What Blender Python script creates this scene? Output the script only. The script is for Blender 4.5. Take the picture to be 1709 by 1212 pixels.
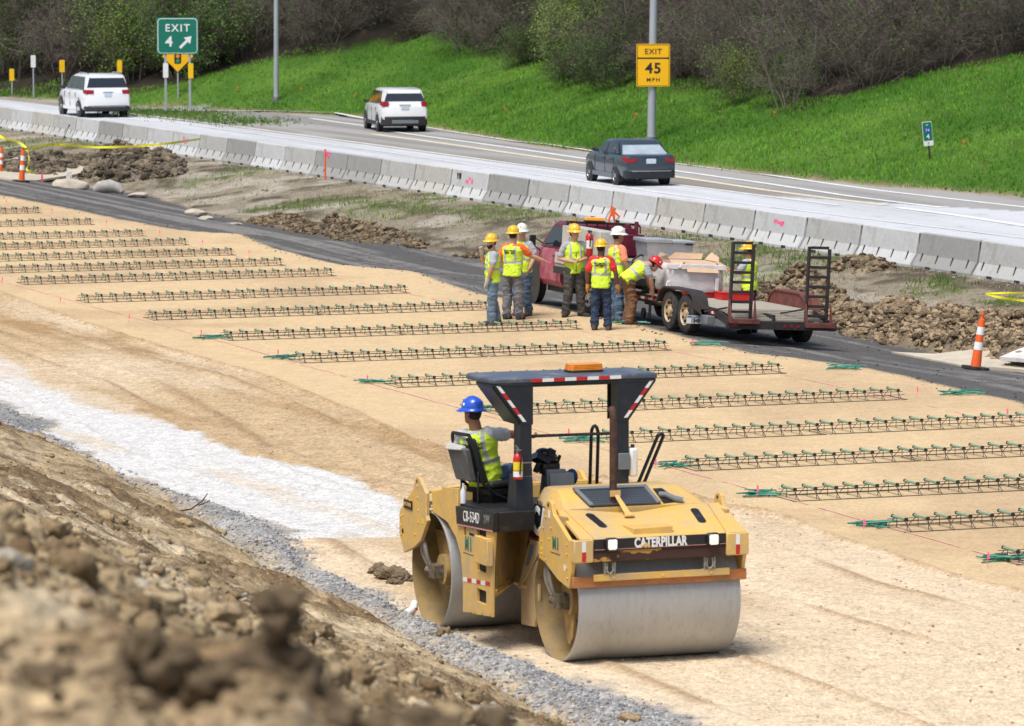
import bpy, bmesh, math, random
import numpy as np
from mathutils import Vector, Matrix
random.seed(7); rng=np.random.default_rng(11)
SC=bpy.context.scene
for o in list(bpy.data.objects): bpy.data.objects.remove(o)
# ------------------------------------------------ camera, sky, sun, exposure
FPX,PIT,CH=7687.0,0.0934,7.636
cam=bpy.data.cameras.new('camera'); camo=bpy.data.objects.new('camera',cam); SC.collection.objects.link(camo)
camo.location=(0,0,CH); camo.rotation_euler=(math.pi/2-PIT,0,0)
cam.sensor_fit='HORIZONTAL'; cam.sensor_width=36.0; cam.lens=FPX/1709*36.0
cam.clip_start=0.5; cam.clip_end=3000
cam.dof.use_dof=True; cam.dof.focus_distance=70.0; cam.dof.aperture_fstop=5.4
SC.camera=camo
SC.render.resolution_x=1024; SC.render.resolution_y=726
W=bpy.data.worlds.new("World"); SC.world=W; W.use_nodes=True
SUN_EL,SUN_AZ=math.radians(64),math.radians(212)   # azimuth measured clockwise from +Y
nt=W.node_tree; bg=nt.nodes['Background']; sky=nt.nodes.new('ShaderNodeTexSky')
sky.sky_type='NISHITA'; sky.sun_disc=False; sky.sun_elevation=SUN_EL; sky.sun_rotation=SUN_AZ
sky.dust_density=3.0; sky.air_density=1.0; sky.ozone_density=0.6
nt.links.new(sky.outputs[0],bg.inputs[0]); bg.inputs[1].default_value=0.12
sl=bpy.data.lights.new('sun','SUN'); sl.energy=2.95; sl.angle=math.radians(24); sl.color=(1.0,0.965,0.91)
so=bpy.data.objects.new('sun',sl); SC.collection.objects.link(so)
_sd=Vector((math.sin(SUN_AZ)*math.cos(SUN_EL),math.cos(SUN_AZ)*math.cos(SUN_EL),math.sin(SUN_EL)))
so.rotation_euler=_sd.to_track_quat('Z','Y').to_euler()
SC.view_settings.view_transform='Standard'; SC.view_settings.look='None'; SC.view_settings.gamma=1
SC.view_settings.exposure=0.25
# ------------------------------------------------ small geometry kit
PI=math.pi
def R(d): return math.radians(d)
def px(x,y,z=0.0):
    "where the ray of a photo pixel meets the horizontal plane z (surveying the site)"
    a=(x-854.5)/FPX; b=(y-606)/FPX; c,s=math.cos(PIT),math.sin(PIT)
    v=(a,c-b*s,-s-b*c); t=(z-CH)/v[2]
    return Vector((v[0]*t,v[1]*t,z))
def tag(o,label=None,cat=None,group=None,kind=None):
    if label: o['label']=label
    if cat: o['category']=cat
    if group: o['group']=group
    if kind: o['kind']=kind
    return o
def empty(name,loc=(0,0,0),rz=0,label=None,cat=None,group=None,rot=None):
    o=bpy.data.objects.new(name,None); SC.collection.objects.link(o); o.location=loc
    o.rotation_euler=rot if rot else (0,0,rz); o.empty_display_size=.2
    return tag(o,label,cat,group)
class MB:
    def __init__(s,T=None): s.v=[];s.f=[];s.m=[];s.T=T or Matrix.Identity(4)
    def add(s,vs,fs,mi=0):
        b=len(s.v); s.v+=[tuple(s.T@Vector(v)) for v in vs]
        s.f+=[tuple(i+b for i in f) for f in fs]; s.m+=[mi]*len(fs); return s
    def box(s,a,b,mi=0):
        (x0,y0,z0),(x1,y1,z1)=a,b
        x0,x1=min(x0,x1),max(x0,x1);y0,y1=min(y0,y1),max(y0,y1);z0,z1=min(z0,z1),max(z0,z1)
        return s.add([(x0,y0,z0),(x1,y0,z0),(x1,y1,z0),(x0,y1,z0),(x0,y0,z1),(x1,y0,z1),(x1,y1,z1),(x0,y1,z1)],
          [(3,2,1,0),(4,5,6,7),(0,1,5,4),(1,2,6,5),(2,3,7,6),(3,0,4,7)],mi)
    def hexa(s,p,mi=0):
        "8 corners: bottom ring 0-3, top ring 4-7"
        return s.add(p,[(3,2,1,0),(4,5,6,7),(0,1,5,4),(1,2,6,5),(2,3,7,6),(3,0,4,7)],mi)
    def prism(s,poly,ax,a,b,mi=0):
        "2D polygon extruded along an axis; poly in the two other axes in order"
        def P(p,t): return {'x':(t,p[0],p[1]),'y':(p[0],t,p[1]),'z':(p[0],p[1],t)}[ax]
        n=len(poly); ar=sum(poly[i][0]*poly[(i+1)%n][1]-poly[(i+1)%n][0]*poly[i][1] for i in range(n))
        if (ar<0)^(ax=='y'): poly=poly[::-1]
        if a>b: a,b=b,a
        vs=[P(p,a) for p in poly]+[P(p,b) for p in poly]
        fs=[tuple(range(n-1,-1,-1)),tuple(range(n,2*n))]+[(i,(i+1)%n,n+(i+1)%n,n+i) for i in range(n)]
        return s.add(vs,fs,mi)
    def ring(s,c,u,v,r,n,ru=None):
        ru=r if ru is None else ru
        return [tuple(Vector(c)+u*math.cos(2*PI*i/n)*r+v*math.sin(2*PI*i/n)*ru) for i in range(n)]
    def tube(s,pts,r,n=8,mi=0,caps=True,flat=1.0):
        pts=[Vector(p) for p in pts]; k=len(pts)
        rs=r if isinstance(r,(list,tuple)) else [r]*k
        t0=(pts[1]-pts[0]).normalized(); up=Vector((0,0,1)) if abs(t0.z)<.9 else Vector((1,0,0))
        vs=[];fs=[]
        for i,p in enumerate(pts):
            t=((pts[i]-pts[i-1]).normalized() if i else t0)+((pts[i+1]-pts[i]).normalized() if i<k-1 else Vector())
            t=t.normalized() if t.length>1e-6 else t0
            u=up.cross(t); u=u.normalized() if u.length>1e-5 else Vector((1,0,0)); v=t.cross(u).normalized(); up=v
            vs+=s.ring(p,u,v,rs[i],n,rs[i]*flat)
        for i in range(k-1):
            for j in range(n): fs.append((i*n+j,i*n+(j+1)%n,(i+1)*n+(j+1)%n,(i+1)*n+j))
        if caps: fs+=[tuple(range(n-1,-1,-1)),tuple((k-1)*n+j for j in range(n))]
        return s.add(vs,fs,mi)
    def cyl(s,a,b,r,n=16,mi=0,r2=None): return s.tube([a,b],[r,r if r2 is None else r2],n,mi)
    def lathe(s,prof,c,ax,n=32,mi=0,a0=0,a1=2*PI,close=False):
        "profile [(t along axis, radius)] around axis ('x','y','z') at c"
        full=abs(a1-a0-2*PI)<1e-6; m=n if full else n+1; vs=[];fs=[];k=len(prof)
        for i in range(m):
            a=a0+(a1-a0)*i/n; ca,sa=math.cos(a),math.sin(a)
            for t,r in prof:
                vs.append({'x':(c[0]+t,c[1]+r*ca,c[2]+r*sa),'y':(c[0]+r*sa,c[1]+t,c[2]+r*ca),'z':(c[0]+r*ca,c[1]+r*sa,c[2]+t)}[ax])
        kk=k if close else k-1
        for i in range(n):
            i2=(i+1)%m
            for j in range(kk): fs.append((i*k+j,i*k+(j+1)%k,i2*k+(j+1)%k,i2*k+j))
        return s.add(vs,fs,mi)
    def loft(s,rings,mi=0,caps=True,closed=True):
        n=len(rings[0]); vs=[p for r in rings for p in r]; fs=[]
        for i in range(len(rings)-1):
            for j in range(n if closed else n-1): fs.append((i*n+j,i*n+(j+1)%n,(i+1)*n+(j+1)%n,(i+1)*n+j))
        if caps: fs+=[tuple(range(n-1,-1,-1)),tuple((len(rings)-1)*n+j for j in range(n))]
        return s.add(vs,fs,mi)
    def ball(s,c,r,mi=0,n=12,m=8,sc=(1,1,1),half=False):
        rings=[]
        lo=0 if half else -PI/2
        for i in range(m+1):
            a=lo+(PI/2-lo)*i/m; rr=max(math.cos(a),.02)*r
            rings.append([(c[0]+rr*math.cos(2*PI*j/n)*sc[0],c[1]+rr*math.sin(2*PI*j/n)*sc[1],c[2]+math.sin(a)*r*sc[2]) for j in range(n)])
        return s.loft(rings,mi)
    def quad(s,a,b,c,d,mi=0): return s.add([a,b,c,d],[(0,1,2,3)],mi)
    def build(s,name,mats,parent=None,bevel=0,sharp=35,fixn=True,seg=2,smooth=True):
        me=bpy.data.meshes.new(name); me.from_pydata(s.v,[],s.f)
        mats=mats if isinstance(mats,(list,tuple)) else [mats]
        for m in mats: me.materials.append(m)
        if len(mats)>1: me.polygons.foreach_set('material_index',s.m)
        if smooth: shade(me,sharp,fixn)
        o=bpy.data.objects.new(name,me); SC.collection.objects.link(o)
        if parent: o.parent=parent
        if bevel:
            b=o.modifiers.new('bevel','BEVEL'); b.width=bevel; b.segments=seg; b.limit_method='ANGLE'; b.angle_limit=R(40); b.harden_normals=False
        return o
def shade(me,sharp=35,fixn=True):
    bm=bmesh.new(); bm.from_mesh(me)
    if fixn: bmesh.ops.recalc_face_normals(bm,faces=bm.faces)
    th=R(sharp)
    for f in bm.faces: f.smooth=True
    for e in bm.edges:
        if len(e.link_faces)==2: e.smooth=e.calc_face_angle(0)<th
    bm.to_mesh(me); bm.free()
def text(name,txt,mat,parent,M,size,ext=.002,sx=1.0,bold=0.0,align='CENTER',space=1.0):
    cu=bpy.data.curves.new(name,'FONT'); cu.body=txt; cu.size=size; cu.extrude=ext; cu.offset=bold; cu.space_character=space
    cu.align_x=align; cu.align_y='CENTER'; cu.resolution_u=3
    t=bpy.data.objects.new('tmp',cu); SC.collection.objects.link(t)
    dg=bpy.context.evaluated_depsgraph_get(); me=bpy.data.meshes.new_from_object(t.evaluated_get(dg))
    bpy.data.objects.remove(t); me.name=name; me.transform(M@Matrix.Diagonal((sx,1,1,1)))
    me.materials.clear(); me.materials.append(mat)
    o=bpy.data.objects.new(name,me); SC.collection.objects.link(o); o.parent=parent; return o
def frame(o,xa,ya):
    "matrix whose local x,y are the given directions, origin o"
    x=Vector(xa).normalized(); y=Vector(ya); y=(y-x*y.dot(x)).normalized(); z=x.cross(y)
    return Matrix(((x.x,y.x,z.x,o[0]),(x.y,y.y,z.y,o[1]),(x.z,y.z,z.z,o[2]),(0,0,0,1)))
def copy_tree(o,parent=None):
    c=o.copy(); SC.collection.objects.link(c); c.parent=parent
    for ch in list(o.children): copy_tree(ch,c)
    return c
# ------------------------------------------------ materials
def mat(name,col,rough=.6,metal=0,var=.12,scale=6,bump=0.0,bscale=60,col2=None,emis=0,dirt=None,dscale=3,damt=.5,coat=0,alpha=1,stretch=None,spec=None):
    m=bpy.data.materials.new(name); m.use_nodes=True; N=m.node_tree.nodes; L=m.node_tree.links; b=N['Principled BSDF']
    b.inputs['Roughness'].default_value=rough; b.inputs['Metallic'].default_value=metal
    if coat: b.inputs['Coat Weight'].default_value=coat; b.inputs['Coat Roughness'].default_value=.08
    if spec is not None: b.inputs['Specular IOR Level'].default_value=spec
    tc=N.new('ShaderNodeTexCoord'); mp=N.new('ShaderNodeMapping'); L.new(tc.outputs['Object'],mp.inputs[0])
    if stretch: mp.inputs['Scale'].default_value=stretch
    n=N.new('ShaderNodeTexNoise'); n.inputs['Scale'].default_value=scale; n.inputs['Detail'].default_value=6; n.inputs['Roughness'].default_value=.65
    L.new(mp.outputs[0],n.inputs['Vector'])
    r=N.new('ShaderNodeValToRGB'); r.color_ramp.elements[0].position=.35; r.color_ramp.elements[1].position=.65
    c=np.array(col[:3]); c2=np.array(col2) if col2 is not None else None
    r.color_ramp.elements[0].color=(*(c*(1-var)),1); r.color_ramp.elements[1].color=(*(np.minimum(c*(1+var),1) if c2 is None else c2),1)
    L.new(n.outputs['Fac'],r.inputs[0]); out=r.outputs[0]
    if dirt is not None:
        n2=N.new('ShaderNodeTexNoise'); n2.inputs['Scale'].default_value=dscale; n2.inputs['Detail'].default_value=9; n2.inputs['Roughness'].default_value=.75
        L.new(mp.outputs[0],n2.inputs['Vector']); r2=N.new('ShaderNodeMapRange'); r2.inputs[1].default_value=.62-damt*.25; r2.inputs[2].default_value=.78-damt*.2
        r2.inputs[4].default_value=.85
        L.new(n2.outputs['Fac'],r2.inputs[0]); mx=N.new('ShaderNodeMix'); mx.data_type='RGBA'
        L.new(r2.outputs[0],mx.inputs[0]); L.new(out,mx.inputs[6]); mx.inputs[7].default_value=(*dirt,1); out=mx.outputs[2]
        rr=N.new('ShaderNodeMapRange'); rr.inputs[3].default_value=rough; rr.inputs[4].default_value=min(1,rough+.3); L.new(r2.outputs[0],rr.inputs[0]); L.new(rr.outputs[0],b.inputs['Roughness'])
    L.new(out,b.inputs['Base Color'])
    if bump:
        n3=N.new('ShaderNodeTexNoise'); n3.inputs['Scale'].default_value=bscale; n3.inputs['Detail'].default_value=4
        L.new(mp.outputs[0],n3.inputs['Vector']); bp=N.new('ShaderNodeBump'); bp.inputs['Strength'].default_value=bump; bp.inputs['Distance'].default_value=.02
        L.new(n3.outputs['Fac'],bp.inputs['Height']); L.new(bp.outputs[0],b.inputs['Normal'])
    if emis: b.inputs['Emission Color'].default_value=(*col[:3],1); b.inputs['Emission Strength'].default_value=emis
    if alpha<1: b.inputs['Alpha'].default_value=alpha
    return m
DUST=(.42,.34,.24)
MT=dict(
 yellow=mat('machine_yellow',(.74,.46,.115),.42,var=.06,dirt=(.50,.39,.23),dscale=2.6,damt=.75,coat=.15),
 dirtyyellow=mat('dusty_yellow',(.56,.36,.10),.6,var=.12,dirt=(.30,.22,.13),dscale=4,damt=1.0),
 navy=mat('dark_canopy_paint',(.012,.018,.028),.42,var=.2,dirt=(.05,.05,.055),dscale=5,damt=.3),
 black=mat('black_paint',(.013,.013,.015),.45,var=.2,dirt=(.09,.08,.065),dscale=7,damt=.3),
 rubber=mat('rubber',(.022,.022,.024),.8,var=.3,dirt=(.12,.10,.08),dscale=8,damt=.4),
 drum=mat('drum_steel',(.44,.44,.43),.5,.35,var=.05,scale=3,dirt=(.38,.365,.335),dscale=14,damt=.45,stretch=(1.6,.5,.5),bump=.15,bscale=25),
 drumin=mat('drum_inside',(.23,.17,.09),.75,var=.3,scale=4,dirt=(.33,.23,.09),dscale=3,damt=1.0),
 white=mat('white_paint',(.8,.8,.79),.4,var=.03), red=mat('red_paint',(.55,.02,.02),.35,var=.1),
 decal=mat('white_decal',(.82,.82,.80),.5,var=.02), blackdecal=mat('black_decal',(.015,.015,.017),.5,var=.1),
 green_decal=mat('green_decal',(.03,.16,.10),.5,var=.1),
 rust=mat('rusty_steel',(.06,.028,.018),.75,var=.4,scale=12,col2=(.10,.045,.03)),
 orange=mat('worn_orange_bar',(.50,.18,.05),.7,var=.2,scale=9,dirt=(.28,.17,.09),dscale=10,damt=.8,stretch=(.4,1,1)),
 steel=mat('grey_steel',(.35,.36,.37),.35,.8,var=.12), galv=mat('galvanised_steel',(.42,.45,.48),.5,.35,var=.08,scale=3,stretch=(1,1,.2)),
 greybox=mat('grey_box_paint',(.17,.19,.21),.45,var=.08),
 amber=mat('amber_lens',(.85,.27,.02),.25,var=.12), lens=mat('lamp_lens',(.85,.83,.76),.15,var=.15,scale=30,emis=.35),
 glass=mat('dark_glass',(.02,.025,.03),.06,var=.1,spec=.8), chrome=mat('chrome',(.6,.6,.62),.15,1.0),
 yellabel=mat('yellow_label',(.8,.66,.02),.5), jug=mat('white_plastic',(.78,.78,.76),.45,var=.04),
)
# ================================================ TERRAIN
AR=0.3665
DV=np.array([math.sin(AR),-math.cos(AR)]); NV=np.array([math.cos(AR),math.sin(AR)])
def uv(x,y): return x*DV[0]+y*DV[1], x*NV[0]+y*NV[1]
def line(pts,z=0.0):
    P=[px(a,b,z) for a,b in pts]; A=np.array([uv(p.x,p.y) for p in P]); A=A[np.argsort(A[:,0])]
    return lambda u: np.interp(u,A[:,0],A[:,1])
def hsh(ix,iy,s):
    h=(ix.astype(np.int64)*374761393+iy.astype(np.int64)*668265263+s*1442695041)&0xffffffff
    h=((h^(h>>13))*1274126177)&0xffffffff; h=h^(h>>16); return (h&0xffff)/65535.0
def vn(x,y,s=0):
    ix=np.floor(x);iy=np.floor(y);fx=x-ix;fy=y-iy;fx=fx*fx*fx*(fx*(fx*6-15)+10);fy=fy*fy*fy*(fy*(fy*6-15)+10)
    a=hsh(ix,iy,s);b=hsh(ix+1,iy,s);c=hsh(ix,iy+1,s);d=hsh(ix+1,iy+1,s)
    return (a+(b-a)*fx)*(1-fy)+(c+(d-c)*fx)*fy
def fbm(x,y,sc,o=4,s=0,g=.5):
    t=0;a=1;n=0
    for i in range(o):
        t=t+a*vn(x/sc+17.3*i,y/sc-9.1*i,s+i);n+=a;a*=g;sc*=.5
    return t/n-.5
def ridge(x,y,sc,o=4,s=0):
    t=0;a=1;n=0
    for i in range(o):
        t=t+a*(1-np.abs(2*vn(x/sc+5.3*i,y/sc+3.7*i,s+i)-1));n+=a;a*=.55;sc*=.47
    return t/n
def ss(a,b,x): t=np.clip((x-a)/(b-a),0,1); return t*t*(3-2*t)
L_sand_far=line([(-300,255),(0,325),(100,345),(180,362),(300,384),(400,390),(450,412),(560,440),(690,452),(760,478),(800,490),(900,510),(1000,530),(1060,541),(1150,565),(1260,590),(1300,594),(1400,607),(1500,625),(1600,650),(1709,672),(2300,790)])
L_sand_near=line([(-300,420),(0,486),(150,540),(300,588),(450,628),(600,688),(700,735),(900,790),(1100,810),(1240,848),(1320,863),(1430,905),(1530,937),(1620,967),(1709,985),(2300,1150)])
L_white_far=line([(-300,540),(0,592),(30,605),(45,632),(150,655),(250,690),(350,735),(450,765),(560,795),(640,825),(690,850),(900,985),(1300,1160)])
L_white_near=line([(-300,700),(0,760),(200,800),(330,850),(420,888),(470,900),(660,895),(760,905),(1000,1000),(1300,1130)])
L_berm_far=line([(-300,556),(0,727),(45,722),(75,711),(105,738),(130,764),(210,801),(260,822),(330,846),(420,868),(480,900),(520,970),(600,985),(690,1035),(800,1090),(940,1140),(1060,1180),(1300,1290)])
L_toe=line([(-300,560),(0,735),(100,760),(200,800),(330,880),(450,950),(520,1010),(650,1058),(760,1120),(850,1170),(930,1212),(1100,1300)])
L_road_far=line([(-300,215),(0,285),(150,302),(250,308),(330,338),(420,358),(500,375),(600,395),(700,405),(800,418),(950,445),(1120,478),(1300,520),(1400,535),(1480,560),(1550,575),(1709,605),(2300,700)],-.35)
L_barr=line([(0,212),(1709,472)])
L_conc=line([(-200,160),(0,166),(215,192),(400,214),(860,275),(1280,327),(1500,340),(1709,353),(2300,400)])
L_asph=line([(-200,140),(0,163),(100,170),(215,180),(330,183),(400,181),(600,196),(720,215),(900,245),(1130,275),(1250,291),(1450,311),(1709,331),(2300,380)])
def plim(u): return L_barr(u)
PILES=[(205,285,-.2,3.2,1.3,.78),(270,283,-.1,1.6,.9,.55),(60,262,0,4.5,1.6,.35),(560,372,-.1,4.2,1.25,.5),(640,385,-.1,2.6,1.0,.45),(470,352,-.1,2.2,.9,.3),(770,405,-.1,1.6,.9,.45),
       (1330,495,-.2,1.9,1.0,.80),(1420,520,-.2,2.6,1.1,.55),(1500,535,-.2,2.6,1.3,.62),(1570,545,-.2,2.4,1.4,.62),(1690,570,-.2,2.6,1.3,.8),(1800,590,-.2,3,1.4,.8),(1445,447,0,1.0,.7,.3)]
PW=[]
for a,b,z,ru,rv,h in PILES:
    p=px(a,b,z); u,v=uv(p.x,p.y); PW.append((u,v,ru,rv,h))
def piles(u,v,x,y):
    m=np.zeros_like(u);hh=np.zeros_like(u)
    w=fbm(x,y,1.3,4,90)*1.1
    for (pu,pv,ru,rv,h) in PW:
        d=np.sqrt(((u-pu)/ru)**2+((v-pv)/rv)**2)+w*.9
        k=np.clip(1-d,0,1); k=k**.8; hh=np.maximum(hh,h*k); m=np.maximum(m,ss(0,.25,k))
    return hh,m
def terrain(x,y,full=False):
    x=np.asarray(x,float);y=np.asarray(y,float);u,v=uv(x,y)
    nA=fbm(x,y,6,3,1);nB=fbm(x,y,1.2,4,5);nC=fbm(x,y,.35,3,9)
    wob=.5*nB+.25*nC
    vsf,vsn,vwf,vwn=L_sand_far(u),L_sand_near(u),L_white_far(u),L_white_near(u)
    vbf,vt,vrf,vb,vc,va=L_berm_far(u),L_toe(u),L_road_far(u),L_barr(u),L_conc(u),L_asph(u)
    road=ss(-.12,.12,v-vsf+wob*.5)*(1-ss(-.25,.25,v-vrf+wob*1.2))
    strip=ss(-.25,.25,v-vrf+wob*1.2)*(1-ss(-.02,.02,v-(vb-.25)))
    hwy=ss(-.02,.02,v-(vb-.25))*(1-ss(-.05,.3,v-va+wob*.8))
    bank=ss(-.05,.3,v-va+wob*.8)
    slope=1-ss(-.25,.25,v-vt+wob*1.3)
    berm=(1-ss(-.1,.3,v-vbf+wob*1.6))*(1-slope)
    sand=ss(-.25,.1,v-vsn+wob*.5)*(1-ss(-.12,.12,v-vsf+wob*.5))
    white=(1-ss(-.08,.12,v-vwf+wob*1.3))*ss(-.12,.12,v-vwn+wob*1.8)*(1-slope)*(1-berm)
    white*=1-ss(655,690,854.5+FPX*(x/np.maximum(y,1)))*1.0
    z=.012*nB+.01*nA
    # haul road falls away from the sand edge, strip climbs back to the barrier
    dr=np.clip(v-vsf,0,None); wr=np.maximum(vrf-vsf,.5)
    zr=-.096*np.minimum(dr,wr); z=z+zr*(1-ss(vrf-.3,vb-.4,v))
    # ruts in the road
    z-=road*.02*ss(.5,.9,vn(v*2.2+nA*2,u*.05,33)) 
    pl,pm=piles(u,v,x,y); pk=strip*1.0+0; lum=ridge(x,y,.8,4,60)
    pm=pm*ss(vrf-.6,vrf+.1,v)*(1-ss(vb-1.1,vb-.5,v)); z=z+pl*pm*(.55+.75*lum)+pm*.18*(ridge(x,y,.30,4,71)-.5)
    z+=strip*(.05*nB+.03*nC)
    # bank beyond the highway
    kb=np.clip(v-va-.1,0,None); z=z+np.where(kb>0,.30*kb+.25*fbm(x,y,7,3,40)*ss(0,6,kb)+.08*nB*ss(0,1,kb),0)
    z=np.where(kb>0,np.minimum(z,9.0+.5*nA),z)
    # dirt slope towards the photographer
    k=vt-v; zs=np.where(k>0,np.where(v>3,5.85*k/np.maximum(vt-3,1),5.85+.05*(3-v)),0)
    cl=ss(-.12,.25,fbm(x,y,2.0,3,44)+.05)
    am=ss(0,1.2,k)
    z=z+zs+slope*am*(.26*nB+(.07+.17*cl)*(ridge(x,y,.55,4,50)-.5)+(.03+.06*cl)*(ridge(x,y,.16,4,55)-.5))
    z+=slope*.10*np.exp(-((k-.6)/.6)**2)*(1+1.5*nB)
    # the mound of clods at the crest, close to the camera
    mx=np.interp(x,[-3.0,-1.6,-1.1,-.83,-.68,-.55,-.45,-.34,-.2,-.02,.08,.18,.4],[.12,.15,.17,.15,.10,.15,.14,.02,.08,.14,.08,.0,-.15])
    z+=np.where((y<14)&(y>4),np.exp(-((y-9.7)/1.1)**2)*(mx+.09*(ridge(x,y,.16,4,52)-.5)),0)
    # grey stone windrow
    kk=np.clip((v-vt+.25)/np.maximum(vbf-vt+.25,.3),0,1); z+=berm*.20*np.sin(np.clip(kk,0,1)*PI)*(1+.8*nB)+berm*.02*nC
    # berm ridges along the sand edge (grader windrow) and roller passes
    g=v-vsn+wob*.3; wind=np.exp(-((g+.12)/.09)**2)*.05*(1+1.5*nC)+np.exp(-((g+.75)/.12)**2)*.022*(1+2*nC)*ss(-60,-68,u)
    rest=(1-sand)*(1-road)*(1-strip)*(1-hwy)*(1-bank)*(1-slope)*(1-berm)
    z+=wind*(sand+rest)*(1+.5*nA)
    tr=vn(v*1.4+nA*1.5,u*.03,77); z+=rest*.030*(tr-.5)
    ps=np.zeros_like(v)
    for k,(o_,wd) in enumerate(((1.0,.06),(2.35,.09),(2.9,.05),(4.4,.07),(5.3,.05),(6.6,.08),(7.9,.05))): ps=ps+np.exp(-((vsn-v-o_-.25*np.sin(u*.11+k)-.1*nA)/wd)**2)*(.5+.5*vn(u*.35,v*0+k,80+k))
    z+=rest*.028*ps*(1+2*nC)
    z+=rest*.014*np.sin(u*2*PI/.16+3*nA)*ss(.45,.6,vn(v*.9+5,u*.12,82))*ss(-75,-60,u)
    if not full: return z
    # --------- colours (what the ground is made of)
    def C(*c): return np.array(c)
    col=np.zeros(x.shape+(3,)); grit=np.zeros_like(x)
    fine=C(.58,.43,.25); fine2=C(.50,.365,.215); coarse=C(.50,.365,.215); brown=C(.34,.215,.10); pale=C(.66,.54,.385); whitec=C(.60,.59,.565)
    def mix(a,b,t): return a*(1-t[...,None])+b*t[...,None]
    cs=mix(np.broadcast_to(fine,col.shape),fine2,ss(-.05,.25,fbm(x*.5+0*y,y*.16,1.1,4,21)))
    lo=fbm(u*.10,v*1.0,1.0,4,23)
    cs=mix(cs,C(.43,.30,.17),ss(.10,.24,fbm(u*.5,v*.3,1.6,5,22))*.55)
    cr=mix(np.broadcast_to(coarse,col.shape),pale,ss(.0,.3,fbm(u*.14,v*.7,1.2,4,27))*.6); cr=mix(cr,brown,ss(-.02,.2,lo+.2*nB)*.85)
    nearness=ss(-62,-50,u); cr=mix(cr,pale*1.02,nearness*.78*ss(-.25,.08,fbm(u*.2,v*.8,1.6,3,29)+.1))
    cw=mix(np.broadcast_to(whitec,col.shape),C(.56,.45,.32),ss(.07,.26,fbm(u*.13,v*.8,1.3,4,31)+.16*np.exp(-((v-(vwf+vwn)/2)/.7)**2)-.02))
    cb=mix(np.broadcast_to(C(.26,.26,.26),col.shape),C(.36,.355,.34),ss(-.1,.3,nB))
    croad=mix(np.broadcast_to(C(.10,.096,.092),col.shape),C(.21,.20,.185),ss(-.05,.22,fbm(u*.06,v*2.0,1.0,5,35)+.3*nC))
    g1=ss(.0,.12,fbm(x,y,3.2,4,37)+.04*nC); 
    cst=mix(np.broadcast_to(C(.25,.215,.155),col.shape),C(.10,.082,.055),ss(-.05,.2,nB+.4*nC)); cst=mix(cst,C(.38,.345,.28),ss(.08,.22,fbm(x,y,1.8,4,39))*.8); cst=mix(cst,C(.09,.12,.035),g1*.7*ss(-.15,.1,nC+nB))
    cp=mix(np.broadcast_to(C(.25,.195,.13),col.shape),C(.13,.10,.07),ss(.45,.75,lum+.3*nA)); leftk=ss(-120,-135,u)
    cp=mix(cp,C(.15,.135,.115),leftk*.8); rightk=ss(-100,-88,u); cp=mix(cp,C(.33,.25,.155),rightk*.45*ss(-.1,.1,nB))
    dirt=mix(np.broadcast_to(C(.42,.32,.19),col.shape),C(.19,.13,.07),ss(.0,.6,cl*.5+nB*.8+nC*.5)); dirt=mix(dirt,C(.55,.45,.30),ss(.05,.2,fbm(x,y,.7,4,61))*.8); dirt=mix(dirt,C(.10,.07,.04),ss(.12,.3,fbm(x,y,.25,3,62))*.8)
    dirt=mix(dirt,C(.12,.085,.05),ss(.9,.1,k)*.5)
    q=v-vc; asp=mix(np.broadcast_to(C(.33,.32,.305),col.shape),C(.24,.235,.225),ss(-.1,.2,fbm(u*.05,v*.9,1,4,65)))
    asp=mix(asp,C(.20,.17,.12),.6*np.exp(-((q-.7)/.6)**2)*ss(-.1,.2,nA+.1))
    conc=mix(np.broadcast_to(C(.53,.545,.565),col.shape),C(.45,.46,.475),ss(-.05,.25,fbm(u*.06,v*.9,1,4,67)))
    conc=mix(conc,C(.36,.36,.36),.6*np.exp(-(((u/4.57)%1-.5)/.012)**2)*1.0)
    ch=mix(conc,asp,ss(-.05,.05,q)); shade_=mix(ch,C(.66,.69,.72),ss(-.05,.05,q)*ss(-121,-119,u)*0)
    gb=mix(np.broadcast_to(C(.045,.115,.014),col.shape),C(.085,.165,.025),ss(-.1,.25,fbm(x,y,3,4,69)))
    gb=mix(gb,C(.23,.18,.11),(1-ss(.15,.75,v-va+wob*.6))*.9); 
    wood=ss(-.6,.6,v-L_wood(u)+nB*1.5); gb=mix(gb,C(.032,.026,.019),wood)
    col=cr; grit=.85-.30*nearness+0*x
    def put(c,t,g):
        nonlocal col,grit
        col=mix(col,c,t); grit=grit*(1-t)+g*t
    col=mix(col,brown,rest*ss(.3,1,wind/.05)*.8); pst=np.zeros_like(v)
    for k,(o_,wd) in enumerate(((1.0,.06),(2.35,.09),(2.9,.05),(4.4,.07),(5.3,.05),(6.6,.08),(7.9,.05))): pst=pst+np.exp(-((vsn-v-o_-.25*np.sin(u*.11+k)-.1*nA)/(wd*1.3))**2)*ss(.35,.8,vn(u*.35,v*0+k,80+k))
    col=mix(col,C(.33,.22,.12),np.clip(rest*pst*.8,0,1))
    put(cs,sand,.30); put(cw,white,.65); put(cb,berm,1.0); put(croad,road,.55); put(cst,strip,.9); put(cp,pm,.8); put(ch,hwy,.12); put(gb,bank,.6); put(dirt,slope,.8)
    col=mix(col,brown*1.1,sand*ss(.6,1,wind/.05)*.7)
    ids=np.zeros(x.shape,int)
    for i,mk in enumerate([sand,white,berm,road,strip,hwy,bank,slope],1): ids=np.where(mk>.5,i,ids)
    return z,col,grit,ids
L_wood=line([(-300,150),(0,163),(215,166)],0)
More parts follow.
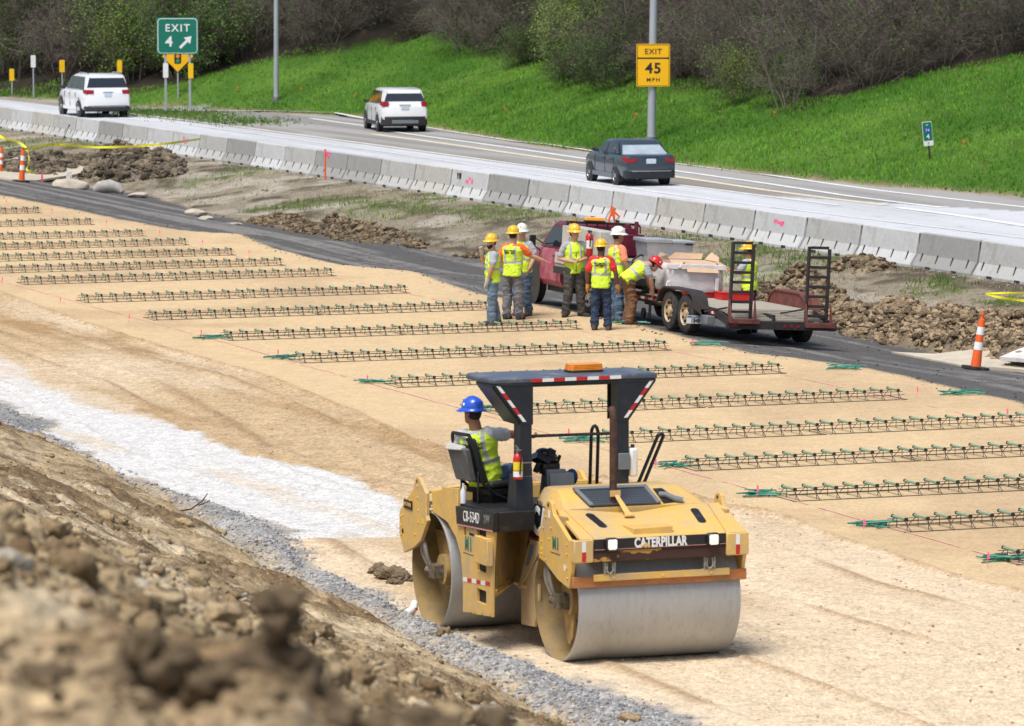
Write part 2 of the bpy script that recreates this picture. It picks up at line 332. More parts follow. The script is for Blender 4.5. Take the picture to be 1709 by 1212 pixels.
# the foot of the thicket on the bank, surveyed on a 0.3 slope
def bankpt(a,b):
    lo,hi=100.,260.
    for _ in range(50):
        t=(lo+hi)/2; p=px(a,b); d=(p-Vector((0,0,CH))); d=d/d.y; q=Vector((0,0,CH))+d*t
        u,v=uv(q.x,q.y); zz=.30*max(0,v-float(L_asph(u))-.1)
        if q.z>zz: lo=t
        else: hi=t
    return q
_W=[bankpt(a,b) for a,b in [(-200,150),(0,160),(180,162),(260,150),(330,128),(400,110),(480,98),(560,85),(640,70),(720,58),(780,78),(840,98),(900,112),(1000,140),(1120,152),(1250,150),(1300,185),(1360,180),(1420,160),(1550,130),(1709,100),(1900,60),(2200,20)]]
_A=np.array([uv(p.x,p.y) for p in _W]); _A=_A[np.argsort(_A[:,0])]
L_wood=lambda u: np.interp(u,_A[:,0],_A[:,1])
def tz(x,y): return float(terrain(np.array([x]),np.array([y]))[0])
def ground_mat():
    m=bpy.data.materials.new('site_ground'); m.use_nodes=True; N=m.node_tree.nodes; L=m.node_tree.links; b=N['Principled BSDF']; b.inputs['Roughness'].default_value=.95
    b.inputs['Specular IOR Level'].default_value=.15
    a=N.new('ShaderNodeAttribute'); a.attribute_name='Col'; g=N.new('ShaderNodeAttribute'); g.attribute_name='grit'
    geo=N.new('ShaderNodeNewGeometry')
    def noise(sc,det,ro=.6):
        n=N.new('ShaderNodeTexNoise'); n.inputs['Scale'].default_value=sc; n.inputs['Detail'].default_value=det; n.inputs['Roughness'].default_value=ro; L.new(geo.outputs['Position'],n.inputs['Vector']); return n.outputs['Fac']
    def mth(op,x,y=None):
        n=N.new('ShaderNodeMath'); n.operation=op
        for i,q in enumerate((x,y)):
            if q is None: continue
            if isinstance(q,(int,float)): n.inputs[i].default_value=q
            else: L.new(q,n.inputs[i])
        return n.outputs[0]
    n1=noise(21,4,.75); n2=noise(70,2,.7); n0=noise(2.2,5,.65); n5=noise(6.5,5,.7)
    vo=N.new('ShaderNodeTexVoronoi'); vo.inputs['Scale'].default_value=26; L.new(geo.outputs['Position'],vo.inputs['Vector'])
    sep=N.new('ShaderNodeSeparateColor'); L.new(vo.outputs['Color'],sep.inputs[0])
    s=mth('ADD',mth('MULTIPLY',mth('SUBTRACT',n1,.5),1.5),mth('MULTIPLY',mth('SUBTRACT',n2,.5),1.6))
    s=mth('ADD',s,mth('MULTIPLY',mth('SUBTRACT',sep.outputs[0],.5),.55))
    s=mth('ADD',s,mth('ADD',mth('MULTIPLY',mth('SUBTRACT',n0,.5),.95),mth('MULTIPLY',mth('SUBTRACT',n5,.5),1.1)))
    f=mth('ADD',1.0,mth('MULTIPLY',s,mth('ADD',mth('MULTIPLY',g.outputs['Fac'],.85),.12)))
    f=mth('MAXIMUM',f,.12)
    vm=N.new('ShaderNodeVectorMath'); vm.operation='SCALE'; L.new(a.outputs['Color'],vm.inputs[0]); L.new(f,vm.inputs['Scale']); L.new(vm.outputs[0],b.inputs['Base Color'])
    hgt=mth('ADD',mth('MULTIPLY',n1,.026),mth('ADD',mth('MULTIPLY',n2,.008),mth('MULTIPLY',vo.outputs['Distance'],-.014)))
    bp=N.new('ShaderNodeBump'); bp.inputs['Distance'].default_value=1.0; L.new(hgt,bp.inputs['Height']); L.new(mth('ADD',mth('MULTIPLY',g.outputs['Fac'],.75),.05),bp.inputs['Strength'])
    L.new(bp.outputs[0],b.inputs['Normal']); return m
MT['ground']=ground_mat()
def build_terrain():
    near=np.concatenate([np.arange(4,7,.15),np.arange(7,16,.035),np.arange(16,33,.05)])
    q=np.arange(1/130.,1/33.,1/(4606*CH)*1.25); mid=np.sort(1/q); far=np.arange(130,262,.42)
    D=np.concatenate([near,mid[mid>33],far]); nc=720
    s=np.linspace(-1,1,nc); half=.145*D+2.5
    X=s[None,:]*half[:,None]; Y=np.repeat(D[:,None],nc,1)
    Z,col,grit,ids=terrain(X,Y,True)
    nr=len(D); print('terrain verts',nr*nc)
    fi=ids[:-1,:-1]
    # vertex normals for seamless joins
    P=np.stack([X,Y,Z],-1); dx=np.zeros_like(P);dy=np.zeros_like(P)
    dx[:,1:-1]=P[:,2:]-P[:,:-2];dx[:,0]=P[:,1]-P[:,0];dx[:,-1]=P[:,-1]-P[:,-2]
    dy[1:-1]=P[2:]-P[:-2];dy[0]=P[1]-P[0];dy[-1]=P[-1]-P[-2]
    NN=np.cross(dx,dy); NN/=np.linalg.norm(NN,axis=-1,keepdims=True)
    idx=np.arange(nr*nc).reshape(nr,nc); F=np.stack([idx[:-1,:-1],idx[:-1,1:],idx[1:,1:],idx[1:,:-1]],-1)
    names={0:'ground',1:'sand_bed',2:'gravel_lane',3:'gravel_windrow',4:'haul_road',5:'road_verge',6:'highway',7:'grass_bank',8:'dirt_slope'}
    for k,nm in names.items():
        f=F[fi==k].reshape(-1,4)
        if len(f)==0: continue
        us,inv=np.unique(f,return_inverse=True); inv=inv.reshape(-1,4)
        me=bpy.data.meshes.new(nm); me.vertices.add(len(us)); me.vertices.foreach_set('co',P.reshape(-1,3)[us].ravel())
        me.loops.add(inv.size); me.loops.foreach_set('vertex_index',inv.ravel().astype(np.int32))
        me.polygons.add(len(inv)); me.polygons.foreach_set('loop_start',np.arange(0,inv.size,4,dtype=np.int32)); me.polygons.foreach_set('use_smooth',np.ones(len(inv),bool))
        me.update(calc_edges=True)
        ca=me.attributes.new('Col','FLOAT_COLOR','POINT'); cc=np.ones((len(us),4)); cc[:,:3]=col.reshape(-1,3)[us]; ca.data.foreach_set('color',cc.ravel())
        ga=me.attributes.new('grit','FLOAT','POINT'); ga.data.foreach_set('value',grit.ravel()[us])
        me.normals_split_custom_set_from_vertices(NN.reshape(-1,3)[us].tolist())
        me.materials.append(MT['ground']); o=bpy.data.objects.new(nm,me); SC.collection.objects.link(o); tag(o,kind='structure')
build_terrain()
# the wide land around the surveyed strip
def outer():
    b=MB(); S=1500; b.box((-S,-200,-2.2),(S,S,-1.2)); o=b.build('far_ground',mat('far_soil',(.20,.17,.11),.95,var=.3,scale=.2)); tag(o,kind='structure')
outer()
# ================================================ ROAD ROLLER  (local: x right, y towards its rear, z up)
def tape(par,p0,p1,w,n,nrm,first=0):
    "alternating red/white reflective tape strip lying on a face; w = width vector"
    mb=MB()
    p0,p1,w,nrm=Vector(p0),Vector(p1),Vector(w),Vector(nrm)
    for i in range(n):
        a=p0.lerp(p1,i/n);b=p0.lerp(p1,(i+1)/n)
        mb.hexa([a,b,b+w,a+w,a+nrm,b+nrm,b+w+nrm,a+w+nrm],(i+first)%2)
    return mb.build('reflective_tape',[MT['red'],MT['decal']],par)
def roller():
    Y,K,NB=MT['yellow'],MT['black'],MT['navy']
    root=empty('road_roller',(1.325,48.33,-.012),R(21),'yellow tandem drum roller with dark canopy compacting the gravel in the foreground','road roller')
    P=lambda m,n,ma,par=root,bev=.006,**k: m.build(n,ma,par,bevel=bev,**k)
    def drum(cx,cy,nm):
        r=.65;h=.92
        d=MB().lathe([(-h,r),(-h,r-.022),(-h+.45,r-.03),(-h+.45,.10),(h-.45,.10),(h-.45,r-.03),(h,r-.022),(h,r)],(cx,cy,r),'x',72)
        b=MB()
        o=MB().lathe([(-h,r-.004),(-h+.012,r),(-h+.014,r)],(cx,cy,r),'x',96)
        sh=MB().lathe([(-h,r-.02),(-h+.006,r-.003),(-h+.02,r),(h-.02,r),(h-.006,r-.003),(h,r-.02)],(cx,cy,r),'x',96)
        dr=sh.build(nm,MT['drum'],root,sharp=50)
        MB().lathe([(-h,r-.0195),(-h+.30,r-.035),(-h+.32,.16),(-h+.32,.02)],(cx,cy,r),'x',72).build('drum_wall',MT['drumin'],dr,sharp=50,fixn=False)
        inn=MB(); inn.lathe([(h,r-.0195),(h-.30,r-.035),(h-.32,.16),(h-.32,.02)],(cx,cy,r),'x',72); inn.build('drum_wall',MT['drumin'],dr,sharp=50,fixn=False)
        hb=MB()
        for s in (-1,):
            x0=cx+s*(h-.32); hb.cyl((x0,cy,r),(x0+s*.10,cy,r),.26,32); hb.cyl((x0+s*.10,cy,r),(x0+s*.20,cy,r),.17,24)
            for k in range(12):
                a=k*PI/6; yy,zz=cy+.215*math.cos(a),r+.215*math.sin(a); hb.cyl((x0+s*.10,yy,zz),(x0+s*.125,yy,zz),.017,6)
        hb.build('drum_hub',MT['dirtyyellow'],dr)
        mo=MB(); x0=cx-(h-.20); mo.cyl((x0,cy+.02,r-.02),(x0-.14,cy+.02,r-.02),.095,16); mo.box((x0-.20,cy-.07,r-.10),(x0-.05,cy+.10,r+.06)); mo.cyl((x0-.08,cy+.05,r-.04),(x0-.20,cy+.18,r-.02),.045,10)
        mo.build('drive_motor',mat('greasy_motor',(.16,.13,.09),.6,.3,var=.5,scale=20),root,bevel=.008)
        for k,(dy,dz) in enumerate(((.16,.02),(.09,.06),(.02,.0))):
            ho=MB(); pts=[]
            for i in range(9):
                t=i/8; pts.append((x0-.16-.05*math.sin(t*PI),cy+.05+dy*1.0+t*(.12+.05*k)+.03*math.sin(t*5+k),r+dz+t*.42))
            ho.tube(pts,.021,8).build('hose',mat('dusty_hose',(.22,.19,.15),.75,var=.3) if k==0 and cy<1 else MT.get('hose') or MT['greybox'],root)
        return dr
    MT['hose']=mat('dusty_hose_b',(.20,.175,.14),.75,var=.3)
    drum(0,0,'front_drum'); drum(-.44,2.63,'rear_drum')
    # drum support arms inside the open ends
    for cx,cy,s in ((0,0,-1),(0,0,1),(-.44,2.63,-1),(-.44,2.63,1)):
        a=MB(); x=cx+s*.70
        if cy>1: a.prism([(cy-.42,1.08),(cy-.30,.75),(cy-.17,.60),(cy-.12,.50),(cy+.02,.42),(cy+.14,.52),(cy+.3,.80),(cy+.45,1.05)],'x',x-.02,x+.02)
        else: a.prism([(cy-.14,1.12),(cy-.17,.62),(cy-.10,.48),(cy+.02,.42),(cy+.12,.48),(cy+.2,.66),(cy+.3,1.12)],'x',x-.02,x+.02); a.prism([(cy-.10,.52),(cy-.06,.25),(cy+.02,.16),(cy+.08,.17),(cy+.16,.36),(cy+.20,.60)],'x',x-.06,x-.022)
        P(a,'drum_support',MT['dirtyyellow'])
    # ---- front module
    sp=[(.128,1.611),(.11,1.66),(.06,1.70),(-.02,1.705),(-.065,1.68),(-.085,1.62),(-.113,1.569),(-.54,1.365),(-.64,1.345),(-.64,1.11),(-.60,.98),(-.567,.874),(-.543,.845),(-.234,.901),(.126,1.032),(.306,1.063),(.297,1.297)]
    for s,nm in ((-1,'side_plate'),(1,'side_plate')):
        m=MB(); x0,x1=(-1.0,-.955) if s<0 else (.935,.98); m.prism(sp,'x',x0,x1)
        b=m; xx=x0 if s<0 else x1
        for y,z in ((.10,1.52),(.17,1.40),(.22,1.25),(.22,1.12),(.10,1.07),(-.50,1.30),(-.50,1.20),(-.50,1.05),(-.52,.95),(-.06,1.42),(.0,1.30)): b.cyl((xx-.012*(1 if s<0 else -1),y,z),(xx,y,z),.014,6)
        o=P(m,nm,Y)
        g=MB(); g.cyl((x0-.003,.03,1.655),(x1+.003,.03,1.655),.022,14); g.build('lug_hole',MT['black'],o)
        if s<0:
            MB().box((-1.004,-.02,1.52),(-1.0,.03,1.60)).build('label',MT['decal'],o); MB().box((-1.004,-.46,1.02),(-1.0,-.42,1.08)).build('label',MT['decal'],o)
            q=MB(); q.box((-1.004,.20,1.155),(-1.0,.26,1.185)); q.build('label',MT['yellabel'],o)
            text('fleet_mark','M I',MT['green_decal'],o,frame((-1.003,-.18,1.27),(0,-1,0),(0,0,1)),.17,sx=.75,bold=.008)
            q=MB(); q.box((-1.003,-.31,1.165),(-1.0,-.04,1.172)); q.add([(-1.004,-.175,1.28),(-1.004,-.195,1.25),(-1.004,-.175,1.22),(-1.004,-.155,1.25)],[(0,1,2,3)]); q.build('decal_rule',MT['blackdecal'],o)
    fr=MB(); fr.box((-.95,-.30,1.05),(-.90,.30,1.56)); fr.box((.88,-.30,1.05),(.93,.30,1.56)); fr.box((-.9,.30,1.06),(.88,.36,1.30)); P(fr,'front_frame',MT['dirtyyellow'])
    # corner boxes with reflective tape
    for x0,x1 in ((-1.022,-.803),(.699,.955)):
        m=MB(); m.box((x0,-.76,1.135),(x1,-.645,1.375)); o=P(m,'corner_box',Y,bev=.014)
        g=MB(); g.box((x0+.03,-.74,1.374),(x1-.03,-.66,1.377)); g.build('box_opening',MT['black'],o)
        xc=(x0+x1)/2+.0; tape(o,(xc-.022,-.764,1.145),(xc-.022,-.764,1.355),(.044,0,0),2,(0,.004,0))
    # sloping front hood made of a centre sheet and two side sheets
    def slope(x0,x1,xb0,xb1,dip=0):
        m=MB(); n=8; A=[];B=[]
        rows=[(-.732,1.345),(-.742,1.372),(-.725,1.392),(-.40,1.492),(-.04,1.603),(-.02,1.603)]
        rings=[]
        for j,(y,z) in enumerate(rows):
            t=(y+.745)/.725; xa=x0+(xb0-x0)*t; xb=x1+(xb1-x1)*t
            d=[0]*(n+1)
            if dip and j>=4: d=[.065*max(0,1-abs((i/n)-.44)*2.6) for i in range(n+1)]
            rings.append([(xa+(xb-xa)*i/n,y-d[i]*1.2,z-d[i]*.9) for i in range(n+1)])
        top=[p for r_ in rings for p in r_]; bot=[(p[0],p[1]+.004,p[2]-.03) for p in top]
        N=n+1;K_=len(rings);fs=[];L=K_*N
        for i in range(K_-1):
            for j in range(n):
                fs.append((i*N+j,i*N+j+1,(i+1)*N+j+1,(i+1)*N+j)); fs.append((L+i*N+j,L+(i+1)*N+j,L+(i+1)*N+j+1,L+i*N+j+1))
            fs.append((i*N,(i+1)*N,L+(i+1)*N,L+i*N)); fs.append((i*N+n,L+i*N+n,L+(i+1)*N+n,(i+1)*N+n))
        for j in range(n): fs.append((j,L+j,L+j+1,j+1)); e=(K_-1)*N; fs.append((e+j,e+j+1,L+e+j+1,L+e+j))
        m.add(top+bot,fs); return m
    h=slope(-.796,.692,-.846,.786,1).build('front_hood',Y,root,sharp=25)
    slope(-.95,-.803,-.93,-.853).build('hood_side_panel',Y,root,sharp=25); slope(.699,.93,.793,.92).build('hood_side_panel',Y,root,sharp=25)
    for xs in (-.60,.56):
        b=MB(); pts=[]
        for k in range(16):
            a=2*PI*k/16; lx=math.cos(a)*.048; ly=math.sin(a)*.048+(.13 if math.sin(a)>0 else -.13)
            y=-.33+ly; pts.append((xs+lx-(ly*.12 if xs<0 else -ly*.12),y,1.392+(y+.725)*.3085+.004))
        b.add(pts+[(p[0],p[1],p[2]-.02) for p in pts],[tuple(range(16))]+[(i,(i+1)%16,16+(i+1)%16,16+i) for i in range(16)])
        b.build('hood_slot',MT['black'],h)
    m=MB(); m.hexa([(-.33,-.70,1.395),(.11,-.70,1.40),(.11,-.52,1.45),(-.36,-.50,1.455),(-.33,-.70,1.465),(.11,-.70,1.47),(.11,-.50,1.475),(-.38,-.49,1.478)]); P(m,'hood_lid',Y)
    # engine hood
    def sec(y,zs,zt,xl=-.87,xr=.85,tl=-.74,tr=.60): return [(xl,y,1.06),(xl,y,zs-.03),(xl+.02,y,zs),(tl-.02,y,zt-.012),(tl+.03,y,zt),(tr-.03,y,zt),(tr+.02,y,zt-.012),(xr-.02,y,zs),(xr,y,zs-.03),(xr,y,1.06)]
    m=MB(); m.loft([sec(-.03,1.572,1.606,tl=-.80,tr=.76),sec(.0,1.575,1.612,tl=-.8,tr=.75),sec(.27,1.62,1.752,tl=-.76,tr=.62),sec(.35,1.63,1.768,tl=-.75,tr=.60),sec(.72,1.62,1.765,tl=-.75,tr=.57),sec(.80,1.58,1.72,tl=-.75,tr=.55),sec(.82,1.5,1.6)])
    eh=m.build('engine_hood',Y,root,sharp=38)
    # grille lying on the front slope
    g0,g1=Vector((-.55,-.02,1.622)),Vector((.26,-.02,1.618)); g2,g3=Vector((.21,.262,1.768)),Vector((-.63,.262,1.772))
    nrm=(g1-g0).cross(g3-g0).normalized()
    m=MB(); m.hexa([g0,g1,g2,g3]+[q+nrm*.012 for q in (g0,g1,g2,g3)]); gr=m.build('radiator_grille',MT['grille'],root)
    f=MB()
    for a_,b_,c_,d_ in ((g0,g1,g2,g3),):
        w=.045
        def bar(p,q,inw):
            inw=inw.normalized()*w; f.hexa([p,q,q+inw,p+inw]+[t+nrm*.028 for t in (p,q,q+inw,p+inw)])
        bar(g0,g3,g1-g0); bar(g1-(g1-g0).normalized()*.045,g2-(g1-g0).normalized()*.045,g1-g0); bar(g3-(g3-g0).normalized()*.03,g2-(g3-g0).normalized()*.03,(g3-g0)*.6); 
    f.build('grille_frame',MT['greybox'],gr,bevel=.004)
    m=MB(); m.hexa([(.30,-.0,1.617),(.50,.02,1.627),(.38,.24,1.744),(.28,.24,1.744),(.30,-.0,1.625),(.50,.02,1.635),(.38,.24,1.752),(.28,.24,1.752)]); op=m.build('engine_opening',MT['black'],eh)
    MB().tube([(.30,.12,1.70),(.36,.08,1.70),(.44,.03,1.66),(.52,.0,1.64)],.032,10).build('air_hose',MT['greybox'],op)
    m=MB(); m.tube([(-.26,.04,1.56),(-.26,.04,2.56),(-.262,.045,2.60),(-.27,.08,2.645)],[.040,.040,.041,.042],16); ex=m.build('exhaust_pipe',MT['rust'],root)
    MB().lathe([(0,.036),(.004,.001)],(-.27,.083,2.647),'z',12).build('pipe_mouth',MT['black'],ex)
    m=MB(); m.box((-.315,-.015,1.715),(-.195,.0,1.78)); m.hexa([(-.27,-.035,1.72),(-.22,-.035,1.72),(-.17,-.26,1.545),(-.24,-.26,1.545),(-.27,-.015,1.735),(-.22,-.015,1.735),(-.17,-.24,1.562),(-.24,-.24,1.562)]); m.box((-.26,-.30,1.535),(-.15,-.24,1.552)); P(m,'pipe_bracket',Y)
    # nose panel, lettering, lamps
    m=MB(); m.box((-.795,-.750,1.25),(.695,-.70,1.374)); npn=P(m,'nose_panel',MT['black'])
    text('lettering','CATERPILLAR',MT['decal'],npn,frame((-.048,-.752,1.314),(1,0,0),(0,0,1)),.138,sx=.68,bold=.0055,space=1.04)
    MB().prism([(-.275,1.276),(-.155,1.276),(-.215,1.322)],'y',-.757,-.7545).build('yellow_triangle',MT['yellow'],npn)
    MB().box((-.795,-.753,1.262),(.695,-.7505,1.268)).build('red_pinstripe',mat('pink_line_paint',(.55,.25,.25),.5),npn)
    for x in (-.61,.535):
        m=MB(); m.box((x-.067,-.80,1.25),(x+.067,-.735,1.388)); hl=P(m,'headlight',MT['black'],bev=.02)
        l=MB(); l.prism([(x-.052+.015,1.265),(x+.052-.015,1.265),(x+.052,1.28),(x+.052,1.36),(x+.04,1.372),(x-.04,1.372),(x-.052,1.36),(x-.052,1.28)],'y',-.812,-.799); l.build('lens',MT['lens'],hl,bevel=.008)
    m=MB(); m.box((-.795,-.742,1.235),(.695,-.69,1.2495)); m.box((-.80,-.735,1.135),(.708,-.62,1.2345)); bm_=P(m,'bumper_beam',MT['rustyyellow'])
    # scraper assembly
    m=MB(); m.box((-1.003,-.672,.862),(.967,-.645,.978)); P(m,'scraper_bar',MT['orange'])
    m=MB(); m.box((-.778,-.70,.925),(.764,-.673,.995)); m.box((-.778,-.70,.985),(.764,-.655,.997)); b=m
    for x in (-.56,.0,.55): b.cyl((x,-.715,.955),(x,-.70,.955),.02,8)
    o=P(m,'scraper_holder',Y)
    for x in (-.60,.53):
        m=MB(); m.box((x-.065,-.71,1.0),(x-.045,-.66,1.13)); m.box((x+.045,-.71,1.0),(x+.065,-.66,1.13)); m.tube([(x-.03,-.70,1.12),(x-.035,-.71,1.03),(x,-.71,1.0),(x+.035,-.71,1.03),(x+.03,-.70,1.12)],.012,6); m.box((x-.075,-.70,.99),(x+.075,-.66,1.005)); P(m,'scraper_link',MT['links'],bev=.003)
    # engine side cover with logo
    m=MB(); m.prism([(.05,1.20),(.88,1.20),(.70,1.585),(.05,1.575)],'x',-.895,-.868); sc_=P(m,'engine_side_panel',MT['black'])
    text('lettering','CAT',MT['decal'],sc_,frame((-.899,.44,1.40),(0,-1,0),(0,0,1)),.42,sx=.74,bold=.012)
    MB().prism([(.40,1.26),(.60,1.26),(.50,1.37)],'x',-.905,-.902).build('yellow_triangle',MT['yellow'],sc_)
    MB().box((-.898,.1,1.212),(-.895,.86,1.220)).build('red_pinstripe',MT['red'],sc_)
    m=MB(); m.prism([(.82,1.195),(1.19,.62),(1.12,.61),(.66,1.0),(.5,1.107),(.40,1.195)],'x',-.90,-.86); m.prism([(1.12,.605),(1.12,.23),(.73,.257),(.60,.60),(.66,.98)],'x',-.885,-.85); P(m,'engine_side_guard',MT['paleyellow'])
    MB().prism([(.80,1.14),(.93,.90),(.86,.90),(.72,1.05),(.70,1.14)],'x',-.905,-.9005).build('side_window',MT['greybox'],root)
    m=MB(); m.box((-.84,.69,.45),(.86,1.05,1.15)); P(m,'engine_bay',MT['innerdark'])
    text('fleet_number','RO57',MT['blackdecal'],root,frame((-.876,.60,1.60),(0,-1,.0),(-.0,0,1)),.07,sx=.9)
    # ---- articulation
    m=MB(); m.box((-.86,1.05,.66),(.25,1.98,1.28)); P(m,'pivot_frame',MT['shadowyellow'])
    m=MB(); m.box((-.9,.95,.64),(-.82,1.98,.675)); m.prism([(1.45,.64),(1.98,.64),(1.98,.42),(1.85,.42),(1.45,.60)],'x',-.92,-.88); P(m,'pivot_guard',Y)
    # ---- rear module
    rp=[(2.919,1.649),(2.96,1.64),(3.0,1.60),(3.03,1.56),(3.057,1.494),(3.334,1.321),(3.48,1.225),(3.51,1.18),(3.52,.97),(3.50,.93),(3.365,.751),(3.033,.849),(2.813,.951),(2.60,1.20),(2.64,1.25),(2.64,1.50),(2.80,1.60),(2.85,1.64)]
    for x0,x1 in ((-1.42,-1.375),(.495,.54)):
        m=MB(); m.prism(rp,'x',x0,x1); b=m
        if x0<-1:
            for y,z in ((2.90,1.55),(2.90,1.42),(2.88,1.28),(2.88,1.15),(3.46,1.15),(3.46,1.05),(3.44,.95),(3.40,1.17),(3.0,1.0),(3.15,1.36)): b.cyl((x0-.012,y,z),(x0,y,z),.014,6)
        o=P(m,'rear_side_plate',Y)
        if x0<-1:
            q=MB(); q.box((x0-.012,3.07,1.26),(x0,3.34,1.36)); dn=q.build('name_plate',MT['black'],o,bevel=.004)
            text('lettering','ALTORFER',MT['yellow'],dn,frame((x0-.0135,3.205,1.31),(0,-1,0),(0,0,1)),.058,sx=.78)
            q=MB(); q.box((x0-.003,2.70,1.15),(x0,2.78,1.20)); q.build('label',MT['yellabel'],o)
            q=MB(); q.cyl((x0-.003,3.40,.99),(x0,3.40,.99),.03,12); q.cyl((x0-.003,2.93,1.60),(x0,2.93,1.60),.02,12); q.build('lug_hole',MT['black'],o)
    m=MB(); m.prism([(2.18,1.255),(2.55,1.30),(2.60,1.52),(2.19,1.60)],'x',-1.372,.492); m.box((-1.36,2.62,1.33),(.48,3.42,1.36)); m.box((-1.36,3.42,1.0),(.48,3.50,1.2)); P(m,'rear_frame',Y)
    m=MB(); m.hexa([(-1.36,2.2,1.59),(.48,2.2,1.59),(.48,3.0,1.45),(-1.36,3.0,1.45),(-1.30,2.2,1.63),(.42,2.2,1.63),(.42,2.95,1.50),(-1.30,2.95,1.50)]); P(m,'rear_tank_cover',Y,bev=.02)
    m=MB(); m.prism([(2.92,1.60),(2.96,1.70),(2.90,1.74),(2.84,1.68),(2.80,1.60)],'x',.10,.14); P(m,'lifting_lug',Y)
    # stepped side plate, built round its openings
    X0,X1=-1.40,-1.365; pl=MB()
    pl.prism([(2.185,1.62),(1.69,1.66),(1.69,1.30),(1.50,1.305),(1.50,1.17),(1.43,1.17),(1.43,1.31),(1.10,1.32),(1.10,.366),(1.20,.372),(1.22,.35),(1.25,.365),(1.533,.332),(1.532,.693),(1.60,.95),(1.75,1.12),(2.0,1.25),(2.14,1.275)],'x',X0,X1)
    pl.box((X0,.82,1.005),(X1,1.0998,1.21)); pl.box((X0,.82,.652),(X1,1.0998,.848)); pl.prism([(1.0998,.366),(.96,.378),(.94,.41),(.91,.382),(.82,.39),(.82,.51),(1.0998,.51)],'x',X0,X1)
    pl.prism([(.8198,.39),(.72,.397),(.70,.425),(.68,.40),(.654,.399),(.65,.66),(.63,1.0),(.577,1.335),(.8198,1.33)],'x',X0,X1)
    st=P(pl,'step_side_plate',Y,bev=.004)
    m=MB(); m.box((-1.364,.79,.45),(-1.31,1.14,1.30)); m.box((-1.364,1.40,1.14),(-1.31,1.53,1.30)); P(m,'step_hole_shade',MT['innerdark'],bev=0)  # dark boxes behind the plate holes, painted in place of shade
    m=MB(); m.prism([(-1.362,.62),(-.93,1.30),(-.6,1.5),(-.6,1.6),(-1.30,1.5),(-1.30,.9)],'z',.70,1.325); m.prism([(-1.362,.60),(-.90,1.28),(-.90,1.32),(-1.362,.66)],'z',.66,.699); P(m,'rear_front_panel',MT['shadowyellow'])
    tape(st,(-1.403,1.525,.67),(-1.403,.70,.725),(0,0,.045),6,(.003,0,0),1)
    text('fleet_mark','M I',MT['green_decal'],st,frame((-1.402,1.36,1.09),(0,-1,0),(0,0,1)),.20,sx=.75,bold=.009)
    MB().box((-1.403,1.20,.985),(-1.40,1.51,.991)).build('decal_rule',MT['blackdecal'],st)
    m=MB(); m.box((-1.47,.60,.95),(-1.402,1.00,1.225)); 
    for k in range(7): m.box((-1.475,.62+k*.055,1.225),(-1.402,.645+k*.055,1.24))
    P(m,'step_box',Y,bev=.012)
    # black console with model lettering, platform
    m=MB(); m.prism([(1.70,1.47),(.53,1.535),(.545,1.32),(1.66,1.262)],'x',-1.425,-1.36); m.prism([(.53,1.535),(.96,1.525),(.96,1.33),(.6,1.32),(.545,1.32)],'x',-1.36,-.95); m.prism([(.96,1.525),(1.9,1.50),(1.9,1.44),(.96,1.33)],'x',-1.36,.46); cs=P(m,'platform',MT['black'],bev=.01)
    mm=frame((-1.428,1.20,1.40),(0,-1,.055),(0,0,1)); text('lettering','CB-534D',MT['decal'],cs,mm,.165,sx=.70,bold=.0,space=1.14)
    text('lettering','XW',MT['greybox'],cs,frame((-1.428,.73,1.43),(0,-1,.055),(0,0,1)),.14,sx=.7,bold=.002)
    text('lettering','VIBRATORY',MT['blackdecal'],st,frame((-1.402,1.25,1.21),(0,-1,0),(0,0,1)),.04,sx=.7)
    MB().hexa([(-1.428,1.665,1.268),(-1.428,.548,1.325),(-1.426,.548,1.325),(-1.426,1.665,1.268),(-1.428,1.668,1.282),(-1.428,.547,1.339),(-1.426,.547,1.339),(-1.426,1.668,1.282)]).build('pink_pinstripe',mat('pale_red_stripe',(.60,.30,.30),.5),cs)
    # ---- canopy
    m=MB(); m.prism([(-1.44,.98),(-1.40,.62),(.49,.62),(.495,1.22),(.44,1.34),(-1.38,1.38),(-1.45,1.30)],'z',2.885,2.945); rf=P(m,'canopy_roof',MT['navytop'],bev=.018)
    m=MB(); m.box((-1.34,.625,2.86),(.44,.72,2.884)); m.box((-.945,.63,2.84),(-.05,.70,2.8595)); P(m,'canopy_beam',NB)
    for s in (-1,1):
        c=-.455; X=lambda d:c+s*d
        m=MB(); pl_=[(X(.93),2.884),(X(.93),2.86),(X(.60),2.44),(X(.48),2.44),(X(.48),2.884)]
        m.prism(pl_,'y',.632,.66); m.prism([(X(.93),2.884),(X(.94),2.85),(X(.62),2.43),(X(.585),2.455),(X(.90),2.866)],'y',.66,1.15 if s<0 else .95)
        m.prism(pl_,'y',1.05 if s<0 else .9,1.07 if s<0 else .92); P(m,'canopy_gusset',NB)
        m=MB(); x0,x1=sorted((X(.49),X(.625))); m.box((x0,.64,1.50),(x1,.84,2.883)); 
        if s<0: m.prism([(.60,1.50),(.62,1.85),(.64,1.90),(.84,1.90),(.92,1.50)],'x',x0-.05,x1+.004)
        P(m,'canopy_post',NB,bev=.012)
        a=(X(.90),.629,2.865);b=(X(.60),.629,2.475); tape(root,a,b,(-s*.04,0,0.0),5,(0,.003,0),1)
        for z in (1.88,2.03):
            if s<0: MB().box((x0-.002,.636,z),(x1+.002,.64,z+.012)).build('post_band',MT['steel'],root)
    tape(rf,(-.965,.615,2.893),(.065,.615,2.898),(0,0,.036),8,(0,.004,0))
    m=MB(); m.prism([(-.40,.98),(-.36,.93),(-.02,.93),(.01,.98),(.01,1.10),(-.03,1.15),(-.37,1.15),(-.40,1.10)],'z',2.946,2.965); bc=P(m,'beacon_light',MT['black'])
    m=MB()
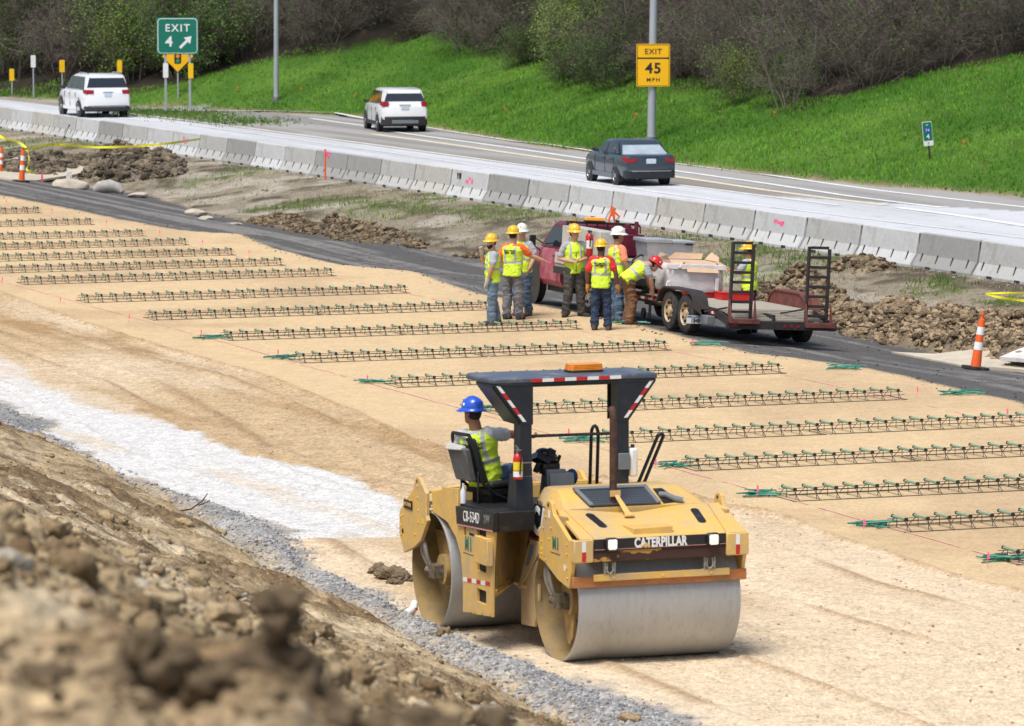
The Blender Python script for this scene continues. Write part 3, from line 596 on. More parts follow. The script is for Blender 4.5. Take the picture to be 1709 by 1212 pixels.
    for k in range(4):
        e=.004*k; m.prism([(-.395+e,.98),(-.36+e,.94),(-.02-e,.94),(.005-e,.98),(.005-e,1.10),(-.03-e,1.14),(-.37+e,1.14),(-.395+e,1.10)],'z',2.966+k*.017,2.982+k*.017)
    m.build('amber_lens',MT['amber'],bc,bevel=.004)
    # rails
    MB().tube([(-.95,.70,2.31),(.0,.70,2.305)],.017,10).build('guard_rail',K,root)
    def loop(p,q,d,h):
        p=Vector(p);q=Vector(q);d=Vector(d); pts=[p]+[q]
        for k in range(1,6):
            a=PI*k/6; pts.append(q+d*(.5-.5*math.cos(a))+(q-p).normalized()*d.length*.5*math.sin(a))
        pts+=[q+d,p+d]; return pts
    MB().tube(loop((.10,1.40,1.50),(.12,1.40,2.20),(.0,.20,0),0),.019,10).build('grab_rail',K,root)
    MB().tube(loop((.40,1.15,1.50),(.71,1.15,2.19),(.068,0,0),0),.019,10).build('grab_rail',K,root)
    m=MB(); m.box((.04,.60,1.92),(.165,.638,2.095)); P(m,'switch_box',MT['greybox'])
    # seat, controls
    S=Matrix.Translation((-.93,1.70,1.5))@Matrix.Rotation(R(-78),4,'Z')
    m=MB(S); m.hexa([(-.24,-.24,.17),(.24,-.24,.17),(.24,.26,.19),(-.24,.26,.19),(-.23,-.25,.25),(.23,-.25,.25),(.23,.28,.27),(-.23,.28,.27)]); P(m,'seat',MT['seat'],bev=.03)
    m=MB(S); m.hexa([(-.21,-.33,.22),(.21,-.33,.22),(.21,-.24,.24),(-.21,-.24,.24),(-.18,-.45,.72),(.18,-.45,.72),(.18,-.39,.73),(-.18,-.39,.73)]); P(m,'seat_backrest',MT['seat'],bev=.03)
    m=MB(S)
    for x in (-.215,.215): m.tube([(x,.10,.0),(x,-.16,.10),(x,-.32,.22),(x*.9,-.46,.70),(x*.75,-.475,.76)],.02,8)
    m.tube([(-.16,-.475,.76),(.16,-.475,.76)],.02,8); m.box((-.23,-.26,.10),(.23,.22,.165)); m.box((-.2,-.2,0),(.2,.2,.099)); P(m,'seat_frame',K,bev=0)
    m=MB(S); m.hexa([(-.17,-.44,.25),(.17,-.44,.25),(.17,-.37,.25),(-.17,-.37,.25),(-.18,-.55,.62),(.18,-.55,.62),(.18,-.47,.62),(-.18,-.47,.62)]); bag=P(m,'seat_pouch',mat('worn_grey_canvas',(.14,.14,.14),.9,var=.2),bev=.02)
    m=MB(S); m.hexa([(-.19,-.57,.58),(.13,-.57,.60),(.13,-.48,.60),(-.19,-.48,.58),(-.19,-.53,.65),(.10,-.53,.64),(.10,-.47,.64),(-.19,-.47,.65)]); m.build('pouch_flap',mat('pale_rag',(.45,.45,.43),.9),bag,bevel=.015)
    m=MB(); m.box((-1.32,1.80,1.5),(-1.29,1.83,1.86)); m.box((-1.26,1.45,1.5),(-1.235,1.48,1.86)); m.box((-.95,.95,1.5),(-.82,1.25,1.95)); m.box((-.93,.98,1.5),(-.85,1.18,2.10)); P(m,'seat_console',NB,bev=.02)
    m=MB(); m.prism([(.95,1.5),(1.35,1.5),(1.25,1.86),(1.0,1.86)],'x',-.60,-.32); m.box((-.62,1.03,1.72),(-.40,1.10,1.90)); co=P(m,'control_console',MT['greybox'],bev=.012)
    m=MB(); m.tube([(-.70,1.18,1.86),(-.66,1.18,1.95),(-.58,1.16,1.98)],.035,8); m.box((-.64,1.10,1.84),(-.44,1.24,1.96)); m.build('instrument_cowl',K,co,bevel=.02)
    sw=MB(Matrix.Translation((-.56,1.2,2.02))@Matrix.Rotation(R(28),4,'Y')@Matrix.Rotation(R(-20),4,'X')); sw.ball((0,0,0),.14,0,16,10,(1.0,.75,.62)); sw.box((-.05,-.13,-.03),(.03,-.08,.06)); sw.tube([(.12,-.05,-.06),(.13,-.03,.07)],.02,8); sw.box((-.15,-.09,-.10),(.02,.06,-.02)); sw.build('instrument_hood',mat('glossy_black_plastic',(.014,.014,.016),.18,var=.2),co)
    MB(Matrix.Translation((-.30,1.12,1.80))).ball((0,0,0),.07,0,12,8,(1,.8,1.3)).build('blue_cloth',mat('blue_cloth',(.02,.05,.16),.9,var=.4,scale=30),co)
    # things carried on the roller
    fe=empty('fire_extinguisher',(0,0,0),0,'red fire extinguisher clamped to the canopy post of the roller','fire extinguisher'); fe.matrix_world=root.matrix_world
    fe.location=root.location+Matrix.Rotation(R(21),3,'Z')@Vector((-1.13,.58,1.87)); fe.rotation_euler=(0,0,R(21))
    MB().lathe([(0,.001),(0,.045),(.01,.052),(.22,.052),(.26,.040),(.28,.018),(.29,.018)],(0,0,0),'z',20).build('cylinder',MT['red'],fe)
    m=MB(); m.lathe([(.29,.02),(.31,.022),(.32,.001)],(0,0,0),'z',12); m.box((-.02,-.05,.31),(.02,.05,.32)); m.hexa([(-.01,-.01,.32),(.01,-.01,.32),(.01,.07,.35),(-.01,.07,.35),(-.01,-.01,.33),(.01,-.01,.33),(.01,.07,.36),(-.01,.07,.36)]); m.build('valve',MT['steel'],fe)
    MB().tube([(0,-.03,.31),(.01,-.075,.27),(.0,-.075,.15),(.0,-.062,.06)],.009,6).build('hose',K,fe)
    MB().lathe([(.10,.0528),(.19,.0528)],(0,0,0),'z',14,a0=PI,a1=2*PI).build('label',MT['yellabel'],fe,fixn=False)
    MB().lathe([(.03,.0528),(.09,.0528)],(0,0,0),'z',14,a0=PI,a1=2*PI).build('label',MT['decal'],fe,fixn=False)
    jl=root.location+Matrix.Rotation(R(21),3,'Z')@Vector((.22,.70,1.835)); jg=empty('plastic_jug',jl,R(21),'white plastic jug hung on the right canopy post of the roller','jug')
    m=MB(); m.box((-.045,-.09,0),(.045,.09,.31)); m.build('jug_body',MT['jug'],jg,bevel=.025); MB().cyl((0,-.03,.31),(0,-.03,.345),.022,12).build('cap',K,jg)
    bl=root.location+Matrix.Rotation(R(21),3,'Z')@Vector((-1.36,1.62,1.505)); bt=empty('water_bottle',bl,R(21),'small clear water bottle beside the roller seat','bottle')
    MB().lathe([(0,.001),(0,.032),(.13,.033),(.17,.014),(.20,.012)],(0,0,0),'z',14).build('bottle_body',mat('clear_plastic',(.7,.74,.78),.1,var=.05),bt); MB().cyl((0,0,.2),(0,0,.215),.014,10).build('cap',MT['white'],bt)
    return root
def worn(name,base,spot,scale,lo,hi):
    m=bpy.data.materials.new(name); m.use_nodes=True; N=m.node_tree.nodes; L=m.node_tree.links; b=N['Principled BSDF']; b.inputs['Roughness'].default_value=.6
    tc=N.new('ShaderNodeTexCoord'); n=N.new('ShaderNodeTexNoise'); n.inputs['Scale'].default_value=scale; n.inputs['Detail'].default_value=8; n.inputs['Roughness'].default_value=.6
    mp=N.new('ShaderNodeMapping'); mp.inputs['Scale'].default_value=(.5,1,1.0); L.new(tc.outputs['Object'],mp.inputs[0]); L.new(mp.outputs[0],n.inputs['Vector'])
    r=N.new('ShaderNodeValToRGB'); r.color_ramp.elements[0].position=lo; r.color_ramp.elements[1].position=hi; r.color_ramp.elements[0].color=(*spot,1); r.color_ramp.elements[1].color=(*base,1)
    L.new(n.outputs['Fac'],r.inputs[0]); L.new(r.outputs[0],b.inputs['Base Color']); return m
def grille_mat():
    m=mat('grille_mesh',(.035,.04,.045),.4,.4,var=.1); N=m.node_tree.nodes; L=m.node_tree.links; b=N['Principled BSDF']
    tc=N.new('ShaderNodeTexCoord'); v=N.new('ShaderNodeTexVoronoi'); v.inputs['Scale'].default_value=55; v.inputs['Randomness'].default_value=.1; L.new(tc.outputs['Object'],v.inputs['Vector'])
    r=N.new('ShaderNodeValToRGB'); r.color_ramp.elements[0].position=.3; r.color_ramp.elements[1].position=.45; r.color_ramp.elements[0].color=(.008,.01,.012,1); r.color_ramp.elements[1].color=(.10,.115,.135,1)
    L.new(v.outputs['Distance'],r.inputs[0]); L.new(r.outputs[0],b.inputs['Base Color']); return m
MT['grille']=grille_mat()
MT['rustyyellow']=worn('peeling_yellow_bumper',(.50,.27,.05),(.055,.022,.014),3.2,.60,.61)
MT['links']=mat('worn_links',(.33,.31,.25),.6,.3,var=.4,scale=30)
MT['paleyellow']=mat('dusty_pale_yellow',(.56,.40,.19),.6,var=.08,dirt=(.36,.27,.17),dscale=3,damt=.8)
MT['shadowyellow']=mat('shaded_frame_yellow',(.42,.26,.06),.6,var=.1,dirt=(.2,.14,.08),dscale=3,damt=.8)  # darker copy of the machine yellow, shade of recessed parts put into the colour
MT['innerdark']=mat('dark_machinery_and_shade',(.02,.018,.015),.7,var=.5,scale=8)
MT['navytop']=mat('pale_canopy_top',(.075,.095,.135),.45,var=.12,scale=2,dirt=(.2,.21,.22),dscale=4,damt=.5)  # roof colour, paler and bluer than the posts
MT['seat']=mat('black_vinyl',(.025,.026,.028),.6,var=.2)
roller_root=roller()
# ================================================ PEOPLE  (local: facing +y, x = their right)
def hivis(name,vneck=False,front=True):
    m=bpy.data.materials.new(name); m.use_nodes=True; N=m.node_tree.nodes; L=m.node_tree.links; b=N['Principled BSDF']; b.inputs['Roughness'].default_value=.75
    tc=N.new('ShaderNodeTexCoord'); sp=N.new('ShaderNodeSeparateXYZ'); L.new(tc.outputs['Object'],sp.inputs[0])
    def M(op,a,c,d=None):
        n=N.new('ShaderNodeMath'); n.operation=op
        for i,q in enumerate((a,c,d)):
            if q is None: continue
            if isinstance(q,(int,float)): n.inputs[i].default_value=q
            else: L.new(q,n.inputs[i])
        return n.outputs[0]
    hz=M('COMPARE',sp.outputs['Z'],.155,.024); ax=M('ABSOLUTE',sp.outputs['X'],0); vt=M('MULTIPLY',M('COMPARE',ax,.105,.022),M('GREATER_THAN',sp.outputs['Z'],.155))
    k=M('MAXIMUM',hz,vt); mx=N.new('ShaderNodeMix'); mx.data_type='RGBA'; L.new(k,mx.inputs[0])
    n=N.new('ShaderNodeTexNoise'); n.inputs['Scale'].default_value=9; L.new(tc.outputs['Object'],n.inputs['Vector']); r=N.new('ShaderNodeValToRGB')
    r.color_ramp.elements[0].color=(.55,.80,.03,1); r.color_ramp.elements[1].color=(.70,.93,.06,1); L.new(n.outputs['Fac'],r.inputs[0])
    L.new(r.outputs[0],mx.inputs[6]); mx.inputs[7].default_value=(.42,.43,.44,1); L.new(mx.outputs[2],b.inputs['Base Color'])
    bp=N.new('ShaderNodeBump'); bp.inputs['Strength'].default_value=.6; bp.inputs['Distance'].default_value=.02; L.new(n.outputs['Fac'],bp.inputs['Height']); L.new(bp.outputs[0],b.inputs['Normal']); return m
MT['vest']=hivis('hi_vis_vest')
SKIN=[mat('skin_fair',(.52,.28,.19),.55,var=.06),mat('skin_tan',(.33,.16,.095),.55,var=.06),mat('skin_dark',(.13,.06,.035),.5,var=.06)]
def cloth(n,c,v=.22): return mat(n,c,.85,var=v,scale=5,bump=.4,bscale=14)
CL=dict(jeans=cloth('blue_jeans',(.075,.12,.19),.35),lightjeans=cloth('faded_jeans',(.13,.19,.26),.35),navy=cloth('dark_blue_jeans',(.018,.035,.075)),grey=cloth('grey_trousers',(.15,.15,.165)),char=cloth('charcoal_trousers',(.065,.062,.06)),
        brown=cloth('brown_canvas',(.17,.085,.04)),orange=cloth('orange_shirt',(.85,.16,.035),.1),salmon=cloth('salmon_shirt',(.80,.26,.15),.1),red=cloth('red_shirt',(.62,.03,.03),.12),tee=cloth('grey_shirt',(.36,.38,.42),.1),pale=cloth('pale_grey_shirt',(.50,.52,.56),.08),boot=cloth('work_boot',(.075,.05,.038)),dboot=cloth('dark_boot',(.03,.028,.026)),
        hair=cloth('dark_hair',(.018,.013,.01)),glove=cloth('work_glove',(.55,.22,.03)),gglove=cloth('grey_glove',(.45,.46,.46)),bglove=cloth('black_glove',(.02,.02,.02)))
HAT=dict(yellow=mat('yellow_hard_hat',(.80,.50,.015),.3,var=.04,coat=.3),white=mat('white_hard_hat',(.78,.78,.76),.3,var=.05,coat=.3),red=mat('red_hard_hat',(.62,.02,.02),.3,var=.05,coat=.3),blue=mat('blue_hard_hat',(.02,.10,.60),.28,var=.05,coat=.3))
def remesh(mb,name,m,parent,vox,smooth=3,T=None,fac=.5,fold=0):
    me=bpy.data.meshes.new('tmp'); me.from_pydata(mb.v,[],mb.f)
    bm=bmesh.new(); bm.from_mesh(me); bmesh.ops.recalc_face_normals(bm,faces=bm.faces); bm.to_mesh(me); bm.free()
    o=bpy.data.objects.new('tmp',me); SC.collection.objects.link(o)
    r=o.modifiers.new('r','REMESH'); r.mode='VOXEL'; r.voxel_size=vox; s=o.modifiers.new('s','SMOOTH'); s.factor=fac; s.iterations=smooth
    dg=bpy.context.evaluated_depsgraph_get(); dg.update(); e=bpy.data.meshes.new_from_object(o.evaluated_get(dg)); bpy.data.objects.remove(o)
    e.name=name; e.materials.clear(); e.materials.append(m); e.polygons.foreach_set('use_smooth',np.ones(len(e.polygons),bool))
    if fold:
        n=len(e.vertices); co=np.empty(n*3); e.vertices.foreach_get('co',co); co=co.reshape(-1,3); no=np.empty(n*3); e.vertices.foreach_get('normal',no); no=no.reshape(-1,3); sd=len(bpy.data.meshes)
        w=ridge(co[:,0]*.8+co[:,1]*.5+co[:,2]*.45+sd,co[:,2]*1.25-co[:,0]*.5+sd,.13,3,sd%97)-.5
        co+=no*(w*fold)[:,None]; e.vertices.foreach_set('co',co.ravel())
    ob=bpy.data.objects.new(name,e); SC.collection.objects.link(ob); ob.parent=parent
    if T is not None: e.transform(T.inverted()); ob.matrix_local=T
    return ob
def limb(mb,pts,rs,n=12):
    "capsule chain with round ends"
    pts=[Vector(p) for p in pts]; P=[];Q=[]
    d0=(pts[0]-pts[1]).normalized(); d1=(pts[-1]-pts[-2]).normalized()
    for a,c in ((.95,.3),(.65,.76)): P.append(pts[0]+d0*rs[0]*a); Q.append(rs[0]*c)
    # round the joints with intermediate points
    for i,p in enumerate(pts): P.append(p); Q.append(rs[i])
    for a,c in ((.65,.76),(.95,.3)): P.append(pts[-1]+d1*rs[-1]*a); Q.append(rs[-1]*c)
    mb.tube(P,Q,n)
def person(loc,rz,label,hat='yellow',trs='jeans',shirt='tee',skin=0,J={},sit=False,logo=None,glasses=True,gloves=None,boots='boot',group=None,beard=False,lean=None,head=(0,0),grip=.5,detail=.0115,hatyaw=0,sleeve=.55,h=1.0,hatlabel=None,hiplift=0,tail=True,stk=None,hatm=None,collar=None,shirt_tail=True):
    root=empty('person',loc,rz,label,'person',group); root.scale=(h,h,h)
    D=dict(P=(0,0,.95),N=(0,.0,1.47),HL=(-.09,0,.92),HR=(.09,0,.92),KL=(-.11,.03,.50),KR=(.11,.03,.50),AL=(-.12,-.02,.10),AR=(.12,-.02,.10),EL=(-.27,-.03,1.15),ER=(.27,-.03,1.15),WL=(-.27,.10,.90),WR=(.27,.10,.90),HD=None,X=(1,0,0),fl=0,fr=0,SL=None,SR=None)
    D.update(J); V={k:Vector(v) for k,v in D.items() if isinstance(v,tuple)}
    P_,N_=V['P'],V['N']; ax=(N_-P_).normalized(); X=V['X']; X=(X-ax*X.dot(ax)).normalized(); F=ax.cross(X)   # forward
    T=Matrix(((X.x,F.x,ax.x,P_.x),(X.y,F.y,ax.y,P_.y),(X.z,F.z,ax.z,P_.z),(0,0,0,1))); L=(N_-P_).length
    def tp(x,y,z): return T@Vector((x,y,z))
    SLp=V.get('SL') or tp(-.172,0,L-.085); SRp=V.get('SR') or tp(.172,0,L-.085)
    def ring(a,b,z,y=0,n=18): return [tuple(tp(a*math.cos(2*PI*i/n),y+b*math.sin(2*PI*i/n),z)) for i in range(n)]
    def torso(g,z0=-.06,z1=None,neck=True):
        prof=[(-.10,.145,.105,-.01),(-.04,.165,.118,-.01),(.05,.162,.118,0),(.14,.152,.115,.005),(.24,.165,.122,.0),(.34,.182,.128,-.005),(.42,.178,.112,-.01),(.465,.135,.088,-.01),(.50,.08,.07,0)]
        r=[ring(a+g,b+g,z/.52*L,y) for z,a,b,y in prof if z/.52*L>=z0]
        return r
    # --- head frame
    hd=V.get('HD') or (N_+ax*.165+F*.025); yaw,pit=head; hax=(hd-N_).normalized()
    up=Vector((0,0,1)) if abs(hax.z)>.5 else hax
    Hm=Matrix.Translation(hd)@(Matrix.Rotation(yaw,4,'Z')@Matrix(((X.x,0,0,0),(X.y,0,0,0),(0,0,1,0),(0,0,0,1))) if False else Matrix.Rotation(yaw+math.atan2(X.y,X.x),4,'Z')@Matrix.Rotation(pit,4,'X'))
    b=MB()
    for r in [torso(-.02)]: b.loft(r)
    limb(b,[N_-ax*.04,N_+(hd-N_)*.55],[.072,.064])
    hb=MB(Hm); 
    rings=[]
    for z,a,bb,y in ((-.125,.02,.025,.045),(-.115,.045,.05,.035),(-.09,.058,.072,.02),(-.05,.066,.086,.008),(0,.074,.096,0),(.05,.076,.098,-.005),(.09,.066,.088,-.008),(.12,.04,.055,-.01),(.13,.012,.02,-.01)):
        rings.append([(a*math.cos(2*PI*i/16),y+bb*math.sin(2*PI*i/16),z) for i in range(16)])
    hb.loft(rings); hb.hexa([(-.016,.085,-.03),(.016,.085,-.03),(.012,.105,-.03),(-.012,.105,-.03),(-.008,.085,.022),(.008,.085,.022),(.006,.098,.022),(-.006,.098,.022)])
    for s in (-1,1): hb.ball((s*.078,-.005,-.005),.028,0,8,6,(.35,.7,1)); 
    hb.box((-.024,.078,-.072),(.024,.094,-.058)); b.v+=[]; o=len(b.v); b.v+=hb.v; b.f+=[tuple(i+o for i in f) for f in hb.f]; b.m+=hb.m
    for s,S,E,Wp in ((-1,SLp,V['EL'],V['WL']),(1,SRp,V['ER'],V['WR'])):
        mid=E.lerp(Wp,.35); limb(b,[S,S.lerp(E,.5),E,mid,Wp],[.056,.054,.046,.047,.032])
        d=(Wp-E).normalized(); side=d.cross(Vector((0,0,1))); side=side.normalized() if side.length>.2 else Vector((0,1,0)); nn=side.cross(d).normalized()
        if abs(d.z)>.75: side=Vector((0,1,0)); side=(side-d*side.dot(d)).normalized(); nn=d.cross(side)*s; nn=-nn if nn.dot(Vector((-s,0,0)))<0 else nn
        if stk: nn=-nn if nn.z>0 else nn
        pc=Wp+d*.05; b.loft([[tuple(Wp+d*t+side*(w*math.cos(2*PI*i/10))+nn*(.014*math.sin(2*PI*i/10))) for i in range(10)] for t,w in ((-.01,.024),(.03,.036),(.06,.042),(.09,.040))])
        for k in range(4):
            o_=(k-1.5)*.020; ln=(.072,.080,.074,.058)[k]; q=Wp+d*.085+side*o_; c=grip*(.8+.1*k)
            a1=q+(d*math.cos(c*.6)+nn*math.sin(c*.6))*ln*.45; a2=a1+(d*math.cos(c*1.5)+nn*math.sin(c*1.5))*ln*.33; a3=a2+(d*math.cos(c*2.3)+nn*math.sin(c*2.3))*ln*.25
            limb(b,[q,a1,a2,a3],[.0105,.0100,.0092,.0082],8)
        q=Wp+d*.035-side*.030*1; t1=q-side*.028+d*.025+nn*.010; t2=t1+d*.032-side*.004+nn*.012; limb(b,[q,t1,t2],[.013,.0115,.0095],8)
    for s,Hp,Kp,Ap in ((-1,V['HL'],V['KL'],V['AL']),(1,V['HR'],V['KR'],V['AR'])):
        limb(b,[Hp,Hp.lerp(Kp,.5),Kp,Kp.lerp(Ap,.3),Ap],[.082,.070,.052,.055,.036])
    remesh(b,'body',SKIN[skin],root,.0095 if detail<.011 else .0105,2)
    # --- clothes
    c=MB()
    pr=[(-.12,.150,.115,-.005),(-.06,.172,.128,-.01),(.0,.170,.124,0),(.045,.158,.118,0)]
    c.loft([ring(a,bb,z/.52*L,y) for z,a,bb,y in pr])
    for s,Hp,Kp,Ap in ((-1,V['HL'],V['KL'],V['AL']),(1,V['HR'],V['KR'],V['AR'])):
        cf=(Ap-Kp).normalized(); a_=Ap-cf*.0
        limb(c,[Hp+(V['P']-Hp)*.1,Hp.lerp(Kp,.35),Hp.lerp(Kp,.7),Kp,Kp.lerp(Ap,.25),Kp.lerp(Ap,.5),Kp.lerp(Ap,.75),a_],[.108,.102,.092,.085,.086,.084,.082,.083])
        for k in range(3):   # soft folds
            t=.55+.17*k; q=Kp.lerp(Ap,t); limb(c,[q+Vector((-.03*s,.045,0)),q+Vector((.035*s,.05,.015))],[.024,.022],8)
    remesh(c,'trousers',CL[trs],root,.012,2,fold=.050)
    t=MB(); r=torso(.008,-.07); t.loft(r)
    for s,S,E in ((-1,SLp,V['EL']),(1,SRp,V['ER'])): limb(t,[S-(S-tp(0,0,L-.06))*.3,S,S.lerp(E,.45),S.lerp(E,sleeve+.15)],[.078,.077,.072,.070])
    if sleeve>1: 
        for E,Wp in ((V['EL'],V['WL']),(V['ER'],V['WR'])): limb(t,[E,E.lerp(Wp,.5),E.lerp(Wp,.93)],[.056,.052,.044])
    remesh(t,'shirt',CL[shirt],root,.012,2,fold=.028)
    v=MB(); prv=[(-.105,.196,.148,-.01),(-.04,.194,.148,-.01),(.05,.190,.146,0),(.14,.187,.144,.005),(.24,.196,.146,.0),(.34,.208,.148,-.005),(.41,.212,.136,-.01),(.45,.195,.112,-.01),(.485,.13,.085,0),(.50,.09,.07,0)]
    v.loft([ring(a,bb,z/.52*L,y) for z,a,bb,y in prv])
    ve=remesh(v,'vest',MT['vest'],root,.012,3,T=T,fold=.032)
    if logo:
        lg=[('McCARTHY',.052,.375),('IMPROVEMENT',.036,.335)]
        for tx,sz,zz in lg: text('lettering',tx,MT['blackdecal'],root,T@frame((0,-.158,zz/.52*L),(1,0,0),(0,0,1)),sz,sx=.85,bold=.002)
    if not logo or logo=='front':
        p=MB(T)
        p.box((-.004,.136,-.07),(.004,.150,.30)); p.build('vest_zip',CL['char'],root)
    # boots
    for s,Ap,yw in ((-1,V['AL'],D['fl']),(1,V['AR'],D['fr'])):
        f=Vector((math.sin(yw),math.cos(yw),0)); z0=Ap.z-.10
        q=MB(); base=Vector((Ap.x,Ap.y,z0))
        S_=Vector((f.y,-f.x,0)); rg=[]
        for t_,w,hh in ((-.095,.030,.06),(-.08,.046,.12),(-.02,.052,.125),(.05,.050,.112),(.10,.053,.086),(.16,.052,.074),(.20,.040,.058),(.222,.018,.04)):
            rg.append([tuple(base+f*t_+S_*(w*math.cos(a))+Vector((0,0,hh*.5+hh*.5*math.sin(a)))) for a in [2*PI*i/14 for i in range(14)]])
        q.loft(rg); limb(q,[base+Vector((0,0,.07)),Ap+Vector((0,0,.06))],[.050,.048])
        q.prism([tuple((base+f*a+S_*c_)[:2]) for a,c_ in ((-.09,-.02),(-.06,-.045),(.05,-.04),(.14,-.05),(.19,-.035),(.21,0),(.19,.035),(.14,.05),(.05,.04),(-.06,.045),(-.09,.02))],'z',z0,z0+.028)
        remesh(q,'boot',CL[boots],root,.010,1)
    if gloves:
        for E,Wp in ((V['EL'],V['WL']),(V['ER'],V['WR'])):
            d=(Wp-E).normalized(); g=MB(); limb(g,[Wp-d*.03,Wp+d*.05,Wp+d*.10],[.036,.044,.038]); 
            for k in range(4): limb(g,[Wp+d*.09+Vector((0,(k-1.5)*.022,0)),Wp+d*.15+Vector((0,(k-1.5)*.02,-.005*k))],[.016,.014],8)
            remesh(g,'glove',CL[gloves],root,.008,1)
    # hat
    hm=hatm or HAT[hat]; hy=Matrix.Rotation(hatyaw,4,'Z')
    q=MB(Hm@Matrix.Translation((0,-.005,.045))@hy); dome=[(.0,.110,.134),(.03,.109,.132),(.065,.100,.122),(.095,.080,.100),(.117,.052,.066),(.126,.02,.025)]
    q.loft([[(a*math.cos(2*PI*i/20),bb*math.sin(2*PI*i/20),z) for i in range(20)] for z,a,bb in dome]); q.prism([(-.012,-.13),(.012,-.13),(.012,.13),(-.012,.13)],'z',.06,.088); q.loft([[(x,y,z+.002) for x in (-.012,.012)]+[(x,y*.96,z-.02) for x in (.012,-.012)] for y,z in ((-.122,.055),(-.095,.098),(-.05,.124),(0,.133),(.05,.124),(.095,.098),(.122,.055))])
    h_=q.build('hard_hat',hm,root,sharp=60)
    q=MB(Hm@Matrix.Translation((0,-.005,.045))@hy); br=[]
    for i in range(24):
        a=2*PI*i/24; ex=.035 if math.sin(a)<.2 else .035+.045*(math.sin(a)-.2); br.append((a,ex))
    top=[((.110+e*.85)*math.cos(a),(.134+e*.85)*math.sin(a),-.012-(.018 if math.sin(a)>.2 else .008)) for a,e in br]; inn=[(.107*math.cos(a),.131*math.sin(a),.006) for a,e in br]; lo=[(x,y,z-.006) for x,y,z in top]
    q.loft([inn,top,lo,[(x*.98,y*.98,z-.008) for x,y,z in inn]],caps=False); q.build('hat_brim',hm,h_,sharp=60)
    if stk is None or True:
        q=MB(Hm@Matrix.Translation((0,-.005,.045))@hy); q.ball((-.0,.120,.042),.022,0,8,5,(1,.4,1)); q.ball((.098,.04,.042),.02,0,8,5,(.4,1,1)); q.ball((-.098,.04,.042),.02,0,8,5,(.4,1,1)); 
        q.build('hat_sticker',MT['decal'] if hat!='white' else MT['yellabel'],h_)
    q=MB(Hm); q.loft([[(a*math.cos(2*PI*i/14),-.014+bb*math.sin(2*PI*i/14)*(1 if math.sin(2*PI*i/14)<0 else .55),z) for i in range(14)] for z,a,bb in ((-.075,.05,.07),(-.05,.068,.09),(0,.081,.102),(.05,.084,.104))]); q.build('hair',CL['hair'],root,sharp=60)
    if beard: q=MB(Hm); q.loft([[(a*math.cos(2*PI*i/12),.03+bb*math.sin(2*PI*i/12),z) for i in range(12)] for z,a,bb in ((-.138,.03,.04),(-.11,.056,.058),(-.075,.066,.066),(-.05,.07,.05))]); q.build('beard',CL['hair'],root,sharp=60)
    if glasses: q=MB(Hm); q.tube([(-.078,.02,.018),(-.066,.075,.016),(-.03,.100,.014),(0,.104,.018),(.03,.100,.014),(.066,.075,.016),(.078,.02,.018)],[.006,.016,.019,.008,.019,.016,.006],8,flat=.9); q.build('safety_glasses',MT['glasses'],root,sharp=60)
    return root
MT['glasses']=mat('mirrored_glasses',(.02,.10,.13),.12,.3,var=.2)
# the operator sits on the roller's seat, seen from behind
_m=Matrix.Translation(roller_root.location)@Matrix.Rotation(R(21),4,'Z')
_s=_m@Vector((-1.05,1.70,1.22))
person(_s,R(21-40),'operator in blue hard hat and pale shirt seated on the roller','blue','jeans','pale',1,
  J=dict(P=(0,-.08,.60),N=(-.07,-.20,1.10),HL=(-.10,-.06,.56),HR=(.10,-.06,.56),KL=(-.16,.36,.62),KR=(.20,.36,.60),AL=(-.15,.46,.38),AR=(.20,.48,.38),EL=(-.32,-.08,.82),WL=(-.22,.14,.76),ER=(.26,.02,1.02),WR=(.38,.22,.98),HD=(-.10,-.21,1.27)),
  logo='back',head=(R(70),0),boots='dboot',grip=.9)
# the crew by the truck: photo foot positions surveyed on the sand
def crew(a,b,*k,z=0,**kw):
    p=px(a,b,z); return person((p.x,p.y,z if z else tz(p.x,p.y)-.005),*k,**kw)
G='road crew standing around the truck and trailer'
crew(822,541,R(100),'bearded worker in faded jeans raising a gloved hand to his face','yellow','lightjeans','tee',0,
  J=dict(EL=(-.27,.05,1.17),WL=(-.17,.12,.90),ER=(.24,.14,1.20),WR=(.10,.20,1.42),KL=(-.09,.03,.5),KR=(.08,-.02,.5),AL=(-.10,.04,.10),AR=(.08,-.10,.10)),beard=True,gloves='gglove',group=G,head=(R(35),0),h=.99,sleeve=.62)
crew(856,533,R(-25),'heavyset worker in orange shirt and grey trousers pointing with one arm towards the pink truck','yellow','grey','orange',0,
  J=dict(EL=(-.27,-.02,1.17),WL=(-.20,.12,.98),ER=(.32,.16,1.22),WR=(.50,.33,1.12),KL=(-.12,.02,.5),KR=(.12,.0,.5),AL=(-.13,-.02,.10),AR=(.13,.02,.10)),logo='back',group=G,head=(R(0),0),h=1.035,grip=.25,glasses=False,boots='dboot')
crew(872,527,R(150),'worker in white hard hat and blue jeans partly hidden behind the orange-shirted man','white','jeans','tee',0,
  J=dict(EL=(-.27,.0,1.17),WL=(-.24,.14,.95),ER=(.27,.0,1.17),WR=(.22,.14,.95)),group=G,head=(R(20),0),h=1.03)
crew(958,528,R(196),'worker in grey shirt and charcoal trousers facing the camera, hands joined','yellow','char','tee',0,
  J=dict(EL=(-.29,-.02,1.14),WL=(-.06,.20,1.10),ER=(.30,-.02,1.13),WR=(.08,.20,1.08),KL=(-.12,.03,.5),KR=(.12,.02,.5),AL=(-.16,.0,.10),AR=(.17,.0,.10),fl=-.5,fr=.5),group=G,head=(R(25),0),h=1.03,grip=1.2,boots='dboot')
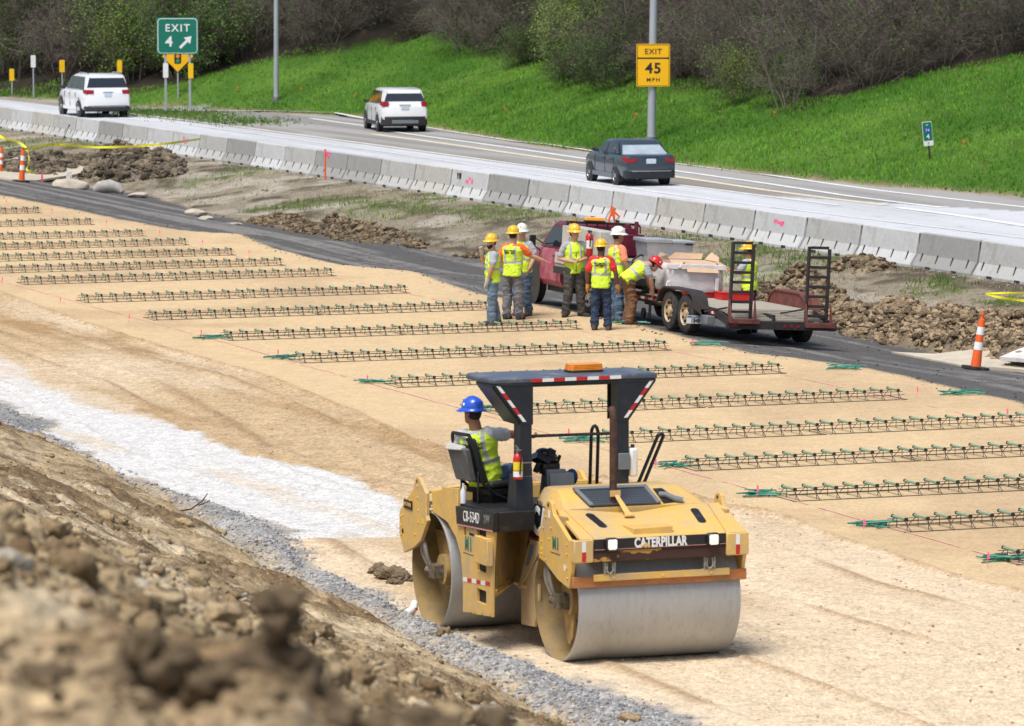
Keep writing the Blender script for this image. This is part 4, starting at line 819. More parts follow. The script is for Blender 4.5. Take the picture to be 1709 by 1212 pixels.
crew(1003,551,R(-8),'worker in red shirt, dark jeans and orange gloves with his back to the camera','yellow','navy','red',2,
  J=dict(EL=(-.27,-.02,1.14),WL=(-.27,.04,.88),ER=(.29,-.02,1.14),WR=(.32,.04,.88),KL=(-.11,.02,.5),KR=(.12,.02,.5),AL=(-.13,-.04,.10),AR=(.14,.0,.10)),logo='back',gloves='glove',group=G,head=(R(-25),0),h=.98,glasses=False,boots='boot')
crew(1030,538,R(-60),'worker in salmon shirt and white patterned hard hat standing side-on with a black glove','white','jeans','salmon',1,
  J=dict(EL=(-.25,-.02,1.14),WL=(-.24,.10,.90),ER=(.27,.0,1.14),WR=(.28,.12,.90),KL=(-.09,.04,.5),KR=(.10,-.02,.5)),gloves='bglove',group=G,head=(R(-15),0),h=1.05)
crew(1052,541,R(-72),'worker in red hard hat and brown trousers bending over the front of the trailer','red','brown','tee',0,
  J=dict(P=(0,-.06,.90),N=(0,.33,1.17),HL=(-.09,-.06,.87),HR=(.09,-.06,.87),KL=(-.10,.04,.48),KR=(.10,.02,.48),AL=(-.11,-.04,.10),AR=(.11,-.06,.10),EL=(-.20,.40,.92),WL=(-.14,.47,.68),ER=(.22,.34,.90),WR=(.16,.40,.66),HD=(0,.50,1.16)),group=G,head=(0,R(-35)),h=1.0)
crew(1250,556,R(60),'worker in yellow hard hat and dark jeans standing behind the left loading ramp','yellow','navy','tee',1,z=-.20,
  J=dict(EL=(-.26,.10,1.20),WL=(-.14,.32,1.22),ER=(.26,.10,1.16),WR=(.14,.30,1.16)),group=G,head=(R(0),0),h=1.0)
# ================================================ DOWEL BASKETS AND LOOSE RODS
MT['dowel']=mat('green_epoxy_bar',(.22,.34,.22),.45,var=.12); MT['wire']=mat('basket_wire',(.03,.028,.025),.6,.3,var=.3); MT['clip']=mat('black_clip',(.02,.022,.02),.5)
MT['rod']=mat('teal_green_rod',(.03,.22,.15),.45,var=.2,scale=3); MT['pink']=mat('fluorescent_pink',(.95,.12,.30),.7,var=.05)
ROWDIR=np.array([math.cos(.3632),math.sin(.3632)])
def make_basket():
    root=empty('dowel_basket',(0,0,0)); w=MB(); n=12; sp=.3048; L0=-.10; L1=(n-1)*sp+.10; r=.0054
    for y in (-1,1):
        for yy,z in ((.15,.118),(.225,.075)): w.tube([(L0,y*yy,z),(L1,y*yy,z)],r*.8,4)
    for y in (-.35,.35): w.tube([(L0,y,.008),(L1,y,.008)],r,4)
    for i in range(n):
        x=i*sp
        for s in (-1,1):
            w.tube([(x,s*.15,.128),(x,s*.35,.008)],r*1.1,4); w.tube([(x+.035,s*.15,.12),(x+.035,s*.155,.0)],r,4); 
    for x in (L0+.02,L1-.02): w.tube([(x,-.35,.008),(x,.35,.008)],r*.7,4)
    w.build('wire_frame',MT['wire'],root,smooth=False)
    d=MB().cyl((0,-.20,.148),(0,.20,.148),.0195,8).build('dowel_bar',MT['dowel'],root)
    c=MB().cyl((0,-.212,.148),(0,-.182,.148),.0245,8).build('end_sleeve',MT['clip'],d)
    c2=c.copy(); SC.collection.objects.link(c2); c2.parent=d; c2.location=(0,.394,0)
    for i in range(1,n): q=copy_tree(d,root); q.location=(i*sp,random.uniform(-.01,.01),0)
    return root
def rowpts():
    "left ends of the rows surveyed from the photo, far to near"
    L=[None]*6+[(32,474),(132,504),(245,533),(370,567),(490,604),(650,645),(818,691),(1003,737),(1142,783),(1303,833),(1487,884),(1672,938)]
    Rr=[(65,355),(152,374),(238,393),(310,408),(387,425),(469,442),(555,461),(680,487),(807,518),(957,548),(1117,583),(1297,622),(1497,665)]
    out=[]
    for k in range(18):
        if k<len(L) and L[k]: p=px(*L[k]); q=np.array([p.x,p.y]); 
        else: p=px(*Rr[k]); q=np.array([p.x,p.y])-ROWDIR*7.16
        out.append(q)
    return out
ROWS=rowpts(); proto=make_basket(); first=True
for k,q in enumerate(ROWS):
    for j in (0,1):
        o=proto if first else copy_tree(proto); first=False
        w=q+ROWDIR*(.12+j*3.60)
        o.location=(w[0],w[1],tz(w[0]+ROWDIR[0]*1.7,w[1]+ROWDIR[1]*1.7)+.0); o.rotation_euler=(0,0,.3632+random.uniform(-.003,.003))
        kk=17-k; nm=['nearest','second nearest','third nearest','fourth','fifth','sixth','seventh','eighth','ninth','tenth','eleventh','twelfth','thirteenth','fourteenth','fifteenth','sixteenth','second farthest','farthest'][kk]
        tag(o,f"{'left' if j==0 else 'right'} wire basket of green bars, {nm} row"+("" if kk in(0,1,2,16,17) else " from the front"),'dowel basket','dowel baskets in rows on the sand bed')
def bundle(a,b,ang,n,spread,label,seed,ln=.46):
    rr=random.Random(seed); p=px(a,b); root=empty('rod_bundle',(p.x,p.y,tz(p.x,p.y)+.0),ang,label,'rod bundle','loose bundles of green rods beside the rows')
    for i in range(n):
        a_=rr.gauss(0,spread); cx,cy=rr.uniform(-.17,.17),rr.uniform(-.16,.16); z=.016+.018*(i%3)+rr.uniform(0,.006); t=rr.uniform(-.02,.02)
        d=Vector((math.cos(a_)*ln/2,math.sin(a_)*ln/2,t)); c=Vector((cx,cy,z+abs(t))); MB().cyl(c-d,c+d,.011,6).build('rod',MT['rod'],root)
    return root
BL=[((352,566),'small pile of teal rods at the left end of the ninth row from the front'),((471,600),'pile of teal rods left of the eighth row from the front'),((630,640),'pile of teal rods left of the seventh row, behind the roller canopy'),((797,684),'pile of teal rods beside the operator\'s blue hard hat'),((975,737),'pile of teal rods seen through the roller canopy frame'),((1128,780),'pile of teal rods left of the fourth row from the front'),((1270,828),'pile of teal rods left of the third nearest row'),((1458,879),'pile of teal rods left of the second nearest row'),((1674,936),'pile of teal rods at the right edge left of the nearest row')]
for i,((a,b),lb) in enumerate(BL): bundle(a,b,.02+.15*math.sin(i*2.3),9+i//3,.75,lb,40+i)
for i,((a,b),lb) in enumerate([((1048,541),'flat pile of teal rods by the feet of the crew'),((1182,577),'pile of teal rods on the sand in front of the trailer wheels'),((1413,616),'flat pile of teal rods near the dark road, below the loading ramps'),((1603,659),'flat pile of teal rods near the dark road, below the right traffic cone')]): bundle(a,b,.0,9,.55,lb,80+i,.56)
# pink survey paint lines and flags
def strip_line(p0,p1,w,name,jit=.01,gap=.12,z=.008):
    b=MB(); P0,P1=Vector(p0),Vector(p1); L=(P1-P0).length; n=int(L/.35); d=(P1-P0).normalized(); s=Vector((-d.y,d.x,0)); o=0
    pts=[]
    for i in range(n+1):
        o=o*.8+random.gauss(0,jit); c=P0+d*(L*i/n)+s*o; ww=w*random.uniform(.6,1.2)
        pts.append((Vector((c.x,c.y,tz(c.x,c.y)+z)),ww))
    for i in range(n):
        if random.random()<gap: continue
        (a,wa),(c,wc)=pts[i],pts[i+1]; b.hexa([a-s*wa,c-s*wc,c+s*wc,a+s*wa]+[q+Vector((0,0,.003)) for q in (a-s*wa,c-s*wc,c+s*wc,a+s*wa)])
    return tag(b.build(name,MT['pinkpaint'],smooth=False),kind='structure')
MT['pinkpaint']=mat('pink_survey_paint',(.80,.40,.38),.9,var=.15,scale=20)
l0=px(-60,452);l1=px(1800,970); strip_line(l0,l1,.011,'painted_line'); l0=px(-60,330); l1=px(1800,733); strip_line(l0,l1,.011,'painted_line',gap=.3)
def flag(a,b,h,lab,kind=0):
    p=px(a,b); z=tz(p.x,p.y); r=empty('pin_flag',(p.x,p.y,z),R(20),lab,'survey flag','pink survey flags along the rows')
    MB().tube([(0,0,-.03),(.005,0,h)],.004,4).build('wire_stem',MT['pink'],r); 
    m=MB(); m.hexa([(0,-.002,h-.09),(.022,-.02,h-.08),(.022,-.015,h-.08),(0,.002,h-.09),(0,-.002,h),(.02,-.015,h-.01),(.02,-.01,h-.01),(0,.002,h)]); m.build('flag_cloth',MT['pink'],r)
SPOT={ (40,358):'at the far left corner of the sand bed',(86,357):'above the farthest row near the dark road'}
FL=[(10,343),(86,357),(177,378),(266,395),(337,411),(415,429),(1155,582),(1530,663),(1680,700),(3,476),(100,506),(215,540),(335,562),(463,600),(612,640),(948,735),(1093,783),(1263,831),(1441,884),(1648,946)]
for i,(a,b) in enumerate(FL): flag(a,b,.17 if i<9 else .14+.04*(i%2),('pink wire flag at the road edge of the sand, ' if i<9 else 'pink wire flag on the near side of the sand, ')+['leftmost','second','third','fourth','fifth','sixth','before the trailer','third from the right','rightmost at the road edge'][i] if i<9 else 'pink wire flag on the near pink line, '+['leftmost','second','third','fourth','fifth','sixth','behind the canopy','fourth from the right','third from the right','second from the right','rightmost'][i-9])
# ================================================ JERSEY BARRIERS
def conc(name,c,d): return mat(name,c,.85,var=.08,scale=2.2,bump=.3,bscale=40,dirt=d,dscale=2.0,damt=.7)
BC=[conc('barrier_concrete_a',(.47,.47,.455),(.34,.33,.30)),conc('barrier_concrete_b',(.56,.57,.57),(.42,.41,.38)),conc('barrier_concrete_c',(.33,.33,.315),(.27,.26,.24)),conc('barrier_concrete_d',(.50,.485,.45),(.36,.34,.30))]
MT['slotdark']=mat('painted_slot_shade',(.03,.03,.03),.9)  # near-black colour stands in for shade in the barrier slots and joints
def barrier_mesh():
    L=1.465; prof=[(-.30,0),(-.30,.075),(-.145,.33),(-.075,.80),(-.06,.815),(.06,.815),(.075,.80),(.145,.33),(.30,.075),(.30,0)]
    m=MB(); m.prism(prof,'y',-L,L); return m
bm_=barrier_mesh()
b0=px(0,212);b1=px(1709,472); bd=(b1-b0); bl=bd.length; bd.normalize()
n0=-3; n=int(bl/3.05)+8; i0=0; bproto={}
def barrier_proto(k):
    b=empty('jersey_barrier',(0,0,0)); bm_.build('barrier_body',BC[k],b,bevel=.012,sharp=14); MB().prism([(-.07,.05),(-.05,.78),(.05,.78),(.07,.05)],'y',1.467,1.58).build('joint_hook_shade',MT['slotdark'],b)  # dark block in the joint gap, hook and painted shade in one
    L=1.515
    # cast slots and lifting notches along the foot, blocks coloured as their shade
    for y in (-.66,.66):
        s=MB(); s.box((-.308,y-.13,-.0),(-.18,y+.13,.085)); s.build('foot_notch',MT['slotdark'],b,bevel=.01)
    for y in (-1.15,-.38,.38,1.15):
        s=MB(); s.hexa([(-.262,y-.025,.13),(-.262,y+.025,.13),(-.22,y+.025,.13),(-.22,y-.025,.13),(-.148,y+.035,.36),(-.148,y+.085,.36),(-.12,y+.085,.36),(-.12,y+.035,.36)]); s.build('cast_slot',MT['slotdark'],b)
    return b
BP=[barrier_proto(k) for k in range(4)]; used=[False]*4
order=[0,3,0,1,3,0,1,2,0,1,1,0,2,1,0,2,2,0,3,1,2,0,1,1,3,0,1,0,1,2,0,1,0,3,1,0,1,3,0,2,1]
PR=[(332,'pink paint patch beside the yellow tape'),(762,'black scribble and pink painted numbers'),(1347,'bright pink painted blotch')]
marks={}
cnt=int((bl+12)/3.05)
for i in range(cnt):
    c=b0+bd*(3.05*(i-2)+.6); k=order[i%len(order)]
    o=BP[k] if not used[k] else copy_tree(BP[k]); used[k]=True
    o.location=(c.x,c.y,-.015); o.rotation_euler=(0,0,math.atan2(bd.y,bd.x)+PI/2+random.uniform(-.006,.006))
    # local -x must face the site
    tag(o,f"concrete barrier number {i-1} from the photo's left edge" if i>1 else "concrete barrier beyond the left edge of the photo, farthest" if i==0 else "concrete barrier cut by the left edge of the photo",'concrete barrier','concrete barriers between the verge and the highway'); marks[i]=o
def pix_of(o):
    z=0-CH; X,Y=o.location.x,o.location.y; c,s=math.cos(PIT),math.sin(PIT); return 854.5+FPX*X/(Y*c-z*s)
for xp,lab in PR:
    i=min(marks,key=lambda q:abs(pix_of(marks[q])-xp)); o=marks[i]; b=MB(); rr=random.Random(xp)
    for q in range(6):
        y=rr.uniform(-.28,.28); z=.55+rr.uniform(-.09,.09); w=rr.uniform(.05,.14); h=rr.uniform(.02,.06)
        xx=lambda z_:-(.145-(z_-.33)*.149)-.004
        b.hexa([(xx(z-h),y-w,z-h),(xx(z-h),y+w,z-h*.8),(xx(z-h)+.003,y+w,z-h*.8),(xx(z-h)+.003,y-w,z-h),(xx(z+h),y-w*.8,z+h),(xx(z+h),y+w*.9,z+h),(xx(z+h)+.003,y+w*.9,z+h),(xx(z+h)+.003,y-w*.8,z+h)])
    b.build('paint_mark',MT['pink'],o)
    if xp==762:
        b=MB()
        for y in (.95,.80,.72): b.box((-.125,y-.02,.55),(-.095,y+.015,.72))
        b.build('paint_mark',MT['black'],o)
    o['label']='concrete barrier with '+lab
# ================================================ HIGHWAY PAINT
MT['linew']=mat('road_line_white',(.72,.72,.70),.7,var=.15,scale=3); MT['liney']=mat('road_line_cream',(.66,.60,.44),.7,var=.15,scale=3); MT['joint']=mat('joint_tar',(.10,.10,.10),.9)
def pline(pts,w,m,name='painted_line',z=.012):
    b=MB(); P=[px(a,c) for a,c in pts]
    for i in range(len(P)-1):
        d=(P[i+1]-P[i]); n=max(1,int(d.length/4)); s=Vector((-d.y,d.x,0)).normalized()*w/2
        for k in range(n):
            a=P[i]+d*k/n; c=P[i]+d*(k+1)/n; za,zc=tz(a.x,a.y)+z,tz(c.x,c.y)+z; a=Vector((a.x,a.y,za)); c=Vector((c.x,c.y,zc)); e=Vector((0,0,.002))
            b.hexa([a-s-e,c-s-e,c+s-e,a+s-e,a-s,c-s,c+s,a+s])
    return tag(b.build(name,m,smooth=False),kind='structure')
pline([(620,224),(700,234),(860,257),(1070,287),(1280,318),(1380,331),(1478,343)],.30,MT['liney'])
pline([(518,198),(614,211),(660,221),(860,248),(980,266),(1123,285),(1280,307),(1420,328),(1572,347)],.24,MT['linew'])
pline([(330,185),(450,188),(560,193),(706,212),(860,237),(1123,273),(1280,293),(1480,320),(1709,346),(1800,357)],.24,MT['linew'])
pline([(1500,347),(1600,360),(1709,377),(1800,390)],.35,MT['linew'])
pline([(-50,180),(300,206),(700,262),(1100,322),(1400,360),(1709,398),(1800,410)],.14,MT['linew'])
pline([(215,190),(400,212),(640,244),(860,274),(1100,305),(1400,343)],.18,MT['linew'])
# ================================================ CARS  (local: x right, y forward, z up)
MT['carglass']=mat('car_glass',(.015,.02,.025),.05,var=.1,spec=1.0); MT['tail']=mat('tail_lamp',(.30,.008,.012),.15,var=.3,scale=20); MT['plate']=mat('licence_plate',(.55,.62,.72),.4,var=.15,scale=25); MT['trimblk']=mat('black_trim',(.025,.026,.028),.5,var=.2)
MT['rim']=mat('alloy_rim',(.45,.46,.47),.3,.7,var=.15)
def wheel(par,c,r,w,side,name='wheel',rimr=.62,rimm=None,dish=.03):
    e=MB(); x=c[0]; prof=[(-w/2,r*rimr),(-w/2,r*.9),(-w/2+.02,r*.985),(-w/2+.04,r),(w/2-.04,r),(w/2-.02,r*.985),(w/2,r*.9),(w/2,r*rimr)]
    e.lathe(prof,c,'x',32,close=True); t=e.build(name,MT['rubber'],par,sharp=40)
    s=side; m=MB(); xo=x+s*w/2; m.lathe([(s*(-.005),r*rimr),(s*(-dish),r*rimr*.93),(s*(-dish-.01),r*.22),(s*(-.01),r*.2),(s*(-.0),.001)],(xo,c[1],c[2]),'x',24)
    k=m
    for i in range(5 if not rimm else 8):
        a=2*PI*i/(5 if not rimm else 8)+.3; rr=r*.42; q=(xo-s*dish*.6,c[1]+rr*math.cos(a),c[2]+rr*math.sin(a)); k.cyl((q[0]-s*.02,q[1],q[2]),(q[0]+s*.004,q[1],q[2]),r*.085,8,1)
    m.build('rim',[rimm or MT['rim'],MT['black']],t,sharp=30)
    return t
def car_shell(sec,yy): # sec: list of (y, [(halfwidth, z)...]) -> mirrored rings
    rings=[]
    for y,pr in sec: rings.append([(w,y+(dy if len(p)>2 else 0),z) for p in pr for (w,z,*q) in [p] for dy in [q[0] if q else 0]]+[(-w,y+(q[0] if q else 0),z) for p in pr[::-1] for (w,z,*q) in [p]])
    return rings
def suv(name,loc,rz,label,S):
    root=empty(name,loc,rz,label,'car','cars driving on the highway'); L,Wd,H=S['L'],S['W']/2,S['H']; m=MB(); body=S['body']
    y0,y1=-L/2,L/2; gc=S['gc']; sh=S['sh']; bh=S['bh']   # ground clearance, shoulder height, bonnet height
    # lower body
    def low(y,w,zt,zb=gc,shz=None): shz=shz or (zb+zt)/2; return (y,[(w*.90,zb),(w*.985,zb+.10),(w,shz),(w*.985,zt-.10),(w*.94,zt-.01),(w*.86,zt+.02)])
    sec=[low(y0,Wd*.87,sh-.08,gc+.10),low(y0+.04,Wd*.93,sh-.02,gc+.04),low(y0+.22,Wd*.97,sh),low(y0+.9,Wd,sh),low(-.2,Wd,sh-.01),low(y1-1.6,Wd,sh-.02),low(y1-1.3,Wd*.99,bh+.04),low(y1-.6,Wd*.96,bh-.02),low(y1-.15,Wd*.88,bh-.12),low(y1,Wd*.72,bh-.28,gc+.1)]
    m.loft(car_shell(sec,0)); bd_=m.build('body',body,root,sharp=32)
    # greenhouse
    g=MB(); rk=S['rake']; gs=sh+.0
    def gh(yb,yt,wb,wt,zb,zt): return [(wb,yb,zb),(wb*.985,yb,zb+.03),(wt+.02,yt,zt-.05),(wt-.06,yt,zt-.008),(-wt+.06,yt,zt-.008),(-wt-.02,yt,zt-.05),(-wb*.985,yb,zb+.03),(-wb,yb,zb)]
    wt=Wd*S.get('tw',.76)
    st=S['gh']; rings=[gh(yb,yt,Wd*.93*wf,wt*wf,gs-.03,zt) for yb,yt,zt,wf in st]; g.loft(rings); g.build('roof',body,root,sharp=30)
    yb,yt,zt,wf=st[0]
    # rear window
    def on_rear(t,x): # t: 0 bottom..1 top
        z=gs+.0+(zt-.05-gs)*t; y=yb+(yt-yb)*t; return (x*(1-.10*t),y,z)
    w=Wd*S.get('rw',.80); e=S.get('re',.012)
    q=[on_rear(S.get('r0',.08),-w),on_rear(S.get('r0',.08),w),on_rear(S.get('rt',.93),w*.90),on_rear(S.get('rt',.93),-w*.90)]
    MB().hexa([(x,y-e,z) for x,y,z in q]+[(x,y+.03,z) for x,y,z in q]).build('rear_window',S.get('rg',MT['carglass']),root,bevel=.008)
    # side windows
    yb2,yt2,zt2,wf2=st[-1]
    for s in (-1,1):
        def on_side(y,t): 
            z=gs+.02+(H-.09-gs)*t; x=Wd*.93+(wt+.02-Wd*.93)*t; return (s*(x+.012),y,z)
        wins=S['win']
        for (a,b,c,d) in wins: # bottom-rear,bottom-front,top-front,top-rear
            q=[on_side(a,.06),on_side(b,.06),on_side(c,.90),on_side(d,.90)]
            MB().hexa(q+[(x-s*.03,y,z) for x,y,z in q]).build('side_window',MT['carglass'],root,bevel=.004)
        # arches and wheels
        for yw in (y0+S['ro'],y1-S['fo']):
            a=MB(); a.lathe([(s*.0,S['wr']*1.16),(s*.012,S['wr']*1.16),(s*.012,.01)],(s*(Wd*.985-.0),yw,S['wr']),'x',28); a.build('wheel_arch',MT['trimblk'],root)
            wheel(root,(s*(Wd-.10),yw,S['wr']),S['wr'],.23,s)
        a=MB(); a.box((s*(Wd*.93),y0+.9,gc-.02),(s*(Wd*1.004),y1-1.1,gc+.13)); a.build('sill_trim',MT['trimblk'] if S['clad'] else body,root,bevel=.01)
        a=MB(); a.hexa([(s*Wd*1.0,y1-1.75,sh+.02),(s*(Wd+.20),y1-1.72,sh+.04),(s*(Wd+.20),y1-1.62,sh+.04),(s*Wd*1.0,y1-1.65,sh+.02),(s*Wd*1.0,y1-1.75,sh+.10),(s*(Wd+.19),y1-1.72,sh+.17),(s*(Wd+.19),y1-1.62,sh+.17),(s*Wd*1.0,y1-1.65,sh+.10)]); a.build('door_mirror',body if S['clad']==1 else MT['trimblk'],root,bevel=.02)
        for yy in S['seams']: MB().box((s*(Wd*.99),yy-.006,gc+.12),(s*(Wd*1.004),yy+.006,sh-.08)).build('door_seam',MT['trimblk'],root)
        for yy in S['hnd']: MB().box((s*(Wd*1.0),yy-.09,sh-.17),(s*(Wd*1.02),yy+.09,sh-.135)).build('door_handle',S.get('hm',MT['chrome']),root,bevel=.006)
        # tail lamps
        lz0,lz1=S['lamp']; lw=S['lw']; q=[(s*(Wd*.99-lw),y0+.015,lz0+.02),(s*Wd*.93,y0+.06,lz0),(s*Wd*.985,y0+.28,lz0+.05),(s*(Wd*.7),y0+.2,lz0)]
        b=MB(); b.hexa([(s*(Wd*.97-lw),y0-.02,lz0+.02),(s*Wd*.92,y0-.005,lz0),(s*Wd*1.0,y0+.30,lz0+.06),(s*(Wd*.97-lw),y0+.3,lz0+.03),(s*(Wd*.95-lw),y0-.005,lz1-.02),(s*Wd*.91,y0+.02,lz1),(s*Wd*.99,y0+.32,lz1-.01),(s*(Wd*.95-lw),y0+.3,lz1-.02)]); b.build('tail_lamp',MT['tail'],root,bevel=.012)
        if S['clad']: MB().box((s*Wd*.62,y0-.028,gc+.26),(s*Wd*.86,y0+.03,gc+.32)).build('bumper_reflector',MT['tail'],root)
    # bumper
    b=MB(); b.prism([(-Wd*.97,y0+.30),(-Wd*.94,y0+.05),(-Wd*.80,y0-.035),(Wd*.80,y0-.035),(Wd*.94,y0+.05),(Wd*.97,y0+.30)],'z',gc,gc+S['bb']); b.build('rear_bumper',S['bumpm'],root,bevel=.03)
    if S['clad']==2: MB().box((-Wd*.55,y0-.05,gc+.07),(Wd*.55,y0-.03,gc+.2)).build('skid_plate',MT['greybox'],root,bevel=.02)
    else: MB().box((-Wd*.75,y0-.042,gc+S['bb']-.05),(Wd*.75,y0-.03,gc+S['bb']-.03)).build('bumper_strip',MT['chrome'],root)
    pz=S['pz']; MB().box((-.155,y0-.015,pz),(.155,y0+.03,pz+.15)).build('licence_plate',MT['plate'],root,bevel=.004)
    MB().box((-.22,y0-.01,pz+.17),(.22,y0+.03,pz+.19)).build('trim_strip',MT['chrome'] if S['clad'] else MT['trimblk'],root)
    if S.get('rails'):
        for s in (-1,1): MB().tube([(s*(wt-.05),st[0][1]+.15,H-.06),(s*(wt-.05),st[0][1]+.3,H+.03),(s*(wt-.05),st[0][1]+1.7,H+.03),(s*(wt-.05),st[0][1]+1.9,H-.05)],.018,6).build('roof_rail',MT['chrome'],root)
    ex=MB(); ex.cyl((-Wd*.55,y0-.02,gc+.02),(-Wd*.55,y0+.2,gc+.02),.03,10); ex.build('exhaust_tip',MT['steel'],root)
    MB().box((-Wd*.8,y0+.5,gc-.06),(Wd*.8,y1-.5,gc+.1)).build('underbody',MT['trimblk'],root)
    return root
WHITE=mat('white_car_paint',(.80,.81,.82),.22,var=.01,coat=.6); GREY=mat('slate_car_paint',(.03,.045,.062),.28,var=.05,coat=.5)
def road_car(a,b,fn,S,label,name):
    p=px(a,b); return fn(name,(p.x,p.y,0.0),S['rz'],label,S)
road_car(156,193,suv,dict(rz=.33,L=5.1,W=2.0,H=1.80,gc=.30,sh=1.10,bh=1.05,body=WHITE,rake=.2,wr=.375,ro=1.05,fo=.95,clad=0,bumpm=MT['trimblk'],bb=.20,lamp=(.97,1.16),lw=.36,pz=.88,rails=1,
   gh=[(-2.48,-2.28,1.74,.96),(-2.3,-2.0,1.795,1.0),(-.6,-.6,1.80,1),(.35,-.1,1.78,1),(1.25,.45,1.70,.97)],r0=.24,rt=.99,rw=.88,win=[(-2.1,-1.05,-1.1,-1.9),(-1.0,.0,-.05,-1.05),(.05,.95,.4,0)],seams=(-1.0,.02,1.0),hnd=(-.8,.22)),
   'large white SUV with roof rails driving away on the left of the highway','parked_car' if 0 else 'white_suv')
road_car(659,217,suv,dict(rz=.20,L=4.5,W=1.86,H=1.68,gc=.27,sh=1.04,bh=1.0,body=WHITE,rake=.2,wr=.345,ro=.95,fo=.90,clad=2,bumpm=MT['trimblk'],bb=.34,lamp=(.98,1.19),lw=.26,pz=.87,
   gh=[(-2.2,-2.0,1.625,.94),(-2.0,-1.6,1.665,1.0),(-.5,-.5,1.68,1),(.25,.0,1.66,1),(1.15,.45,1.56,.96)],r0=.26,rt=1.0,rw=.86,win=[(-1.75,-1.2,-1.15,-1.5),(-1.1,-.15,-.2,-1.05),(-.1,.85,.35,-.15)],seams=(-1.05,-.12,.9),hnd=(-.9,.08)),
   'white compact SUV with black cladding on the exit ramp below the grass bank','white_hatchback')
SED=dict(rz=.30,L=4.25,W=1.66,H=1.37,gc=.24,sh=.93,bh=.90,body=GREY,rake=.2,wr=.29,ro=.95,fo=.80,clad=0,bumpm=mat('sedan_bumper',(.012,.016,.022),.5),bb=.26,lamp=(.71,.88),lw=.34,pz=.68,hm=MT['trimblk'],
   gh=[(-1.55,-1.12,1.28,.90),(-1.3,-.95,1.35,.97),(-.3,-.3,1.37,1),(.3,.1,1.36,1),(.95,.35,1.30,.96)],r0=.02,rw=.86,re=.05,rg=mat('sky_painted_rear_glass',(.36,.42,.47),.12,var=.15,scale=3,spec=1.0),win=[(-1.35,-1.05,-.85,-1.0),(-.98,-.2,-.22,-.80),(-.14,.72,.28,-.16)],seams=(-1.0,-.17,.8),hnd=(-.75,.05))  # rear glass coloured pale to stand in for a sky reflection
road_car(1049,305,suv,SED,'old dark slate sedan with black licence plate surround driving by the concrete barriers','grey_sedan')
# ================================================ TRAILER, ITS LOAD AND THE FLATBED TRUCK
MT['wood']=mat('weathered_deck_wood',(.40,.36,.29),.85,var=.2,scale=3,stretch=(6,.6,1),dirt=(.22,.19,.15),dscale=3,damt=.7); MT['ramp']=mat('dark_ramp_steel',(.035,.03,.03),.6,.2,var=.3,scale=9,dirt=(.075,.04,.03),dscale=6,damt=.4)
MT['rimtan']=mat('tan_wheel_rim',(.50,.38,.24),.55,var=.15); MT['rusty_red']=mat('rusty_red_fender',(.15,.045,.035),.7,var=.35,scale=5)
MT['wrap']=mat('white_plastic_wrap',(.62,.60,.60),.35,var=.10,scale=3,bump=.9,bscale=7); MT['card']=mat('cardboard',(.60,.42,.28),.8,var=.06)
MT['pinkred']=mat('faded_maroon_paint',(.30,.035,.075),.35,var=.25,scale=1.5,dirt=(.45,.22,.25),dscale=1.6,damt=.6); MT['maroon']=mat('maroon_paint',(.13,.012,.03),.35,var=.25); MT['pale']=mat('pale_grey_panel',(.50,.49,.45),.5,var=.08,dirt=(.33,.30,.26),dscale=4,damt=.6); MT['alu']=mat('aluminium_box',(.50,.52,.56),.4,.5,var=.1,scale=2)
TR=empty('flatbed_trailer',(3.24,88.0,0),0,'low tandem-axle trailer with wood deck and two upright loading ramps','trailer',rot=(0,R(2.9),R(20)))
def TP(m,n,ma,bev=.006,par=TR,**k): return m.build(n,ma,par,bevel=bev,**k)
for s,x in ((-1,0.0),(1,2.33)):
    for y in (.42,-.40): wheel(TR,(x,y,.375 if s<0 else .245),.375,.23,s,rimr=.60,rimm=MT['rimtan'],dish=.045)
    f=MB(); x0,x1=(x-.15,x+.16) if s<0 else (x-.16,x+.15)
    pr=[(1.0,.50),(.86,.74),(.62,.83),(-.60,.83),(-.84,.74),(-.98,.50)]; pr2=[(.95,.50),(.83,.71),(.60,.80),(-.58,.80),(-.81,.71),(-.93,.50)]
    f.prism(pr+pr2[::-1],'x',x0,x1); TP(f,'fender',MT['ramp'] if s<0 else MT['rusty_red'],.004)
    f=MB(); f.prism([(-.86,.74),(-.98,.50),(-1.32,.42),(-1.0,.74)],'x',x0,x0+.02); TP(f,'fender_skirt',MT['ramp'] if s<0 else MT['rusty_red'],0)
m=MB(); m.prism([(1.0,.45),(.86,.77),(.62,.82),(-.60,.82),(-1.10,.77),(-1.28,.45)],'x',2.19,2.21); TP(m,'fender_panel',MT['rusty_red'],0)
m=MB()
for i in range(10): m.prism([(3.3,.50),(3.3,.545),(-1.25,.545),(-1.25,.50)],'x',.19+i*.2,.19+i*.2+.194)
TP(m,'deck',MT['wood'],.003)
m=MB()
for i in range(6): y=-1.27-i*.13; z=.53-(i+.5)*.022; m.box((.30,y-.115,z-.03),(2.05,y,z+.012))
TP(m,'dovetail_slats',MT['wood'],.003)
m=MB(); m.box((.15,-1.3,.40),(.188,3.3,.55)); m.box((2.187,-1.3,.40),(2.225,3.3,.55)); m.box((.188,3.2,.36),(2.187,3.3,.499)); m.box((.5,-1.2,.30),(.6,3.2,.46)); m.box((1.8,-1.2,.30),(1.9,3.2,.46))
for s,x in ((0,.15),(1,2.187)): m.prism([(-1.3,.55),(-1.3,.38),(-2.05,.24),(-2.05,.39)],'x',x,x+.038)
m.box((.05,-2.13,.225),(2.30,-2.05,.375)); m.tube([(.0,.42,.375),(2.33,.42,.245)],.05,8); m.tube([(.0,-.40,.375),(2.33,-.40,.245)],.05,8); m.box((1.0,-2.06,.30),(1.06,-1.3,.50)); TP(m,'trailer_frame',MT['ramp'],.004)
